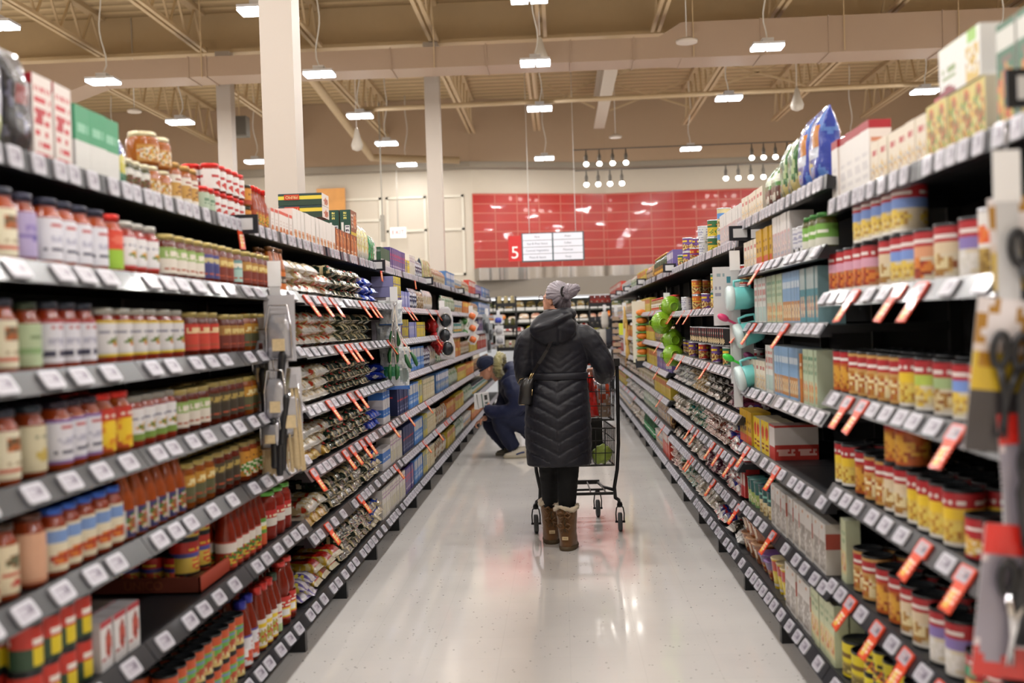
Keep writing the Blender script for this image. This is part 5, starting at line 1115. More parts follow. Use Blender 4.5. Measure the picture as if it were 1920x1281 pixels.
# head turned to the left
HY = math.radians(56)
Rh = Matrix.Rotation(HY, 3, 'Z')
hc = Vector((-.012, .02, 1.59))
def hp(x, y, z): return hc + Rh @ Vector((x, y, z))
mb = MB()
mb.ball(hc, (.072, .088, .1), 24, 18, R=Rh)
mb.ball(hp(0, .05, -.045), (.052, .05, .06), 18, 12, R=Rh)            # jaw
mb.tube([hp(0, .082, .02), hp(0, .1, -.012), hp(0, .103, -.02), hp(0, .088, -.028)], [.008, .012, .013, .008], 10)   # nose
mb.tube([hp(-.02, .087, -.052), hp(0, .093, -.052), hp(.02, .087, -.052)], .007, 8)
mb.tube([hp(-.018, .084, -.064), hp(0, .09, -.064), hp(.018, .084, -.064)], .007, 8)
for s_ in (-1, 1):
    mb.ball(hp(s_ * .03, .075, .012), .014, 10, 8)
    mb.ball(hp(s_ * .077, .0, -.01), (.008, .018, .03), 12, 10, R=Rh)
    mb.ball(hp(s_ * .08, -.006, .0), (.01, .012, .018), 12, 10, R=Rh)
mb.tube([(-.01, .0, 1.45), (-.01, .005, 1.54)], [.058, .054], 18)
hand(mb, (.248, .335, 1.12), (-.15, 1, -.05), (1, 0, 0), (0, .1, -1), 1, 1)
hand(mb, (-.178, .335, 1.115), (.15, 1, -.05), (-1, 0, 0), (0, .1, -1), 1, 1)
mb.tube([(.25, .28, 1.112), (.248, .345, 1.12)], [.028, .026], 12); mb.tube([(-.18, .28, 1.108), (-.178, .345, 1.115)], [.028, .026], 12)
sk = fuse(mb, .0055, 2); finish('head_and_hands', sk, M_SKIN, wo)
# hair
mb = MB()
mb.ball(hc + Vector((.004, -.014, .02)), (.083, .092, .098), 28, 20)
mb.ball(hp(.0, -.035, -.03), (.066, .058, .075), 20, 14, R=Rh)
mb.ball((.035, -.05, 1.62), (.05, .05, .048), 20, 14)
mb.ball((.068, -.075, 1.638), (.054, .048, .046), 20, 14)
mb.ball((.1, -.068, 1.652), (.036, .036, .03), 16, 12)
mb.ball((.058, -.085, 1.605), (.03, .03, .026), 16, 12)
hair = fuse(mb, .0055, 2)
cf = hp(0, .13, -.03)
keep = []
bm = bmesh.new(); bm.from_mesh(hair)
kill = [v for v in bm.verts if (Rh.inverted() @ (v.co - hc)).y > .035 and (Rh.inverted() @ (v.co - hc)).z < .062 and v.co.x < .05]
kill += [v for v in bm.verts if v not in kill and (lambda q: q.y > -.022 and q.z < .0 and abs(q.x) > .05)(Rh.inverted() @ (v.co - hc))]
bmesh.ops.delete(bm, geom=list(set(kill)), context='VERTS'); bm.to_mesh(hair); bm.free()
tie = Vector((.045, -.07, 1.625))
def strand(c, n):
    d = c - tie; a = math.atan2(d.z, d.x)
    return math.sin(a * 34 + d.length * 20 + noise.noise(c * 30) * 3) * .0016 + noise.noise(Vector((a * 4, d.length * 8, 0))) * .004
displace(hair, strand)
def hcol(c):
    d = c - tie; a = math.atan2(d.z, d.x)
    q = noise.noise(Vector((a * 9, d.length * 3, 2))) * .5 + .5
    low = max(0, min(1, (1.585 - c.z) / .06))
    A, B, D = lin('8e868c'), lin('463e48'), lin('2c2018')
    k = min(1, max(0, q * 1.5 - .25))
    base = tuple(A[i] * (1 - k) + B[i] * k for i in range(3))
    dk = low * (.75 + .25 * math.sin(a * 16))
    return tuple(base[i] * (1 - dk) + D[i] * dk for i in range(3))
color_mesh(hair, hcol); finish('hair', hair, M_HAIR, wo)
mb = MB(); t0 = [Vector((.028 + .0, -.098, 1.635)) + Vector((.012 * math.sin(t), .004, .028 * math.cos(t))) for t in [k / 10 * PI * 1.1 + PI for k in range(11)]]
mb.tube(t0, .008, 8); mb.build('hair_tie', M_LEATHER, wo)
mb = MB()
for s_ in (-1, 1):
    pts = [hp(s_ * .034 + .026 * math.cos(t), .102, .012 + .02 * math.sin(t)) for t in [2 * PI * k / 16 for k in range(17)]]
    mb.tube(pts, .0018, 6, cap=False); mb.tube([hp(s_ * .06, .1, .016), hp(s_ * .077, .05, .014), hp(s_ * .08, -.01, .01)], .0018, 6)
mb.tube([hp(-.009, .104, .014), hp(.009, .104, .014)], .0018, 6); mb.build('spectacles', M_GLASSES, wo)
# boots
def boot(x, y, yaw, heel, nm_label):
    b = empty('boot', (0, 0, 0)); b.parent = wo; b.location = (x, y, heel); b.rotation_euler = (math.radians(0 if heel < .01 else -0), 0, yaw); b['label'] = nm_label
    mb = MB()
    loft(mb, [(0, .04, .012, .052, .105), (0, .035, .05, .055, .102), (0, .02, .085, .056, .075), (0, .0, .12, .058, .062), (0, 0, .19, .063, .066), (0, .0, .25, .068, .07), (0, 0, .268, .064, .066)], 24)
    up = fuse(mb, .006, 2); displace(up, lambda c, n: noise.noise(c * 30) * .0035); finish('boot_upper', up, M_SUEDE, b)
    mb = MB(); loft(mb, [(0, .042, 0, .054, .112), (0, .042, .014, .058, .116), (0, .042, .026, .056, .112)], 28, .85); mb.build('sole', M_SOLE, b)
    mb = MB(); pts = [(.068 * math.cos(t), .072 * math.sin(t), .268 + .01 * math.sin(3 * t + 1)) for t in [2 * PI * k / 36 for k in range(37)]]
    mb.tube(pts, .014, 12, cap=False); cf_ = mb.mesh('fleece_cuff', M_FUR); cf_.update(); displace(cf_, lambda c, n: noise.noise(c * 60) * .011); obj('fleece_cuff', cf_, b)
    mb = MB(); mb.tube([(0, -.066, .262), (0, -.069, .2), (0, -.066, .12)], .004, 6)
    mb.build('back_seam', M_SOLE, b)
    for zz in (.225, .155):
        bw = MB()
        for s_ in (-1, 1):
            bw.tube([(0, -.074, zz), (s_ * .022, -.09, zz + .024), (s_ * .046, -.078, zz + .01), (s_ * .026, -.084, zz - .014), (0, -.075, zz)], .0075, 8)
            bw.tube([(0, -.074, zz), (s_ * .012, -.08, zz - .02), (s_ * .02, -.076, zz - .038)], .0035, 6)
        bw.build('ribbon_bow', mat('bow_satin', '5a3c1c', rough=.45), b)
    pl = MB().box(-.019, .019, -.073, -.066, .072, .092).build('heel_patch', mat('patch_leather', 'c8b088', rough=.6), b)
    tt = obj('patch_lettering', text_mesh('UGG', .012, M_SOLE, extrude=.0003), b); tt.rotation_euler = (PI / 2, 0, 0); tt.location = (0, -.0735, .082)
    return b
boot(.005, -.02, math.radians(-12), .0, 'nearer brown suede boot with fleece cuff and bows')
boot(-.098, .2, math.radians(4), 0, 'farther brown suede boot with fleece cuff')
# shoulder bag (carried: a thing of its own) 
bg = empty('shoulder_bag', (WX - .235, WY - .1, .93)); tag(bg, "small black leather handbag with gold fittings at the woman's hip", 'handbag')
mb = MB(); vs = []
loft(mb, [(.0, 0, 0, .036, .03), (.0, 0, .015, .045, .038), (.014, 0, .12, .043, .038), (.03, 0, .165, .034, .026), (.035, 0, .175, .026, .018)], 24, .7); mb.build('bag_body', M_LEATHER, bg)
mb = MB().tube([(-.03, -.036, .006), (.0, -.038, .006)], .002, 6).tube([(.046, -.034, .06), (.05, -.036, .1)], .003, 6); mb.build('zipper_trim', M_GOLD, bg)
mb = MB(); mb.tube([(-.04, -.03, .14), (-.025, -.035, .165), (.0, -.03, .172)], .0025, 6); mb.build('clasp', M_GOLD, bg)
pts = [(WX - .19, WY - .12, 1.11), (WX - .14, WY - .148, 1.19), (WX - .085, WY - .155, 1.27), (WX - .05, WY - .165, 1.34)]
mb = MB()
for p, q in zip(pts[:-1], pts[1:]): mb.bar(p, q, .01, .02)
mb.v = [(v[0] - bg.location.x, v[1] - bg.location.y, v[2] - bg.location.z) for v in mb.v]; mb.build('strap', M_LEATHER, bg)
for dz in (0, .012):
    MB().tube([(.028 + dz, -.05, .165), (.05 + dz, -.052, .2)], .0045, 6).build('strap_ring', M_GOLD, bg)

# ---- man crouching at the shelf, facing left (-X)
MX, MY = 0.0, 11.6
mn = empty('person', (-.55, MY, 0)); tag(mn, 'man in navy parka and knit cap crouching to read a package', 'person')
O = Vector((-.55, 0, 0))
def L_(x, y, z): return (x - O.x, y, z)
mb = MB()   # parka
limb(mb, [L_(-.33, .02, .40), L_(-.36, .02, .55), L_(-.43, .02, .70), L_(-.53, .02, .84), L_(-.61, .02, .91)], [.22, .235, .225, .205, .13], 24)
limb(mb, [L_(-.56, -.17, .84), L_(-.50, -.23, .72), L_(-.47, -.24, .58), L_(-.58, -.22, .50), L_(-.74, -.16, .50), L_(-.82, -.1, .545)], [.1, .11, .105, .09, .07, .052])
limb(mb, [L_(-.58, .2, .82), L_(-.62, .24, .7), L_(-.66, .22, .54), L_(-.76, .14, .45), L_(-.85, .06, .42)], [.085, .09, .08, .065, .05])
mb.ball(L_(-.52, .02, .955), (.12, .13, .075), 20, 14)     # hood fallen back
loft(mb, [(L_(-.40, 0, 0)[0], 0, .30, .2, .21), (L_(-.42, 0, 0)[0], 0, .42, .22, .22)], 24)
park = fuse(mb, .012, 3)
displace(park, lambda c, n: noise.noise(Vector((c.x * 9, c.y * 9, c.z * 12))) * .014 + noise.noise(c * 22) * .005)
finish('parka', park, M_NAVY, mn)
mb = MB()   # trousers
limb(mb, [L_(-.34, -.13, .33), L_(-.52, -.17, .42), L_(-.665, -.16, .41), L_(-.62, -.15, .26), L_(-.53, -.14, .10)], [.13, .12, .1, .09, .075])
limb(mb, [L_(-.34, .13, .33), L_(-.6, .2, .38), L_(-.80, .18, .37), L_(-.72, .15, .22), L_(-.62, .12, .10)], [.13, .12, .095, .088, .07])
mb.ball(L_(-.32, 0, .30), (.16, .2, .15), 20, 14)
tr = fuse(mb, .012, 3); displace(tr, lambda c, n: noise.noise(c * 18) * .008); finish('trousers', tr, M_NAVYP, mn)
Rm = Matrix.Rotation(math.radians(28), 3, 'Y') @ Matrix.Identity(3)
hm = Vector(L_(-.80, -.03, .975)); yawm = Matrix.Rotation(math.radians(8), 3, 'Z')
def mp_(x, y, z): return hm + yawm @ (Matrix.Rotation(math.radians(-32), 3, 'Y') @ Vector((x, y, z)))   # face towards -x, tipped down
mb = MB()
mb.ball(mp_(0, 0, 0), (.095, .075, .11), 22, 16)
mb.ball(mp_(-.05, 0, -.065), (.05, .05, .055), 16, 12)
mb.tube([mp_(-.088, 0, .0), mp_(-.115, 0, -.035), mp_(-.09, 0, -.045)], [.009, .015, .01], 10)
mb.tube([mp_(-.09, -.02, -.07), mp_(-.1, 0, -.07), mp_(-.09, .02, -.07)], .009, 8)
for s_ in (-1, 1):
    mb.ball(mp_(.0, s_ * .077, -.02), (.018, .01, .03), 10, 8); mb.ball(mp_(-.078, s_ * .03, -.008), .014, 8, 6); mb.tube([mp_(-.09, s_ * .015, .012), mp_(-.085, s_ * .045, .01)], .006, 6)
mb.tube([mp_(.02, 0, -.05), Vector(L_(-.68, 0, .86))], [.055, .065], 14)
hand(mb, L_(-.80, -.12, .545), (-.6, .25, .5), (0, .2, 1), (-.1, 1, .1), 1.0, -1)
hand(mb, L_(-.86, .05, .415), (-.8, -.2, -.45), (0, 1, 0), (.5, -.2, -.8), 1.0, 1)
mb.tube([L_(-.76, -.14, .52), L_(-.81, -.115, .55)], .03, 12); mb.tube([L_(-.82, .07, .43), L_(-.87, .045, .41)], .03, 12)
sk = fuse(mb, .0065, 2); finish('head_and_hands', sk, M_SKIN, mn)
mb = MB(); vs = []
mb.ball(mp_(.012, 0, .045), (.11, .092, .088), 24, 16)
hat = fuse(mb, .007, 2)
bm = bmesh.new(); bm.from_mesh(hat); Ri = (yawm @ Matrix.Rotation(math.radians(-32), 3, 'Y')).inverted()
bmesh.ops.delete(bm, geom=[v for v in bm.verts if (Ri @ (v.co - hm)).z < .012], context='VERTS'); bm.to_mesh(hat); bm.free()
displace(hat, lambda c, n: .002 * math.sin((Ri @ (c - hm)).y * 220) + noise.noise(c * 16) * .006)
finish('knit_cap', hat, M_HATN, mn)
mb = MB(); pts = [mp_(.012 + .104 * math.cos(t), .087 * math.sin(t), .016) for t in [2 * PI * k / 24 for k in range(25)]]
mb.tube(pts, .012, 10, cap=False); mb.build('cap_band', M_HATN, mn)
mb = MB()
pts = [Vector(L_(-.675, -.02, .99)) + Vector((.02 * math.cos(t) + .01, .115 * math.cos(t), .105 * math.sin(t))) for t in [2 * PI * k / 80 for k in range(81)]]
mb.tube(pts, .042, 28, cap=False); me = mb.mesh('fur_trim', mat('olive_fur', '8d8558', rough=.95, bump=1, bscale=120, var=.3, vscale=60, sheen=.5)); me.update()
displace(me, lambda c, n: noise.noise(c * 70) * .03 + noise.noise(c * 160) * .02); obj('fur_trim', me, mn)
def shoe(x, y, yaw, c1, lab):
    s = empty('shoe'); s.parent = mn; s.location = L_(x, y, 0); s.rotation_euler = (0, 0, yaw); s['label'] = lab
    mb = MB(); loft(mb, [(-.02, 0, .02, .13, .045), (-.015, 0, .045, .125, .045), (.02, 0, .07, .085, .042), (.05, 0, .1, .05, .04), (.05, 0, .115, .045, .036)], 24)
    u = fuse(mb, .007, 2); finish('shoe_upper', u, mat('shoe_' + c1, c1, rough=.6), s)
    mb = MB(); loft(mb, [(-.02, 0, 0, .135, .048), (-.02, 0, .022, .138, .05), (-.02, 0, .03, .132, .046)], 28, .85); mb.build('sole', mat('sole_' + c1, 'a8a08c' if c1 > '9' else '6a665a', rough=.6), s)
    for k in range(4): MB().tube([(-.06 + k * .022, -.03, .068 + k * .009), (-.055 + k * .022, 0, .078 + k * .009), (-.06 + k * .022, .03, .068 + k * .009)], .004, 6).build('lace', mat('lace_white', 'd8d8d8', rough=.7), s)
    MB().tube([(-.02, -.046, .04), (.03, -.044, .055), (.07, -.038, .06)], .008, 8).build('side_stripe', mat('stripe_blue', '2a3a6a', rough=.5), s)
shoe(-.50, -.15, math.radians(10), 'b8b0a0', 'nearer off-white trainer with navy stripe'); shoe(-.60, .13, math.radians(12), '5a5a50', 'farther grey-green trainer')
# package in his hand
pk = empty('held_package', (-.80, MY - .13, .62)); tag(pk, 'small white and green boxed food held by the crouching man', 'box')
mbx = box_mesh(.13, .155, .05, [('bg', 'dcdcdc'), ('r', .3, 0, .45, 1, '2a5a48'), ('r', .55, .5, .85, .85, '30302c'), ('t', .5, .1, .9, .4, '5a6a68', 3)], [('bg', 'c8c8c8'), ('r', .3, .1, .7, .9, '9aa8a8')], 'dadada', 12, 14, 4)
o = mbx.build('carton', M_CARD, pk, None, True); o.rotation_euler = (math.radians(8), math.radians(-8), math.radians(20)); o.location = (-.04, 0, -.07)
o2 = MB().box(-.15, -.10, -.01, .07, -.09, .08).build('side_flap', mat('flap_white', 'd4d4d4', rough=.5), pk)

# ------------------------------------------------------------------ shopping cart
CX, CY = .082, 7.18
ct = empty('shopping_cart', (CX, CY, 0)); tag(ct, 'black two-tier wire shopping cart pushed by the woman', 'shopping cart')
def wire_basket(name, x0, x1, y0, y1, z0, z1, taper, ny=12, nz=3, r=.0042, dx=.075):
    b = MB(); t = taper
    def c(fx, fy, fz):
        # basket narrows to the bottom and front
        xa = x0 + t * (1 - fz); xb = x1 - t * (1 - fz); ya = y0 + t * (1 - fz) * .4; yb = y1 - t * (1 - fz)
        sh = .05 * fy
        return (xa + sh + (xb - xa - 2 * sh) * fx, ya + (yb - ya) * fy, z0 + (z1 - z0) * fz)
    loop = lambda fz: [c(0, 0, fz), c(1, 0, fz), c(1, 1, fz), c(0, 1, fz), c(0, 0, fz)]
    for fz in [k / nz for k in range(nz + 1)]:
        L = loop(fz)
        for p, q in zip(L[:-1], L[1:]): b.bar(p, q, r * (2.2 if fz in (0, 1) else 1.2))
    nx = int((x1 - x0) / dx)
    for k in range(nx + 1):
        f = k / nx
        for fy in (0, 1): b.bar(c(f, fy, 0), c(f, fy, 1), r * 1.3)
        b.bar(c(f, 0, 0), c(f, 1, 0), r)
    n2 = int((y1 - y0) / dx)
    for k in range(n2 + 1):
        f = k / n2
        for fx in (0, 1): b.bar(c(fx, f, 0), c(fx, f, 1), r * 1.3)
        b.bar(c(0, f, 0), c(1, f, 0), r)
    return b.build(name, M_CARTBLACK, ct)
wire_basket('upper_basket', -.25, .27, .0, .56, .775, 1.065, .012)
wire_basket('lower_basket', -.25, .265, .0, .62, .47, .72, .012, dx=.06)
# frame
mb = MB()
for s in (-1, 1):
    mb.tube([(s * .285, -.06, 1.165), (s * .288, -.055, 1.12), (s * .288, -.02, .9), (s * .285, .0, .62), (s * .272, .01, .44), (s * .25, .02, .32), (s * .255, .03, .245)], .0125, 10)
    mb.tube([(s * .25, .02, .3), (s * .19, .35, .27), (s * .155, .68, .255)], .011, 10)
    mb.tube([(s * .255, .03, .245), (s * .28, .1, .22), (s * .288, .13, .185)], .0115, 10)
mb.build('side_frame', M_CARTBLACK, ct)
MB().tube([(-.285, -.06, 1.165), (.285, -.06, 1.165)], .015, 12).build('handle', mat('handle_red', 'b02a24', rough=.4), ct)
for s in (-1, 1):
    MB().box(s * .285 - .02, s * .285 + .02, -.085, -.035, 1.14, 1.19).build('handle_bracket', M_CARTBLACK, ct)
mb = MB().box(-.2, .2, .52, .545, .5, .74); mb.build('front_panel', M_CARTBLACK, ct)
tr = MB()
for f in range(5): tr.bar((-.22 + f * .11 * .95, .04, .275), (-.16 + f * .08, .66, .265), .008)
tr.bar((-.245, .04, .275), (.245, .04, .275), .018).bar((-.17, .66, .262), (.17, .66, .262), .03).bar((-.2, .3, .262), (.2, .3, .262), .014)
tr.build('bottom_rack', M_CARTBLACK, ct)
def caster(x, y, yaw):
    c = empty('caster'); c.parent = ct; c.location = (x, y, 0); c.rotation_euler = (0, 0, yaw)
    w = MB(); w.lathe([(.0, -.016), (.05, -.016), (.062, -.012), (.064, 0), (.062, .012), (.05, .016), (.0, .016)], 24, cap=False); w.xf(Matrix.Translation((0, 0, .064)) @ Matrix.Rotation(PI / 2, 4, 'Y')); w.build('wheel', M_RUBBER, c)
    f = MB()
    for s in (-1, 1): f.tube([(s * .026, 0, .06), (s * .028, 0, .12), (s * .022, .0, .16), (0, 0, .185)], .0045, 8)
    f.tube([(-.034, 0, .064), (.034, 0, .064)], .008, 8); f.lathe([(.018, .165), (.02, .18), (.014, .2)], 12); f.build('fork', M_CARTBLACK, c)
caster(-.288, .13, .05); caster(.288, .13, -.05); caster(.155, .68, .02); caster(-.155, .68, 0)
# goods in the cart
r = sbag; 
def in_cart(name, me, mats_ok, loc, rot, label, cat):
    o = obj(name, me); o.location = loc; o.rotation_euler = rot; tag(o, label, cat); return o
in_cart('snack_bag', bag_standing(.16, .3, .1, [('bg', 'd0241c'), ('r', .3, .72, .6, .78, 'd8ccc8'), ('h', .95, 1, 'c8c8d8')], 21).mesh('snack_bag', M_FILM, True), 0, (CX + .1, CY + .03, .79), (0, math.radians(-8), math.radians(10)), 'bright red bag standing in the upper cart basket', 'bag')
in_cart('bread_bag', bag_standing(.125, .27, .11, [('bg', 'b08a70'), ('h', .55, 1, '7d7a80'), ('n', 'b8421f', .15, 4, 6), ('h', .0, .3, 'a88e78'), ('n', 'cfc8c8', .28, 9, 9)], 22).mesh('bread_bag', M_FILM, True), 0, (CX + .195, CY + .1, .785), (0, 0, .1), 'clear bag of brown bread in the upper cart basket', 'bag')
in_cart('packed_meat_tray', bag_lying(.16, .05, .2, [('bg', '8a5040'), ('n', 'd8c8c0', .15, 9, 9)], 23).mesh('meat_tray', M_FILM, True), 0, (CX + .09, CY + .26, .785), (0, 0, .3), 'flat brown packaged food lying on the upper basket floor', 'food tray')
in_cart('drink_carton', box_mesh(.085, .2, .085, [('bg', '1a1a2a'), ('r', .1, .8, .9, 1, '7a2a24'), ('t', .1, .5, .9, .62, 'd8d8e0', 1), ('f', .5, .25, .3, .16, ['8a7060', '5a4a40', 'c8b8a0'])], '16162a', '24242c', 14, 18, 4).mesh('drink_carton', M_CARD, True), 0, (CX + .06, CY + .05, .48), (0, 0, .15), 'dark boxed food in the lower cart basket beside lettuce', 'carton')
mb = MB().ball((0, 0, .06), (.065, .07, .062), 24, 18); me = mb.mesh('lettuce', mat('lettuce_green', '93a848', rough=.5, var=.4, vscale=30)); me.update()
displace(me, lambda c, n: noise.noise(c * 35) * .014 + abs(noise.noise(c * 14)) * .012)
in_cart('lettuce', me, 0, (CX + .175, CY + .09, .475), (0, 0, 0), 'round green lettuce in the lower cart basket', 'lettuce')

# ------------------------------------------------------------------ clip strips and the tools hanging on them
def strip_thing(x, y, z0, z1, lab, face):
    """white hanging strip; face = +1 faces +X side wall aisle, goods hang in front"""
    r = empty('clip_strip', (x, y, z0)); tag(r, lab, 'clip strip')
    MB().box(-.022, .022, -.0015, .0015, 0, z1 - z0).build('strip', mat('strip_white_plastic', 'c8c8ca', rough=.4), r)
    MB().box(-.026, .026, -.004, -.001, z1 - z0 - .1, z1 - z0).build('header_card', M_WHITEPL, r)
    fx_ = (-1.225 if x < 0 else .93) - x
    MB().box(fx_ - .055, fx_ + .055, -.012, 0, 1.83 - z0, 1.905 - z0).build('sign_holder', mat('holder_navy', '10141f', rough=.4), r)
    MB().box(fx_ - .035, fx_ + .035, -.016, -.012, 1.845 - z0, 1.89 - z0).build('holder_tag', mat('strip_white_plastic', 'c8c8ca', rough=.4), r)
    MB().tube([(0, 0, z1 - z0), (0, -.01, z1 - z0 + .03), (0, 0, z1 - z0 + .05)], .002, 6).build('hook', M_CHROME, r)
    return r
def hang(name, x, y, z, rot, lab, cat, grp=None):
    o = empty(name, (x, y, z)); o.rotation_euler = rot; tag(o, lab, cat, grp); return o
M_CLEARPK = mat('blister_plastic', '9c9ca2', rough=.12, coat=1.0, metal=.35, bump=.8, bscale=25)
M_CARDW = mat('backing_card_white', 'b4b2b6', rough=.35, coat=.4)
M_HANDLE = mat('black_handle', '17181c', rough=.35)
M_BRISTLE = mat('pale_wood', 'c9b48c', rough=.7, var=.2, vscale=90)
# 1: brushes, left, first joint
X1, Y1 = -1.115, 4.15
strip_thing(X1, Y1, .93, 1.72, 'white strip of basting brushes and black-handled tools at the sauce shelves', 1)
def blister(x, y, z, w, h, rz, lab):
    o = hang('blister_pack', x, y, z, (0, 0, rz), lab, 'packaged utensil', 'blister packed utensils on the brush strip')
    MB().box(-w / 2, w / 2, 0, .002, -h, 0).build('backing_card', M_CARDW, o)
    mb = MB(); loft(mb, [(0, -.014, -h * .94, w * .38, .012), (0, -.016, -h * .8, w * .38, .02), (0, -.016, -h * .45, w * .36, .02), (0, -.012, -h * .3, w * .25, .01)], 20, .5); mb.build('clear_blister', M_CLEARPK, o)
    MB().box(-w * .2, w * .2, -.04, -.034, -h * .84, -h * .66).build('brush_bristles', M_BRISTLE, o)
    q = [(-w * .42, -.02, -h * .96), (w * .42, -.02, -h * .96), (w * .4, -.03, -h * .5), (w * .3, -.02, -h * .16), (-w * .3, -.02, -h * .16), (-w * .4, -.03, -h * .5), (-w * .42, -.02, -h * .96)]
    MB().tube(q, .004, 8).build('pack_rim', M_CHROME, o)
    return o
for (dx, dy, z, w, h, rz) in ((.02, -.02, 1.585, .12, .26, .05), (-.045, -.0, 1.50, .11, .30, -.2), (.0, -.035, 1.33, .1, .24, .1), (.045, -.015, 1.30, .1, .28, .35), (-.02, -.03, 1.16, .1, .18, -.05)):
    blister(X1 + dx, Y1 + dy, z, w, h, rz, 'clear blister pack with silvery highlights hanging on the brush strip')
def knife(x, y, z, rot, lab, L=.2):
    o = hang('turner', x, y, z, rot, lab, 'kitchen tool', 'black-handled tools on the brush strip')
    mb = MB(); loft(mb, [(0, 0, -L, .011, .009), (0, 0, -L * .95, .014, .011), (0, 0, -L * .6, .013, .01), (0, 0, -L * .1, .016, .011), (0, 0, 0, .01, .008)], 16, .8); mb.build('handle', M_HANDLE, o)
    mb = MB().box(-.008, .008, -.002, .002, 0, .1); mb.build('metal_neck', M_CHROME, o)
    MB().lathe([(.004, -.006), (.004, .006)], 10, center=(0, 0, -L * .9)).build('rivet', M_CHROME, o)
for (dx, dy, z, a) in ((.035, -.045, 1.37, .12), (-.05, -.04, 1.30, -.03), (-.03, -.05, 1.23, .0), (.045, -.055, 1.2, .14), (.03, -.045, 1.10, .06), (-.01, -.055, 1.11, .0), (.012, -.05, 1.08, .02)):
    knife(X1 + dx, Y1 + dy, z, (0, a, 0), 'black-handled kitchen tool hanging low on the brush strip')
def skewers(x, y, z, rot, lab, h=.33):
    o = hang('bamboo_skewers', x, y, z, rot, lab, 'skewers')
    mb = MB()
    rr = random.Random(3)
    for k in range(26):
        u = rr.uniform(-.03, .03); v = rr.uniform(-.01, .01); f = 1.25
        mb.bar((u, v, 0), (u * f + rr.uniform(-.004, .004), v * f, -h + rr.uniform(0, .02)), .004)
    mb.build('stick_bundle', M_BRISTLE, o); MB().box(-.034, .034, -.013, .013, -.05, 0).build('header', M_CARDW, o)
skewers(X1 + .05, Y1 - .03, 1.27, (0, -.05, 0), 'longer pale bundle of bamboo skewers at the foot of the brush strip', .38)
skewers(X1 - .035, Y1 - .0, 1.2, (0, .03, 0), 'shaded pale bundle of bamboo skewers behind the black handles', .33)
# 2: green tongs and white bags, second joint
X2, Y2 = -1.12, 7.2
strip_thing(X2 + .0, Y2, 1.05, 1.72, 'white strip with green-tipped tongs beside the pasta boxes', 1)
def fbag(x, y, z, w, h, lab, blue=False):
    o = hang('freezer_bag', x, y, z, (0, 0, .1), lab, 'bag', 'white zip bags on the tongs strip' if not blue else None)
    lay = [('bg', 'd4d8dc'), ('n', 'f0f4f6', .1, 5, 6), ('n', 'a8b0b8', .28, 6, 7), ('h', .9, 1, 'e8ecee')]
    if blue: lay += [('r', .15, .3, .6, .55, '3aa070'), ('e', .78, .35, .2, .16, '8a9a98'), ('h', 0, .07, '2e74d0')]
    else: lay += [('h', 0, .05, '3a7ad0')]
    m = bag_standing(w, h, .045, lay, 5 + int(blue)); m.v = [(a, b, c - h) for a, b, c in m.v]; m.build('pouch', M_FILM, o, None, True)
    MB().box(-w * .15, w * .15, -.002, .002, 0, .02).build('hang_tab', M_WHITEPL, o)
fbag(X2 - .03, Y2 + .01, 1.63, .17, .17, 'crumpled white zip bag on the tongs strip'); fbag(X2 - .05, Y2 + .03, 1.48, .18, .18, 'crumpled white zip bag on the tongs strip'); fbag(X2 - .04, Y2 + .03, 1.33, .16, .2, 'crumpled white zip bag on the tongs strip')
fbag(X2 - .01, Y2 - .01, 1.31, .21, .29, 'lowest white zip bag with green square and blue edge behind tongs', True)
M_GREENSIL = mat('green_silicone', '22592c', rough=.5)
def tongs(x, y, z, rot, lab):
    o = hang('kitchen_tongs', x, y, z, rot, lab, 'tongs', 'green-tipped tongs on one strip')
    for s in (-1, 1):
        MB().bar((0, 0, 0), (s * .02, 0, -.17), .008, .014).build('steel_arm', M_CHROME, o)
        mb = MB(); loft(mb, [(s * .02, 0, -.27, .005, .006), (s * .024, 0, -.255, .012, .014), (s * .026, 0, -.21, .015, .018), (s * .02, 0, -.165, .008, .011)], 14)
        mb.build('green_tip', M_GREENSIL, o)
    MB().tube([(.0, -.0, .0), (.01, 0, .015), (0, 0, .03), (-.01, 0, .015), (0, 0, 0)], .003, 6).build('hang_loop', M_CHROME, o)
for dx, dy, z, a, yw in ((.01, -.05, 1.585, .02, .2), (.03, -.06, 1.42, -.38, .1), (.0, -.06, 1.47, .04, .4), (-.005, -.07, 1.36, .02, .3)):
    tongs(X2 + dx, Y2 + dy, z, (0, a, yw), 'steel kitchen tongs with serrated green tips on the hanging strip')
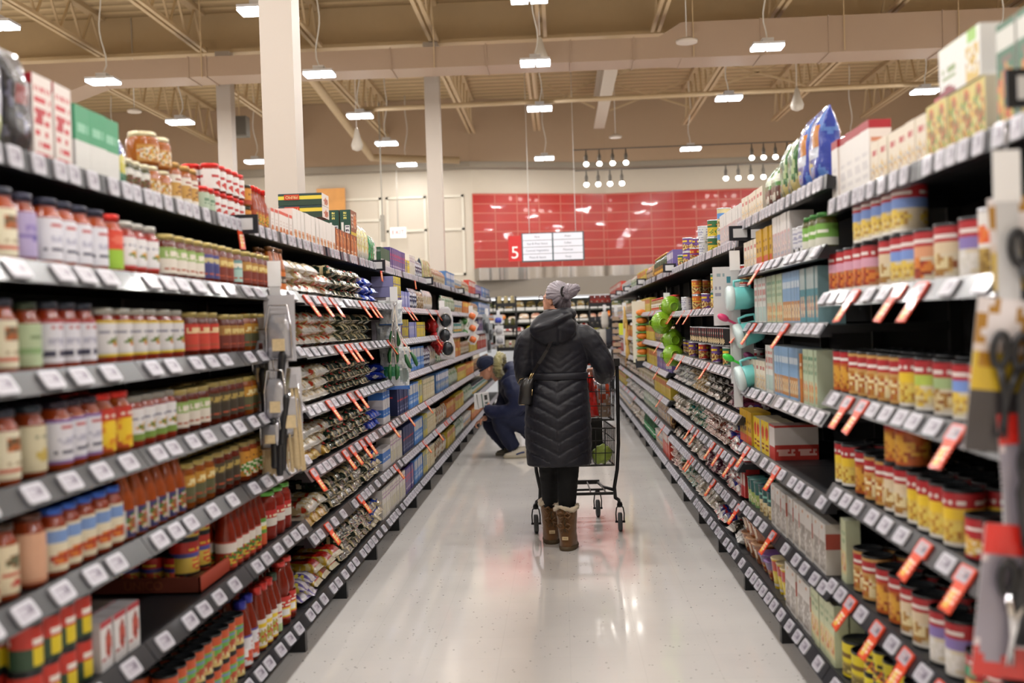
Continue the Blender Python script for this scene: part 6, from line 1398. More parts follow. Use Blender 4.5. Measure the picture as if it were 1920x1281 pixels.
# 3: red colanders and black ladle packs
X3, Y3 = -1.1, 9.95
strip_thing(X3, Y3, 1.15, 1.68, 'white strip carrying red colanders and black strainers', 1)
M_REDPL = mat('red_enamel', 'b01c20', rough=.25, coat=.5)
def bowl(name, x, y, z, rad, m, tilt, lab, cat, grp, face=(0, 1, 0), knob=True):
    """shallow round bowl seen from its underside, mouth turned away"""
    o = hang(name, x, y, z, tilt, lab, cat, grp)
    mb = MB(); prof = [(rad * math.sin(t), -rad * .66 * math.cos(t)) for t in [math.radians(24 + 66 * k / 9) for k in range(10)]] + [(rad * 1.08, .004), (rad * .97, .007)] + [(rad * .95 * math.sin(t), -rad * .61 * math.cos(t)) for t in [math.radians(86 - 84 * k / 9) for k in range(10)]]
    mb.lathe(prof, 32, cap=False); mb.xf(Matrix.Rotation(-PI / 2, 4, 'X')); mb.build('bowl_shell', m, o)
    mb = MB(); mb.lathe([(rad * .34, -rad * .58), (rad * .36, -rad * .72), (rad * .41, -rad * .74), (rad * .46, -rad * .7), (rad * .47, -rad * .56)], 32, cap=False).lathe([(.002, -rad * .62), (rad * .36, -rad * .62)], 28, cap=False); mb.xf(Matrix.Rotation(-PI / 2, 4, 'X')); mb.build('foot_ring', m, o)
    hl = MB()
    for ri, (q, nn) in enumerate(((38, 10), (50, 16), (62, 20))):
        for k in range(nn):
            a = 2 * PI * k / nn; t = math.radians(q); p = Vector((rad * 1.0 * math.sin(t) * math.cos(a), -rad * .66 * math.cos(t), rad * math.sin(t) * math.sin(a)))
            hl.ball(tuple(p), rad * .028, 6, 4)
    hl.build('drain_holes', MATS.get('hole_dark') or mat('hole_dark', '42581c', rough=.6), o)
    for s in (-1, 1):
        MB().tube([(s * rad * .98, 0, rad * .25), (s * rad * 1.22, 0, rad * .18), (s * rad * 1.25, 0, -rad * .15), (s * rad * .98, 0, -rad * .25)], rad * .05, 8).build('handle', m, o)
    return o
for dx, dy, z in ((-.11, .02, 1.445), (-.08, .0, 1.31), (-.02, -.02, 1.24)):
    bowl('colander', X3 + dx, Y3 + dy, z, .075, M_REDPL, (0, 0, -.7), 'glossy red colander hanging behind the strainer packs', 'colander', 'red colanders on one strip')
def strainer(x, y, z, lab):
    o = hang('strainer_pack', x, y, z, (0, 0, .15), lab, 'packaged utensil', 'white packs with black round strainers')
    mb = MB(); loft(mb, [(0, 0, -.17, .06, .004), (0, 0, -.14, .072, .006), (0, 0, -.04, .072, .006), (0, 0, .04, .05, .004), (0, 0, .06, .03, .003)], 24, .8); mb.build('backing_card', M_CARDW, o)
    MB().ball((.0, -.014, -.07), (.05, .025, .062), 20, 14).build('strainer_bowl', mat('dark_steel_mesh', '33363a', rough=.25, metal=.6), o)
    MB().tube([(.055 * math.cos(t), -.016, -.07 + .068 * math.sin(t)) for t in [2 * PI * k / 24 for k in range(25)]], .005, 8, cap=False).build('rim_wire', M_CHROME, o)
for dx, dy, z in ((.03, -.02, 1.56), (.025, -.035, 1.42), (.045, -.05, 1.30)): strainer(X3 + dx, Y3 + dy, z, 'white pack with round black strainer hanging before red colanders')
# 4-6: further strips on the sauce side
def simple_pack(x, y, z, w, h, c1, c2, lab, cat, grp=None, m2='f', rz=.1, yr=0):
    o = hang('hanging_pack', x, y, z, (0, yr, rz), lab, cat, grp)
    MB().box(-w / 2, w / 2, 0, .004, -h, 0).build('backing_card', mat('card_' + c1, c1, rough=.45), o)
    mb = MB(); loft(mb, [(0, -.01, -h * .85, w * .3, .012), (0, -.015, -h * .7, w * .38, .02), (0, -.015, -h * .4, w * .36, .02), (0, -.01, -h * .3, w * .2, .008)], 16, .7); mb.build('packed_tool', mat('tool_' + c2, c2, rough=.35, coat=.3), o)
X4, Y4 = -1.1, 13.2
strip_thing(X4, Y4, 1.2, 1.68, 'white strip of boxed peelers halfway down the sauce side', 1)
for dx, z, c in ((.05, 1.62, 'd2682c'), (-.05, 1.56, '3c7a34'), (.05, 1.47, 'd2682c'), (-.05, 1.42, '3c7a34'), (.05, 1.33, 'd2682c')):
    simple_pack(X4 + dx, Y4 + dx * .2, z, .11, .13, 'dcdad6', c, {'d2682c': 'white pack with orange tool tilted on the peeler strip', '3c7a34': 'white pack with dark green tool tilted on the peeler strip'}[c], 'packaged utensil', {'d2682c': 'orange packs on the peeler strip', '3c7a34': 'green packs on the peeler strip'}[c], yr=.5)
X5, Y5 = -1.08, 15.8
strip_thing(X5, Y5, 1.05, 1.68, 'white strip of steel spatulas deep in the sauce side', 1)
for dx, z in ((-.04, 1.6), (.0, 1.55), (.05, 1.45), (.02, 1.3)): simple_pack(X5 + dx, Y5 - .01, z, .06, .28, '9aa0a4', '33383c', 'steel and black spatula hanging deep in the sauce side', 'kitchen tool', 'steel spatulas deep on the sauce side')
X6, Y6 = -1.05, 18.2
strip_thing(X6, Y6, 1.1, 1.68, 'last white strip with grey pouches on the sauce side', 1)
for dx, z, c, nm in ((.0, 1.6, '3a4ab0', 'blue'), (.01, 1.42, 'a8a8aa', 'grey'), (.02, 1.25, '989aa0', 'darker grey')): simple_pack(X6 + dx, Y6 - .01, z, .15, .16, 'd8d8d8', c, nm + ' tool on a white pack, last strip of the sauce side', 'packaged utensil')
# right: 7 green colanders
X7, Y7 = .9, 9.0
strip_thing(X7, Y7, 1.02, 1.66, 'white strip behind the green colanders', -1)
M_GREENPL = mat('lime_green_plastic', '74a01c', rough=.3, coat=.3)
for dx, dy, z, a, nm in ((.03, -.05, 1.54, .35, 'highest'), (-.055, -.09, 1.41, .2, 'second from top, jutting out'), (.035, -.05, 1.265, .3, 'third from top'), (.03, -.1, 1.14, .25, 'lowest')):
    bowl('colander', X7 + dx, Y7 + dy, z, .086, M_GREENPL, (0, 0, a), f'lime green plastic colander on the soup side, {nm}', 'colander', 'lime green colanders')
# 8 teal cups
X8, Y8 = .9, 5.5
strip_thing(X8 + .0, Y8, .98, 1.78, 'white strip with cards behind the teal cups', -1)
for i, (dx, z) in enumerate(((-.05, 1.6), (.03, 1.3))):
    o = hang('product_card', X8 + dx, Y8 + .02, z, (0, 0, 0), ['upper white printed card behind the teal cups', 'lower white printed card between the teal cups'][i], 'card')
    mb = MB(); grid_face(mb, (-.06, 0, -.2), (.12, 0, 0), (0, 0, .3), 12, 18, [('bg', 'e0dfe0'), ('t', .1, .5, .4, .7, 'a0a0b0', 2), ('e', .7, .8, .14, .06, '3f8fa0'), ('t', .15, .85, .5, .95, '9ab0b8', 1)], 3); mb.box(-.06, .06, .0005, .004, -.2, .1, 0, lin('c8c8c8')); mb.build('card_board', M_PAPER, o, None, True)
M_TEAL = mat('teal_plastic', '6fc3c0', rough=.4, coat=.2); M_CLRLID = mat('milky_lid', 'c6d8d8', rough=.2, coat=.5)
def tcup(x, y, z, rot, lab):
    o = hang('lidded_cup', x, y, z, rot, lab, 'cup', 'teal cups on one strip')
    mb = MB(); mb.lathe([(.004, -.13), (.03, -.128), (.048, -.112), (.056, -.085), (.058, -.03), (.058, 0), (.054, .0)], 28, cap=False); mb.build('cup_body', M_TEAL, o)
    mb = MB(); mb.lathe([(.0605, -.016), (.064, -.012), (.064, .012), (.055, .02), (.004, .022)], 28, cap=False); mb.build('clear_lid', M_CLRLID, o)
    MB().tube([(.056, 0, -.02), (.085, 0, -.02), (.09, 0, -.06), (.085, 0, -.1), (.052, 0, -.1)], .007, 8).build('cup_handle', M_TEAL, o)
for dx, z, tl, nm in ((.015, 1.535, 0, 'highest'), (.055, 1.345, .25, 'middle'), (.055, 1.13, .22, 'lowest')):
    tcup(X8 - .055 + dx, Y8 - .08, z, (0, -PI / 2 - tl, 0), f'teal cup with milky lid hanging sideways, {nm} of three')
for dx, z, c, nm in ((-.07, 1.44, 'c8386a', 'pink'), (-.05, 1.235, '3fbf3a', 'bright green'), (.055, 1.24, '7a2a5a', 'dark purple')):
    o = hang('measuring_scoop', X8 + dx, Y8 - .03, z, (0, .5, 0), f'{nm} plastic scoop hanging among the teal cups', 'scoop'); MB().ball((0, 0, 0), (.032, .02, .018), 14, 10).build('scoop_bowl', mat('scoop_' + c, c, rough=.4), o); MB().box(.02, .075, -.004, .004, -.006, .006).build('handle', MATS['scoop_' + c], o)
# 9 sponge holders
X9, Y9 = .9, 12.1
strip_thing(X9 - .0, Y9, 1.0, 1.66, 'white strip of orange scrubbers on the soup side', -1)
o = hang('backing_board', X9 + .01, Y9 - .01, 1.62, (0, 0, 0), 'tall pale card carrying orange scrubbers', 'card'); MB().box(-.095, .095, 0, .004, -.66, .03).build('card_board', mat('pale_card', 'dcd8c8', rough=.5), o)
for k in range(6):
    o = hang('scrubber', X9 + .02, Y9 - .03, 1.52 - k * .088, (0, 0, 0), 'orange scrubber in green tray on the soup side strip', 'scrubber', 'orange scrubbers in a column')
    me = MB().ball((0, 0, 0), (.062, .03, .036), 20, 12).mesh('scrubber_ball', mat('orange_mesh', 'd87a28', rough=.5, var=.4, vscale=60)); me.update(); displace(me, lambda c, n: noise.noise(c * 90) * .006); obj('scrubber_ball', me, o)
    MB().box(-.07, .07, -.035, .01, -.05, -.038).build('green_tray', mat('tray_green', '5f9a4a', rough=.4), o)
o = hang('packaged_brush', X9 + .0, Y9 - .03, 1.0, (0, 0, 0), 'dark packaged brush below the orange scrubbers', 'packaged utensil'); MB().box(-.06, .06, 0, .02, -.1, 0).build('card_board', mat('dark_card', '20262e', rough=.4), o); MB().box(-.045, .045, -.012, 0, -.02, .07).build('brush_head', M_BRISTLE, o)
# 10 wooden spatulas / 11 racks / 12 white ladles
X10, Y10 = .88, 14.6
strip_thing(X10, Y10, 1.0, 1.68, 'white strip with yellow wooden spatulas on the soup side', -1)
for dx, z, c, nm in ((.0, 1.63, 'c9a254', 'topmost'), (.015, 1.4, 'd0ab5c', 'middle'), (.02, 1.22, 'c29a4c', 'bottommost')):
    o = hang('wooden_spatula', X10 + dx, Y10 - .03, z, (0, -.04, 0), f'yellow wooden spatula on the soup side, {nm} of three', 'spatula', 'wooden spatulas')
    mb = MB(); loft(mb, [(0, 0, -.3, .03, .004), (0, 0, -.2, .03, .005), (0, 0, -.1, .014, .006), (0, 0, 0, .01, .006)], 14); mb.build('blade', mat('spatula_wood', 'c9a254', rough=.5, var=.1), o)
o = hang('hanging_pack', X10 - .05, Y10, 1.4, (0, 0, 0), 'acid yellow tool half hidden behind the wooden spatulas', 'packaged utensil'); MB().box(-.03, .03, 0, .01, -.16, 0).build('tool', mat('acid_yellow', 'cbd63a', rough=.4), o)
X11, Y11 = .87, 16.6
strip_thing(X11, Y11, 1.0, 1.68, 'white strip with stacked grey sponges on the soup side', -1)
for k in range(6):
    o = hang('sponge_pack', X11, Y11 - .02, 1.5 - k * .1, (0, 0, 0), 'small beige sponge pack with dark edge deep on the soup side', 'sponge', 'beige sponge packs in a column'); MB().box(-.06, .06, -.02, .02, -.06, 0).build('sponge', mat('beige_sponge', 'b59c84', rough=.9), o); MB().box(-.065, .065, -.024, .024, -.08, -.062).build('dark_edge', M_HANDLE, o)
X12, Y12 = .78, 18.6
strip_thing(X12, Y12, 1.0, 1.72, 'last white strip with pale mitts on the soup side', -1)
for dx, z, c, nm in ((.0, 1.6, 'cbc6bc', 'pale upper'), (-.04, 1.3, 'b8b4ac', 'pale lower'), (.06, 1.3, '3a3c44', 'dark')):
    o = hang('oven_mitt', X12 + dx, Y12 - .03, z, (0, 0, 0), f'{nm} oven mitt hanging on the last strip of the soup side', 'oven mitt'); mb = MB(); loft(mb, [(0, 0, -.28, .05, .015), (0, 0, -.2, .065, .025), (0, 0, -.08, .06, .02), (0, 0, 0, .05, .012)], 20); mb.build('mitt_body', mat('mitt_' + c, c, rough=.9), o)
# 13 near right: black scissors and utensils on red and yellow cards
X13, Y13 = .875, 2.12
strip_thing(X13, Y13, .75, 1.75, 'white strip of black kitchen shears at the right frame edge', -1)
M_CARDY = mat('printed_card_rack', attr=True, rough=.35, coat=.4)
for i, (dx, dy, z) in enumerate(((.03, 0, 1.62), (.0, -.0, 1.42), (.035, 0, 1.2), (-.0, 0, .98))):
    o = hang('shears_pack', X13 + dx, Y13 + dy - i * .004, z, (0, .12 if i % 2 else -.05, 0), 'black kitchen shears on a white and yellow card at the frame edge', 'packaged utensil', 'shears packs on the nearest strip')
    mb = MB(); grid_face(mb, (-.065, 0, -.26), (.13, 0, 0), (0, 0, .3), 12, 20, [('bg', 'ddd6d8'), ('h', .42, .66, 'c8a82c'), ('n', 'a87820', .2, 5, 6), ('h', 0, .42, '3a3638'), ('h', .66, .72, 'd8c8c0')] if i < 2 else [('bg', 'c8b8bc'), ('h', .0, .2, 'b8281f'), ('e', .3, .5, .35, .4, '8a8490'), ('h', .8, 1, 'd0281f')], i); mb.box(-.065, .065, .0005, .003, -.26, .04, 0, lin('c8c4c4')); mb.build('backing_card', M_CARDY, o, None, True)
    for s in (-1, 1):
        MB().tube([(s * .02 + .014 * math.cos(t), -.016, -.06 + .032 * math.sin(t)) for t in [2 * PI * k / 18 for k in range(19)]], .008, 8, cap=False).build('finger_loop', M_HANDLE, o)
        MB().tube([(s * .018, -.016, -.09), (s * .004, -.016, -.14), (-s * .006, -.016, -.23)], [.009, .008, .004], 8).build('shear_blade', M_CHROME if i > 1 else M_HANDLE, o)
for i, (dx, z, a) in enumerate(((.075, 1.5, .03), (.055, 1.32, -.02), (.09, 1.12, .02), (.06, .96, .05), (.03, 1.4, .0), (.1, 1.33, .02), (.02, 1.22, -.04), (.085, .9, 0), (.02, 1.03, .03))):
    o = hang('black_spatula', X13 + dx, Y13 - .03, z, (0, a, 0), 'black nylon spatula hanging over the shears packs', 'spatula', 'black spatulas on the nearest strip')
    mb = MB(); loft(mb, [(0, 0, -.24, .03, .006), (0, 0, -.13, .034, .008), (0, 0, -.08, .014, .008), (0, 0, 0, .012, .008)], 16); mb.build('blade', M_HANDLE, o); MB().tube([(0, -.012, 0), (0, -.012, -.07)], .005, 8).build('steel_stem', M_CHROME, o)

# ------------------------------------------------------------------ end racks and shelf-top extras
def end_rack(x, y, w, h, lab, cols, kind, cat, labp):
    r = empty('wire_rack', (x, y, 0)); tag(r, lab, 'rack')
    for sx in (-1, 1):
        for sy in (0, .3): MB().box(sx * w / 2 - .012, sx * w / 2 + .012, sy - .012, sy + .012, 0, h).build('post', M_BLACK, r)
    zs = [.15 + k * (h - .3) / 4 for k in range(5)]
    for z in zs: MB().box(-w / 2, w / 2, 0, .3, z - .02, z).build('rack_shelf', M_BLACK, r); MB().box(-w / 2, w / 2, -.01, 0, z - .04, z + .03).build('shelf_lip', M_BLACK, r)
    for li, z in enumerate(zs):
        c1, c2 = cols[li % len(cols)]; n = int(w / .1)
        key = (kind, c1, c2)
        if key not in MESHES:
            MESHES[key] = (box_mesh(.09, .17, .1, [('bg', c1), ('h', .6, 1, c2), ('f', .5, .3, .4, .22, [c1, c2, 'd8d0b8'])], c1, c2, 8, 10, 3) if kind != 'rack_jar' else MB().lathe([(.036, 0), (.042, .01), (.042, .11), (.032, .13), (.034, .132), (.034, .16)], 16, 0, lin(c1), (0, .05, 0))).mesh(kind, M_CARD, True)
        for k in range(n):
            o = obj(kind, MESHES[key]); o.location = (x - w / 2 + (k + .5) * w / n, y + .03, z); tag(o, labp, cat, labp + ' group')
end_rack(-1.0, 19.9, .36, 1.95, 'black wire rack of jars at the far end of the sauce side', [('c8b888', '6a5a30'), ('8a7a48', '3a3a2a'), ('d8d0b0', 'a88a50'), ('6a6a38', '2a2a20')], 'rack_jar', 'jar', 'small olive-beige jar in the far black rack')
end_rack(.76, 19.9, .4, 1.9, 'dark rack with red goods at the far end of the soup side', [('26282e', '3a3c44'), ('22242c', '40404a'), ('2a2c34', '50505a'), ('24262c', '3c3e48'), ('b8281c', '7a2018')], 'rack_carton', 'carton', 'dark or red packet in the far soup side rack')
# green cases stacked on the top shelf, upside down lettering
M_CASEG = mat('case_green_print', attr=True, rough=.4, scale=.85)
for i, z in enumerate((2.082, 2.152)):
    o = empty('pasta_case', (-1.45, 6.0, z)); tag(o, f'dark green pasta case with yellow stripe, {["lower", "upper"][i]} of two on top shelf', 'case')
    mb = MB(); grid_face(mb, (-.125, 0, 0), (.25, 0, 0), (0, 0, .068), 30, 10, [('bg', '1c3a2e'), ('h', .5, .8, 'c8be40'), ('h', .86, 1, '1f3a44')], 1); grid_face(mb, (.125, 0, 0), (0, .18, 0), (0, 0, .068), 8, 8, [('bg', 'd0c8c0'), ('f', .6, .4, .3, .3, ['984438', 'b87c50'])], 2)
    mb.box(-.125, .1249, .001, .18, 0.0005, .0675, 0, lin('1f3a44')); mb.build('case_box', M_CASEG, o, None, True)
    MB().box(-.09, -.005, -.003, 0, .032, .062).build('brand_panel', mat('panel_red', 'b0381a', rough=.4), o)
    t = obj('lettering', text_mesh('PRIMO', .024, mat('letter_cream', 'd8c690', rough=.5), extrude=.0004), o); t.rotation_euler = (PI / 2, PI, 0); t.location = (-.047, -.004, .047)
# cardboard tray of tomato cans on the sixth sauce shelf
o = empty('cardboard_tray', (-1.395, 3.61, .59)); tag(o, 'brown and red cardboard tray holding tomato cans near the empty shelf', 'tray')
mb = MB(); mb.box(-.19, .19, -.175, .175, 0, .006)
mb.build('tray_floor', mat('kraft_card', '8a5a34', rough=.8), o)
MB().box(.184, .19, -.175, .175, 0, .055).build('front_wall', mat('tray_red', 'a8402a', rough=.6), o); MB().box(-.19, -.184, -.175, .175, 0, .055).build('back_wall', MATS['kraft_card'], o)
MB().box(-.19, .19, -.175, -.17, 0, .055).build('end_wall', mat('tray_brown', '6a2c1c', rough=.7), o); MB().box(-.19, .19, .17, .175, 0, .055).build('end_wall', MATS['tray_brown'], o)
t = obj('tray_lettering', text_mesh('UNICO', .04, mat('tray_ink', '8a4a28', rough=.6), extrude=.0003), o); t.rotation_euler = (PI / 2, 0, 0); t.location = (0, -.176, .028)
CATL = text_mesh('CATELLI', .02, mat('letter_white', 'd8d8d6', rough=.5), extrude=.0003)
for k in range(2):
    pass

RUNS = [
    ('L', 0, 0, 2.3, 2.48, 'g_multi', 1, 1, 0, ''),
    ('L', 0, 0, 2.48, 2.57, 'g_black', 1, 1, 0, ''),
    ('L', 0, 0, 2.57, 2.79, 'x_redwhite', 2, 1, 0, ''),
    ('L', 0, 0, 2.8, 3.09, 'x_greenwhite', 2, 1, 0, ''),
    ('L', 0, 0, 3.09, 3.15, 'g_bluegreen', 1, 1, 0, ''),
    ('L', 0, 0, 3.15, 3.34, 'j_olive', 2, 1, 0, ''),
    ('L', 0, 0, 3.34, 3.56, 'j_amberbig', 1, 2, 0, ''),
    ('L', 0, 0, 3.56, 3.84, 'j_amberlab', 2, 1, 0, ''),
    ('L', 0, 0, 3.85, 3.98, 'j_redlidgreen', 2, 1, 0, ''),
    ('L', 0, 0, 3.99, 4.38, 'j_redlid', 2, 2, 0, ''),
    ('L', 0, 0, 4.4, 4.49, 'j_orangespice', 2, 2, 0, ''),
    ('L', 0, 0, 4.5, 4.73, 'b_ketchup', 2, 1, 0, ''),
    ('L', 1, 0, 4.74, 5.12, 'x_pinkwhite', 2, 1, 0, ''),
    ('L', 1, 0, 5.14, 5.45, 'x_whitepasta', 1, 1, 0, ''),
    ('L', 1, 0, 5.45, 6.11, 'x_whitepasta', 2, 1, 0, 'mid'),
    ('L', 1, 0, 6.11, 6.78, 'x_lasagna', 4, 1, 0, ''),
    ('L', 1, 0, 6.79, 6.96, 'g_noodle', 1, 1, 0, ''),
    ('L', 1, 0, 6.98, 7.22, 'g_noodle', 1, 1, 0, 'b'),
    ('L', 1, 0, 7.25, 7.39, 'g_emerald', 1, 1, 0, ''),
    ('L', 1, 0, 7.42, 7.51, 'g_pale', 1, 1, 0, ''),
    ('L', 2, 0, 7.67, 8.09, 'x_catelli', 1, 1, 0, ''),
    ('L', 2, 0, 8.11, 8.89, 'x_purplepasta', 2, 1, 0, ''),
    ('L', 2, 0, 8.89, 9.15, 'x_yellowpasta', 2, 1, 0, ''),
    ('L', 2, 0, 9.15, 9.5, 'x_whiteviolet', 1, 1, 0, ''),
    ('L', 2, 0, 9.53, 10.03, 'g_navy', 1, 1, 0, ''),
    ('L', 2, 0, 10.07, 10.67, 'g_clear', 1, 1, 0, ''),
    ('L', 1, 0, 4.96, 5.57, 'x_whitetall', 1, 1, 2, ''),
    ('L', 0, 5, 3.47, 3.74, 'c_unico', 1, 1, 0, 'traylow'),
    ('L', 0, 5, 3.47, 3.74, 'c_unico', 1, 1, 0, 'trayup'),
    ('L', 3, 0, 10.81, 12.05, 'f_cream', 1, 1, 0, ''),
    ('L', 3, 0, 12.11, 13.06, 'f_blue', 1, 1, 0, ''),
    ('L', 3, 0, 13.12, 14.08, 'f_white', 1, 1, 0, ''),
    ('L', 3, 0, 14.16, 15.1, 'f_cream', 1, 1, 0, 'b'),
    ('L', 3, 0, 15.19, 16.28, 'f_red', 1, 1, 0, ''),
    ('L', 3, 0, 16.38, 17.65, 'f_violet', 1, 1, 0, ''),
    ('L', 3, 0, 17.78, 19.58, 'f_blue', 1, 1, 0, 'b'),
    ('L', 0, 1, 2.16, 2.34, 'j_cream', 2, 1, 0, ''),
    ('L', 0, 1, 2.34, 2.45, 'j_lavender', 2, 1, 0, ''),
    ('L', 0, 1, 2.46, 2.81, 'j_white', 2, 1, 0, ''),
    ('L', 0, 1, 2.82, 2.9, 'j_limered', 2, 1, 0, ''),
    ('L', 0, 1, 2.91, 3.19, 'j_vegred', 2, 1, 0, ''),
    ('L', 0, 1, 3.23, 3.58, 'j_goldgreen', 2, 1, 0, ''),
    ('L', 0, 1, 3.59, 3.73, 'j_goldblue', 2, 1, 0, ''),
    ('L', 0, 1, 3.74, 3.91, 'j_goldbrown', 2, 1, 0, ''),
    ('L', 0, 1, 3.92, 4.03, 'j_goldteal', 2, 1, 0, ''),
    ('L', 0, 1, 4.04, 4.4, 'j_goldbrown', 2, 1, 0, 'b'),
    ('L', 1, 1, 4.41, 4.64, 'b_amberslim', 2, 1, 0, ''),
    ('L', 1, 1, 4.68, 5.52, 'p_beige', 1, 2, 0, ''),
    ('L', 1, 1, 4.68, 5.29, 'p_beige2', 1, 1, 0, 'top3'),
    ('L', 1, 1, 5.54, 6.47, 'p_green', 1, 3, 0, ''),
    ('L', 1, 1, 6.51, 6.89, 'p_blue', 1, 3, 0, ''),
    ('L', 2, 1, 7.63, 7.97, 'x_lilacspag', 1, 1, 0, ''),
    ('L', 2, 1, 7.63, 7.97, 'x_yellowlow', 1, 2, 0, 'up'),
    ('L', 2, 1, 8.0, 8.44, 'x_lilac', 1, 1, 0, ''),
    ('L', 2, 1, 8.5, 8.89, 'g_navy', 1, 1, 0, ''),
    ('L', 2, 1, 8.92, 9.31, 'g_gold', 1, 1, 0, ''),
    ('L', 2, 1, 9.35, 9.95, 'g_silver', 1, 1, 0, ''),
    ('L', 3, 1, 10.88, 12.13, 'f_green', 1, 1, 0, ''),
    ('L', 3, 1, 12.13, 13.08, 'f_white', 1, 1, 0, ''),
    ('L', 3, 1, 13.15, 14.2, 'f_orange', 1, 1, 0, ''),
    ('L', 3, 1, 14.28, 15.52, 'f_cream', 1, 1, 0, ''),
    ('L', 3, 1, 15.62, 18.19, 'f_blue', 1, 1, 0, ''),
    ('L', 0, 2, 2.14, 2.34, 'j_cream', 2, 1, 0, ''),
    ('L', 0, 2, 2.34, 2.44, 'j_palegreen', 2, 1, 0, ''),
    ('L', 0, 2, 2.44, 2.74, 'j_whitered', 2, 1, 0, ''),
    ('L', 0, 2, 2.75, 3.37, 'j_vegyellow', 2, 1, 0, ''),
    ('L', 0, 2, 3.41, 3.74, 'j_goldred', 2, 1, 0, ''),
    ('L', 0, 2, 3.76, 4.0, 'j_goldbrown', 2, 1, 0, ''),
    ('L', 0, 2, 4.02, 4.37, 'j_goldyellow', 2, 1, 0, ''),
    ('L', 1, 2, 4.58, 5.64, 'p_beige', 1, 3, 0, ''),
    ('L', 1, 2, 5.64, 6.61, 'p_green2', 1, 3, 0, ''),
    ('L', 2, 2, 7.58, 7.98, 'x_lilacspag', 1, 2, 0, ''),
    ('L', 2, 2, 8.0, 8.32, 'x_yellowlow', 1, 2, 0, ''),
    ('L', 2, 2, 8.35, 8.76, 'x_lilac', 1, 1, 0, ''),
    ('L', 2, 2, 8.79, 9.33, 'x_yellowpasta', 1, 1, 0, ''),
    ('L', 3, 2, 10.61, 11.92, 'f_green', 1, 1, 0, ''),
    ('L', 3, 2, 11.98, 12.85, 'f_teal', 1, 1, 0, ''),
    ('L', 3, 2, 12.92, 13.93, 'f_green', 1, 1, 0, 'b'),
    ('L', 3, 2, 14.02, 15.42, 'f_white', 1, 1, 0, ''),
    ('L', 3, 2, 15.52, 18.07, 'f_violet', 1, 1, 0, ''),
    ('L', 0, 3, 2.13, 2.35, 'j_cream', 2, 1, 0, ''),
    ('L', 0, 3, 2.35, 2.46, 'j_beige', 2, 1, 0, ''),
    ('L', 0, 3, 2.47, 2.73, 'j_whitepurple', 2, 1, 0, ''),
    ('L', 0, 3, 2.73, 2.92, 'j_flower', 2, 1, 0, ''),
    ('L', 0, 3, 2.92, 3.27, 'j_vegwhite', 2, 1, 0, ''),
    ('L', 0, 3, 3.29, 3.6, 'j_goldgreen', 2, 1, 0, ''),
    ('L', 0, 3, 3.61, 3.98, 'j_golddark', 2, 1, 0, ''),
    ('L', 0, 3, 3.99, 4.42, 'j_goldyellow', 2, 1, 0, ''),
    ('L', 1, 3, 4.46, 4.59, 'b_amberslim', 1, 1, 0, ''),
    ('L', 1, 3, 4.61, 5.44, 'p_beige2', 1, 3, 0, ''),
    ('L', 1, 3, 5.45, 6.64, 'p_green', 1, 3, 0, ''),
    ('L', 2, 3, 7.13, 7.36, 'p_blue', 1, 2, 0, ''),
    ('L', 2, 3, 7.6, 8.14, 'x_purplepasta', 2, 1, 0, ''),
    ('L', 2, 3, 8.17, 8.38, 'x_whiteviolet', 1, 1, 0, ''),
    ('L', 2, 3, 8.38, 9.18, 'x_bluepasta', 1, 1, 0, ''),
    ('L', 2, 3, 9.22, 9.65, 'g_navy', 1, 1, 0, ''),
    ('L', 2, 3, 9.69, 10.07, 'g_silver', 1, 1, 0, ''),
    ('L', 3, 3, 10.25, 11.48, 'f_green', 1, 2, 0, ''),
    ('L', 3, 3, 11.54, 12.62, 'f_orange', 1, 2, 0, ''),
    ('L', 3, 3, 12.69, 13.83, 'f_cream', 1, 1, 0, ''),
    ('L', 3, 3, 13.92, 15.11, 'f_yellow', 1, 1, 0, ''),
    ('L', 3, 3, 15.21, 17.66, 'f_red', 1, 1, 0, ''),
    ('L', 0, 4, 2.11, 2.32, 'j_creamred', 3, 1, 0, ''),
    ('L', 0, 4, 2.32, 2.42, 'j_peach', 3, 1, 0, ''),
    ('L', 0, 4, 2.43, 2.84, 'j_bluelid', 3, 1, 0, ''),
    ('L', 0, 4, 2.84, 3.32, 'b_amber', 2, 1, 0, ''),
    ('L', 0, 4, 3.33, 3.61, 'j_goldyellow', 2, 1, 0, ''),
    ('L', 0, 4, 3.62, 3.94, 'j_golddark', 2, 1, 0, ''),
    ('L', 0, 4, 3.94, 4.39, 'j_orangeveg', 2, 1, 0, ''),
    ('L', 1, 4, 4.54, 4.67, 'b_darkcap', 1, 1, 0, ''),
    ('L', 1, 4, 4.71, 5.4, 'p_yellow2', 1, 1, 0, ''),
    ('L', 1, 4, 4.71, 5.4, 'p_beige2', 1, 2, 0, 'top2'),
    ('L', 1, 4, 5.41, 6.51, 'p_green', 1, 3, 0, ''),
    ('L', 1, 4, 6.53, 6.94, 'p_blue', 1, 2, 0, ''),
    ('L', 2, 4, 6.99, 7.3, 'x_whiteblue', 1, 2, 0, ''),
    ('L', 2, 4, 7.64, 8.19, 'x_navy', 2, 1, 0, ''),
    ('L', 2, 4, 8.22, 8.76, 'x_bluepasta', 2, 1, 0, ''),
    ('L', 2, 4, 8.76, 9.04, 'x_blueyellow', 1, 1, 0, ''),
    ('L', 2, 4, 9.08, 9.9, 'x_beige', 1, 1, 0, ''),
    ('L', 3, 4, 10.08, 11.17, 'f_blue', 1, 1, 0, ''),
    ('L', 3, 4, 11.22, 12.12, 'f_green', 1, 1, 0, ''),
    ('L', 3, 4, 12.18, 13.24, 'f_yellow', 1, 1, 0, ''),
    ('L', 3, 4, 13.32, 14.42, 'f_orange', 1, 1, 0, ''),
    ('L', 3, 4, 14.51, 17.52, 'f_brown', 1, 1, 0, ''),
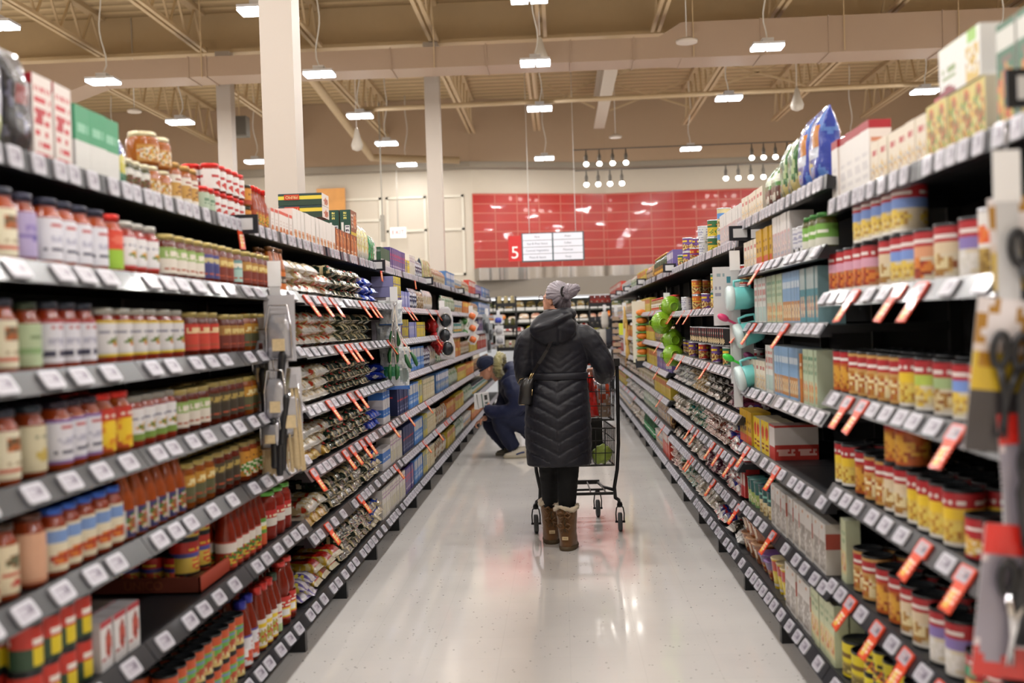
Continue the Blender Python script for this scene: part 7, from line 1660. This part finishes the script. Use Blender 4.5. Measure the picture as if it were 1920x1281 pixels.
    ('L', 0, 5, 2.29, 2.63, 'c_redgreen', 3, 2, 0, ''),
    ('L', 0, 5, 2.64, 2.9, 'x_tomcart', 2, 1, 0, ''),
    ('L', 0, 5, 3.74, 4.12, 'b_passata', 3, 1, 0, ''),
    ('L', 0, 5, 4.12, 4.21, 'b_passatagreen', 3, 1, 0, ''),
    ('L', 0, 5, 4.27, 4.62, 'b_bigred', 1, 1, 0, ''),
    ('L', 1, 5, 4.89, 5.28, 'p_yellow2', 1, 1, 0, ''),
    ('L', 1, 5, 4.89, 5.28, 'p_beige2', 1, 1, 0, 'top2'),
    ('L', 1, 5, 5.29, 6.57, 'p_green2', 1, 3, 0, ''),
    ('L', 1, 5, 6.59, 6.89, 'p_bluebeige', 1, 3, 0, ''),
    ('L', 2, 5, 6.93, 7.24, 'x_whiteblue', 1, 1, 0, ''),
    ('L', 2, 5, 7.26, 7.79, 'x_whiteviolet', 1, 1, 0, ''),
    ('L', 2, 5, 7.84, 8.43, 'x_navy', 1, 1, 0, ''),
    ('L', 2, 5, 8.46, 8.96, 'x_bluepasta', 1, 1, 0, ''),
    ('L', 2, 5, 9.0, 9.26, 'x_blueyellow', 1, 1, 0, ''),
    ('L', 2, 5, 9.29, 9.9, 'x_beige', 1, 1, 0, ''),
    ('L', 3, 5, 9.99, 10.86, 'f_cream', 1, 1, 0, ''),
    ('L', 3, 5, 10.91, 11.76, 'f_orange', 1, 1, 0, ''),
    ('L', 3, 5, 11.82, 12.83, 'f_yellow', 1, 1, 0, ''),
    ('L', 3, 5, 12.9, 14.11, 'f_green', 1, 1, 0, ''),
    ('L', 3, 5, 14.2, 17.11, 'f_teal', 1, 1, 0, ''),
    ('L', 0, 6, 3.11, 3.85, 'c_lentil', 4, 2, 0, ''),
    ('L', 0, 6, 3.87, 4.09, 'b_bluecap', 2, 1, 0, ''),
    ('L', 0, 6, 4.09, 4.31, 'b_redcap', 2, 1, 0, ''),
    ('L', 0, 6, 4.31, 4.42, 'b_darkcap', 2, 1, 0, ''),
    ('L', 0, 6, 4.43, 4.68, 'b_waist', 2, 1, 0, ''),
    ('L', 1, 6, 4.72, 5.0, 'p_violetstripe', 1, 2, 0, ''),
    ('L', 1, 6, 5.01, 5.54, 'p_yellow', 1, 2, 0, ''),
    ('L', 1, 6, 5.56, 6.51, 'p_green2', 1, 3, 0, ''),
    ('L', 1, 6, 5.56, 6.51, 'p_green', 1, 1, 0, 'top3'),
    ('L', 1, 6, 6.53, 6.83, 'p_bluebeige', 1, 3, 0, ''),
    ('L', 2, 6, 6.87, 7.88, 'x_whiteviolet', 1, 1, 0, ''),
    ('L', 2, 6, 7.91, 8.35, 'x_purplepasta', 1, 1, 0, ''),
    ('L', 2, 6, 8.39, 8.88, 'x_bluepasta', 1, 1, 0, ''),
    ('L', 2, 6, 8.92, 9.18, 'x_blueyellow', 1, 1, 0, ''),
    ('L', 2, 6, 9.21, 9.73, 'x_beige', 1, 1, 0, ''),
    ('L', 3, 6, 9.82, 10.76, 'f_cream', 1, 1, 0, ''),
    ('L', 3, 6, 10.82, 11.66, 'f_yellow', 1, 1, 0, ''),
    ('L', 3, 6, 11.72, 12.72, 'f_green', 1, 1, 0, ''),
    ('L', 3, 6, 12.79, 13.82, 'f_white', 1, 1, 0, ''),
    ('L', 3, 6, 13.91, 16.22, 'f_orange', 1, 1, 0, ''),
    ('R', 0, 0, 3.41, 3.87, 'x_cracker', 1, 1, 0, ''),
    ('R', 0, 0, 2.89, 3.4, 'x_crackerlow', 2, 1, 0, ''),
    ('R', 0, 0, 2.5, 2.89, 'x_soupyellow', 2, 1, 0, ''),
    ('R', 0, 0, 3.04, 3.18, 'x_cracker', 1, 1, 1, 'b'),
    ('R', 0, 0, 2.5, 2.86, 'x_whitepack', 1, 1, 0, 'up'),
    ('R', 0, 0, 2.12, 2.45, 'x_broth', 1, 1, 0, ''),
    ('R', 0, 0, 1.79, 2.11, 'x_brothblue', 1, 1, 0, ''),
    ('R', 0, 0, 2.5, 2.93, 'x_brothwhite', 1, 1, 1, ''),
    ('R', 0, 1, 3.38, 3.9, 's_pink', 2, 1, 0, ''),
    ('R', 0, 1, 3.19, 3.36, 's_cream', 2, 1, 0, ''),
    ('R', 0, 1, 3.0, 3.18, 's_blue', 2, 1, 0, ''),
    ('R', 0, 1, 2.88, 2.99, 's_peach', 2, 1, 0, ''),
    ('R', 0, 1, 2.71, 2.86, 's_cream', 1, 1, 0, 'b'),
    ('R', 0, 1, 2.54, 2.7, 's_violet', 2, 1, 0, ''),
    ('R', 0, 1, 2.32, 2.54, 's_whiteorange', 2, 1, 0, ''),
    ('R', 0, 1, 3.07, 3.57, 's_blue', 1, 1, 0, 'up'),
    ('R', 0, 2, 3.68, 3.87, 's_orange', 2, 1, 0, ''),
    ('R', 0, 2, 3.13, 3.67, 's_chunky', 2, 1, 0, ''),
    ('R', 0, 2, 3.05, 3.12, 's_yellow', 2, 1, 0, ''),
    ('R', 0, 2, 2.89, 3.05, 's_green', 2, 1, 0, ''),
    ('R', 0, 2, 2.74, 2.88, 's_pgreen', 2, 1, 0, ''),
    ('R', 0, 2, 2.51, 2.73, 's_blue', 2, 1, 0, ''),
    ('R', 0, 2, 2.29, 2.5, 's_redbowl', 2, 1, 0, ''),
    ('R', 0, 3, 3.69, 3.88, 's_yellow', 3, 1, 0, ''),
    ('R', 0, 3, 3.52, 3.67, 's_orange', 3, 1, 0, 'b'),
    ('R', 0, 3, 3.3, 3.51, 's_chunky', 3, 1, 0, ''),
    ('R', 0, 3, 3.11, 3.29, 's_cream', 3, 1, 0, ''),
    ('R', 0, 3, 2.71, 3.1, 's_yellow', 4, 1, 0, 'b'),
    ('R', 0, 3, 2.44, 2.71, 's_redbowl', 4, 1, 0, ''),
    ('R', 0, 3, 2.02, 2.43, 's_redflag', 4, 1, 0, ''),
    ('R', 0, 3, 3.09, 3.28, 's_orange', 1, 1, 0, 'up'),
    ('R', 0, 4, 3.73, 3.84, 'x_pale', 1, 1, 0, ''),
    ('R', 0, 4, 3.46, 3.72, 's_chunky', 4, 1, 0, ''),
    ('R', 0, 4, 3.19, 3.44, 's_orange', 4, 1, 0, ''),
    ('R', 0, 4, 2.96, 3.18, 's_cream', 4, 1, 0, ''),
    ('R', 0, 4, 2.71, 2.95, 's_violet', 4, 1, 0, ''),
    ('R', 0, 4, 2.46, 2.7, 's_redgreen', 5, 1, 0, ''),
    ('R', 0, 4, 2.02, 2.46, 's_redflag', 5, 1, 0, ''),
    ('R', 0, 5, 3.8, 4.18, 'x_pale', 2, 1, 0, ''),
    ('R', 0, 5, 3.52, 3.78, 's_ywlbig', 1, 1, 0, ''),
    ('R', 0, 5, 2.21, 3.48, 's_ywl', 4, 2, 0, ''),
    ('R', 1, 0, 5.17, 5.74, 'x_crackerlow', 1, 1, 0, ''),
    ('R', 1, 0, 4.82, 5.14, 'g_greenbrown', 1, 1, 0, ''),
    ('R', 1, 0, 4.5, 4.81, 'g_green', 1, 1, 0, ''),
    ('R', 1, 0, 4.05, 4.48, 'g_blue', 1, 1, 0, ''),
    ('R', 1, 1, 5.24, 5.59, 'x_crackerlow', 1, 1, 0, 'b'),
    ('R', 1, 1, 4.86, 5.23, 'x_gold', 1, 1, 0, ''),
    ('R', 1, 1, 4.48, 4.84, 'x_teabox', 1, 1, 0, ''),
    ('R', 1, 1, 4.29, 4.47, 'n_blank', 1, 1, 0, ''),
    ('R', 1, 1, 4.0, 4.28, 'j_green', 1, 1, 0, ''),
    ('R', 1, 2, 5.04, 5.32, 'x_ricewhite', 1, 1, 0, ''),
    ('R', 1, 2, 4.66, 5.02, 'x_ricegreen', 1, 1, 0, ''),
    ('R', 1, 2, 4.33, 4.65, 'x_riceblue', 1, 1, 0, ''),
    ('R', 1, 2, 4.03, 4.32, 'x_riceteal', 1, 1, 0, ''),
    ('R', 1, 3, 5.09, 5.78, 'x_crackerlow', 1, 1, 0, 'b'),
    ('R', 1, 3, 4.91, 5.08, 'x_ricewhite', 1, 1, 0, ''),
    ('R', 1, 3, 4.4, 4.89, 'x_riceblue', 1, 1, 0, ''),
    ('R', 1, 3, 4.32, 4.39, 'x_riceorange', 1, 1, 0, ''),
    ('R', 1, 3, 4.08, 4.31, 'x_ricegreen', 1, 1, 0, ''),
    ('R', 1, 4, 5.5, 5.84, 'x_gold', 1, 1, 0, 'b'),
    ('R', 1, 4, 5.06, 5.49, 'x_yellowred', 1, 1, 0, ''),
    ('R', 1, 4, 4.93, 5.04, 'x_redback', 2, 1, 0, ''),
    ('R', 1, 5, 5.76, 5.9, 'x_herb', 1, 1, 0, ''),
    ('R', 1, 5, 5.43, 5.73, 'k_teal', 2, 1, 0, ''),
    ('R', 1, 5, 5.09, 5.42, 'k_nuts', 2, 1, 0, ''),
    ('R', 1, 5, 4.58, 5.06, 'x_textback', 1, 1, 0, ''),
    ('R', 1, 5, 4.01, 4.56, 'x_textback', 1, 1, 0, 'b'),
    ('R', 1, 6, 5.84, 6.07, 'q_white', 1, 1, 0, ''),
    ('R', 1, 6, 5.38, 5.82, 'k_bowl', 2, 2, 0, ''),
    ('R', 1, 6, 5.02, 5.35, 'k_bowlpurple', 2, 1, 0, ''),
    ('R', 1, 6, 4.68, 5.0, 'k_yellow', 2, 1, 0, ''),
    ('R', 1, 6, 4.18, 4.66, 'x_textback', 1, 1, 0, ''),
    ('R', 2, 0, 8.84, 9.19, 'n_green', 1, 1, 0, 'rec'),
    ('R', 2, 0, 8.45, 8.8, 'n_purple', 1, 2, 0, 'rec'),
    ('R', 2, 0, 8.01, 8.41, 'n_red', 1, 1, 0, 'rec'),
    ('R', 2, 0, 7.5, 7.98, 'n_blank', 1, 2, 0, 'rec'),
    ('R', 2, 0, 7.05, 7.47, 'n_corn', 1, 2, 0, 'rec'),
    ('R', 2, 0, 6.6, 7.02, 'n_blue', 1, 2, 0, 'rec'),
    ('R', 2, 0, 5.79, 6.56, 'x_teabox', 1, 1, 0, ''),
    ('R', 2, 1, 8.44, 9.02, 'n_blank', 1, 1, 0, 'rec'),
    ('R', 2, 1, 7.74, 8.41, 'n_orange', 1, 2, 0, 'rec'),
    ('R', 2, 1, 7.26, 7.71, 'n_purple', 1, 1, 0, 'rec'),
    ('R', 2, 1, 6.78, 7.23, 'n_green', 1, 2, 0, 'rec'),
    ('R', 2, 1, 6.3, 6.76, 'n_white', 1, 2, 0, 'rec'),
    ('R', 2, 1, 5.73, 6.28, 'n_red', 1, 2, 0, 'rec'),
    ('R', 2, 2, 8.03, 9.13, 'n_purple', 1, 1, 0, 'rec'),
    ('R', 2, 2, 7.46, 8.0, 'n_red', 1, 1, 0, 'rec'),
    ('R', 2, 2, 6.86, 7.43, 'n_purple', 1, 1, 0, 'brec'),
    ('R', 2, 2, 6.37, 6.84, 'n_green', 1, 1, 0, 'rec'),
    ('R', 2, 2, 5.8, 6.35, 'n_white', 1, 1, 0, 'rec'),
    ('R', 2, 2, 6.37, 8.0, 'n_dark', 1, 1, 0, 'up'),
    ('R', 2, 3, 8.06, 9.29, 'q_white', 1, 3, 0, ''),
    ('R', 2, 3, 7.29, 8.03, 'q_tan', 1, 3, 0, ''),
    ('R', 2, 3, 6.42, 7.26, 'q_dark', 1, 3, 0, ''),
    ('R', 2, 3, 5.85, 6.4, 'q_purple', 1, 3, 0, ''),
    ('R', 2, 4, 8.31, 9.37, 'q_clear', 1, 2, 0, ''),
    ('R', 2, 4, 7.35, 8.27, 'q_green', 1, 3, 0, ''),
    ('R', 2, 4, 6.37, 7.32, 'q_brown', 1, 3, 0, ''),
    ('R', 2, 4, 5.9, 6.35, 'q_redblue', 1, 3, 0, ''),
    ('R', 2, 5, 8.37, 9.44, 'q_dark', 1, 1, 0, ''),
    ('R', 2, 5, 7.41, 8.34, 'q_clear', 1, 2, 0, ''),
    ('R', 2, 5, 6.53, 7.38, 'q_purple', 1, 3, 0, ''),
    ('R', 2, 5, 5.94, 6.51, 'q_redblue', 1, 3, 0, ''),
    ('R', 2, 6, 8.63, 9.41, 'q_brown', 1, 3, 0, ''),
    ('R', 2, 6, 7.84, 8.59, 'q_green', 1, 3, 0, ''),
    ('R', 2, 6, 6.84, 7.81, 'q_clear', 1, 2, 0, ''),
    ('R', 2, 6, 6.38, 6.82, 'q_redblue', 1, 1, 0, ''),
    ('R', 2, 6, 6.11, 6.36, 'q_dark', 1, 1, 0, ''),
    ('R', 3, 0, 17.04, 20.83, 'f_red', 1, 1, 0, ''),
    ('R', 3, 0, 14.88, 16.89, 'f_white', 1, 1, 0, ''),
    ('R', 3, 0, 13.58, 14.76, 'f_green', 1, 1, 0, ''),
    ('R', 3, 0, 12.17, 13.49, 'f_yellow', 1, 1, 0, ''),
    ('R', 3, 0, 11.29, 12.09, 'f_brown', 1, 1, 0, ''),
    ('R', 3, 0, 9.87, 11.16, 'b_oilgreen', 1, 1, 0, ''),
    ('R', 3, 0, 9.23, 9.76, 'f_violet', 1, 1, 0, ''),
    ('R', 3, 1, 16.14, 20.63, 'f_white', 1, 1, 0, ''),
    ('R', 3, 1, 13.26, 16.0, 'f_cream', 1, 1, 0, ''),
    ('R', 3, 1, 11.46, 13.17, 'f_yellow', 1, 1, 0, ''),
    ('R', 3, 1, 9.19, 11.32, 'j_salsa', 1, 1, 0, ''),
    ('R', 3, 2, 16.31, 20.84, 'f_white', 1, 1, 0, 'b'),
    ('R', 3, 2, 13.4, 16.17, 'f_orange', 1, 1, 0, ''),
    ('R', 3, 2, 11.03, 13.3, 'f_yellow', 1, 1, 0, ''),
    ('R', 3, 2, 9.29, 10.97, 'f_brown', 1, 1, 0, ''),
    ('R', 3, 3, 15.76, 20.56, 'f_red', 1, 1, 0, ''),
    ('R', 3, 3, 13.05, 15.63, 'f_cream', 1, 1, 0, ''),
    ('R', 3, 3, 10.81, 12.96, 'f_yellow', 1, 1, 0, ''),
    ('R', 3, 3, 9.36, 10.75, 'f_violet', 1, 1, 0, ''),
    ('R', 3, 4, 16.17, 20.73, 'f_brown', 1, 1, 0, ''),
    ('R', 3, 4, 13.43, 16.03, 'q_clear', 1, 2, 0, ''),
    ('R', 3, 4, 11.22, 13.34, 'f_cream', 1, 1, 0, ''),
    ('R', 3, 4, 9.54, 11.16, 'f_yellow', 1, 1, 0, ''),
    ('R', 3, 5, 16.04, 20.04, 'f_yellow', 1, 1, 0, ''),
    ('R', 3, 5, 12.83, 15.9, 'q_white', 1, 2, 0, ''),
    ('R', 3, 5, 11.0, 12.74, 'f_green', 1, 1, 0, ''),
    ('R', 3, 5, 9.62, 10.93, 'f_brown', 1, 1, 0, ''),
    ('R', 3, 6, 15.05, 18.81, 'f_white', 1, 1, 0, ''),
    ('R', 3, 6, 12.54, 14.93, 'q_clear', 1, 2, 0, ''),
    ('R', 3, 6, 11.07, 12.46, 'b_vinegar', 1, 1, 0, ''),
    ('R', 3, 6, 10.23, 11.0, 'f_white', 1, 1, 0, 'b'),
    ('R', 3, 6, 9.5, 10.17, 'f_red', 1, 1, 0, '')
]
# ------------------------------------------------------------------ assemble shelves and goods
build_side('L'); build_side('R')
for r in RUNS: place_run(*r)
for o in [o for o in C.objects if o.name.startswith('pasta_box') and 'green-topped' in o.get('label', '')]:
    t = obj('lettering', CATL, o); t.rotation_euler = (PI / 2, 0, -PI / 2); t.location = (-.0565, .04, .125)
for k in range(4):
    place('c_unicosmall', Matrix.Translation((-1.315 - k * .078, 3.475, .597)) @ Matrix.Rotation(0, 4, 'Z'), 'small tomato can standing in the cardboard tray, facing down the aisle', 'small tomato cans across the tray')
for k in range(5):
    M = Matrix.Translation((-1.285 - k * .071, 6.72, 2.033)) @ Matrix.Rotation(PI / 2 + RND.uniform(-.04, .04), 4, 'Z')
    place('x_greenup', M, 'dark green pasta box with bar code, in a row standing on brown top shelf boxes', 'dark green boxes across the top shelf')
# ------------------------------------------------------------------ world, view
w = bpy.data.worlds.new('world'); scene.world = w; w.use_nodes = True
w.node_tree.nodes['Background'].inputs[0].default_value = (.9, .82, .72, 1); w.node_tree.nodes['Background'].inputs[1].default_value = .15
vs_ = scene.view_settings; vs_.view_transform = 'Standard'; vs_.look = 'None'; vs_.gamma = 1; vs_.use_curve_mapping = False; vs_.exposure = 0.28
scene.cycles.use_denoising = True
scene.cycles.max_bounces = 6; scene.cycles.diffuse_bounces = 3; scene.cycles.glossy_bounces = 3; scene.cycles.transmission_bounces = 4; scene.cycles.transparent_max_bounces = 6
scene.cycles.sample_clamp_indirect = 6; scene.cycles.caustics_reflective = False; scene.cycles.caustics_refractive = False
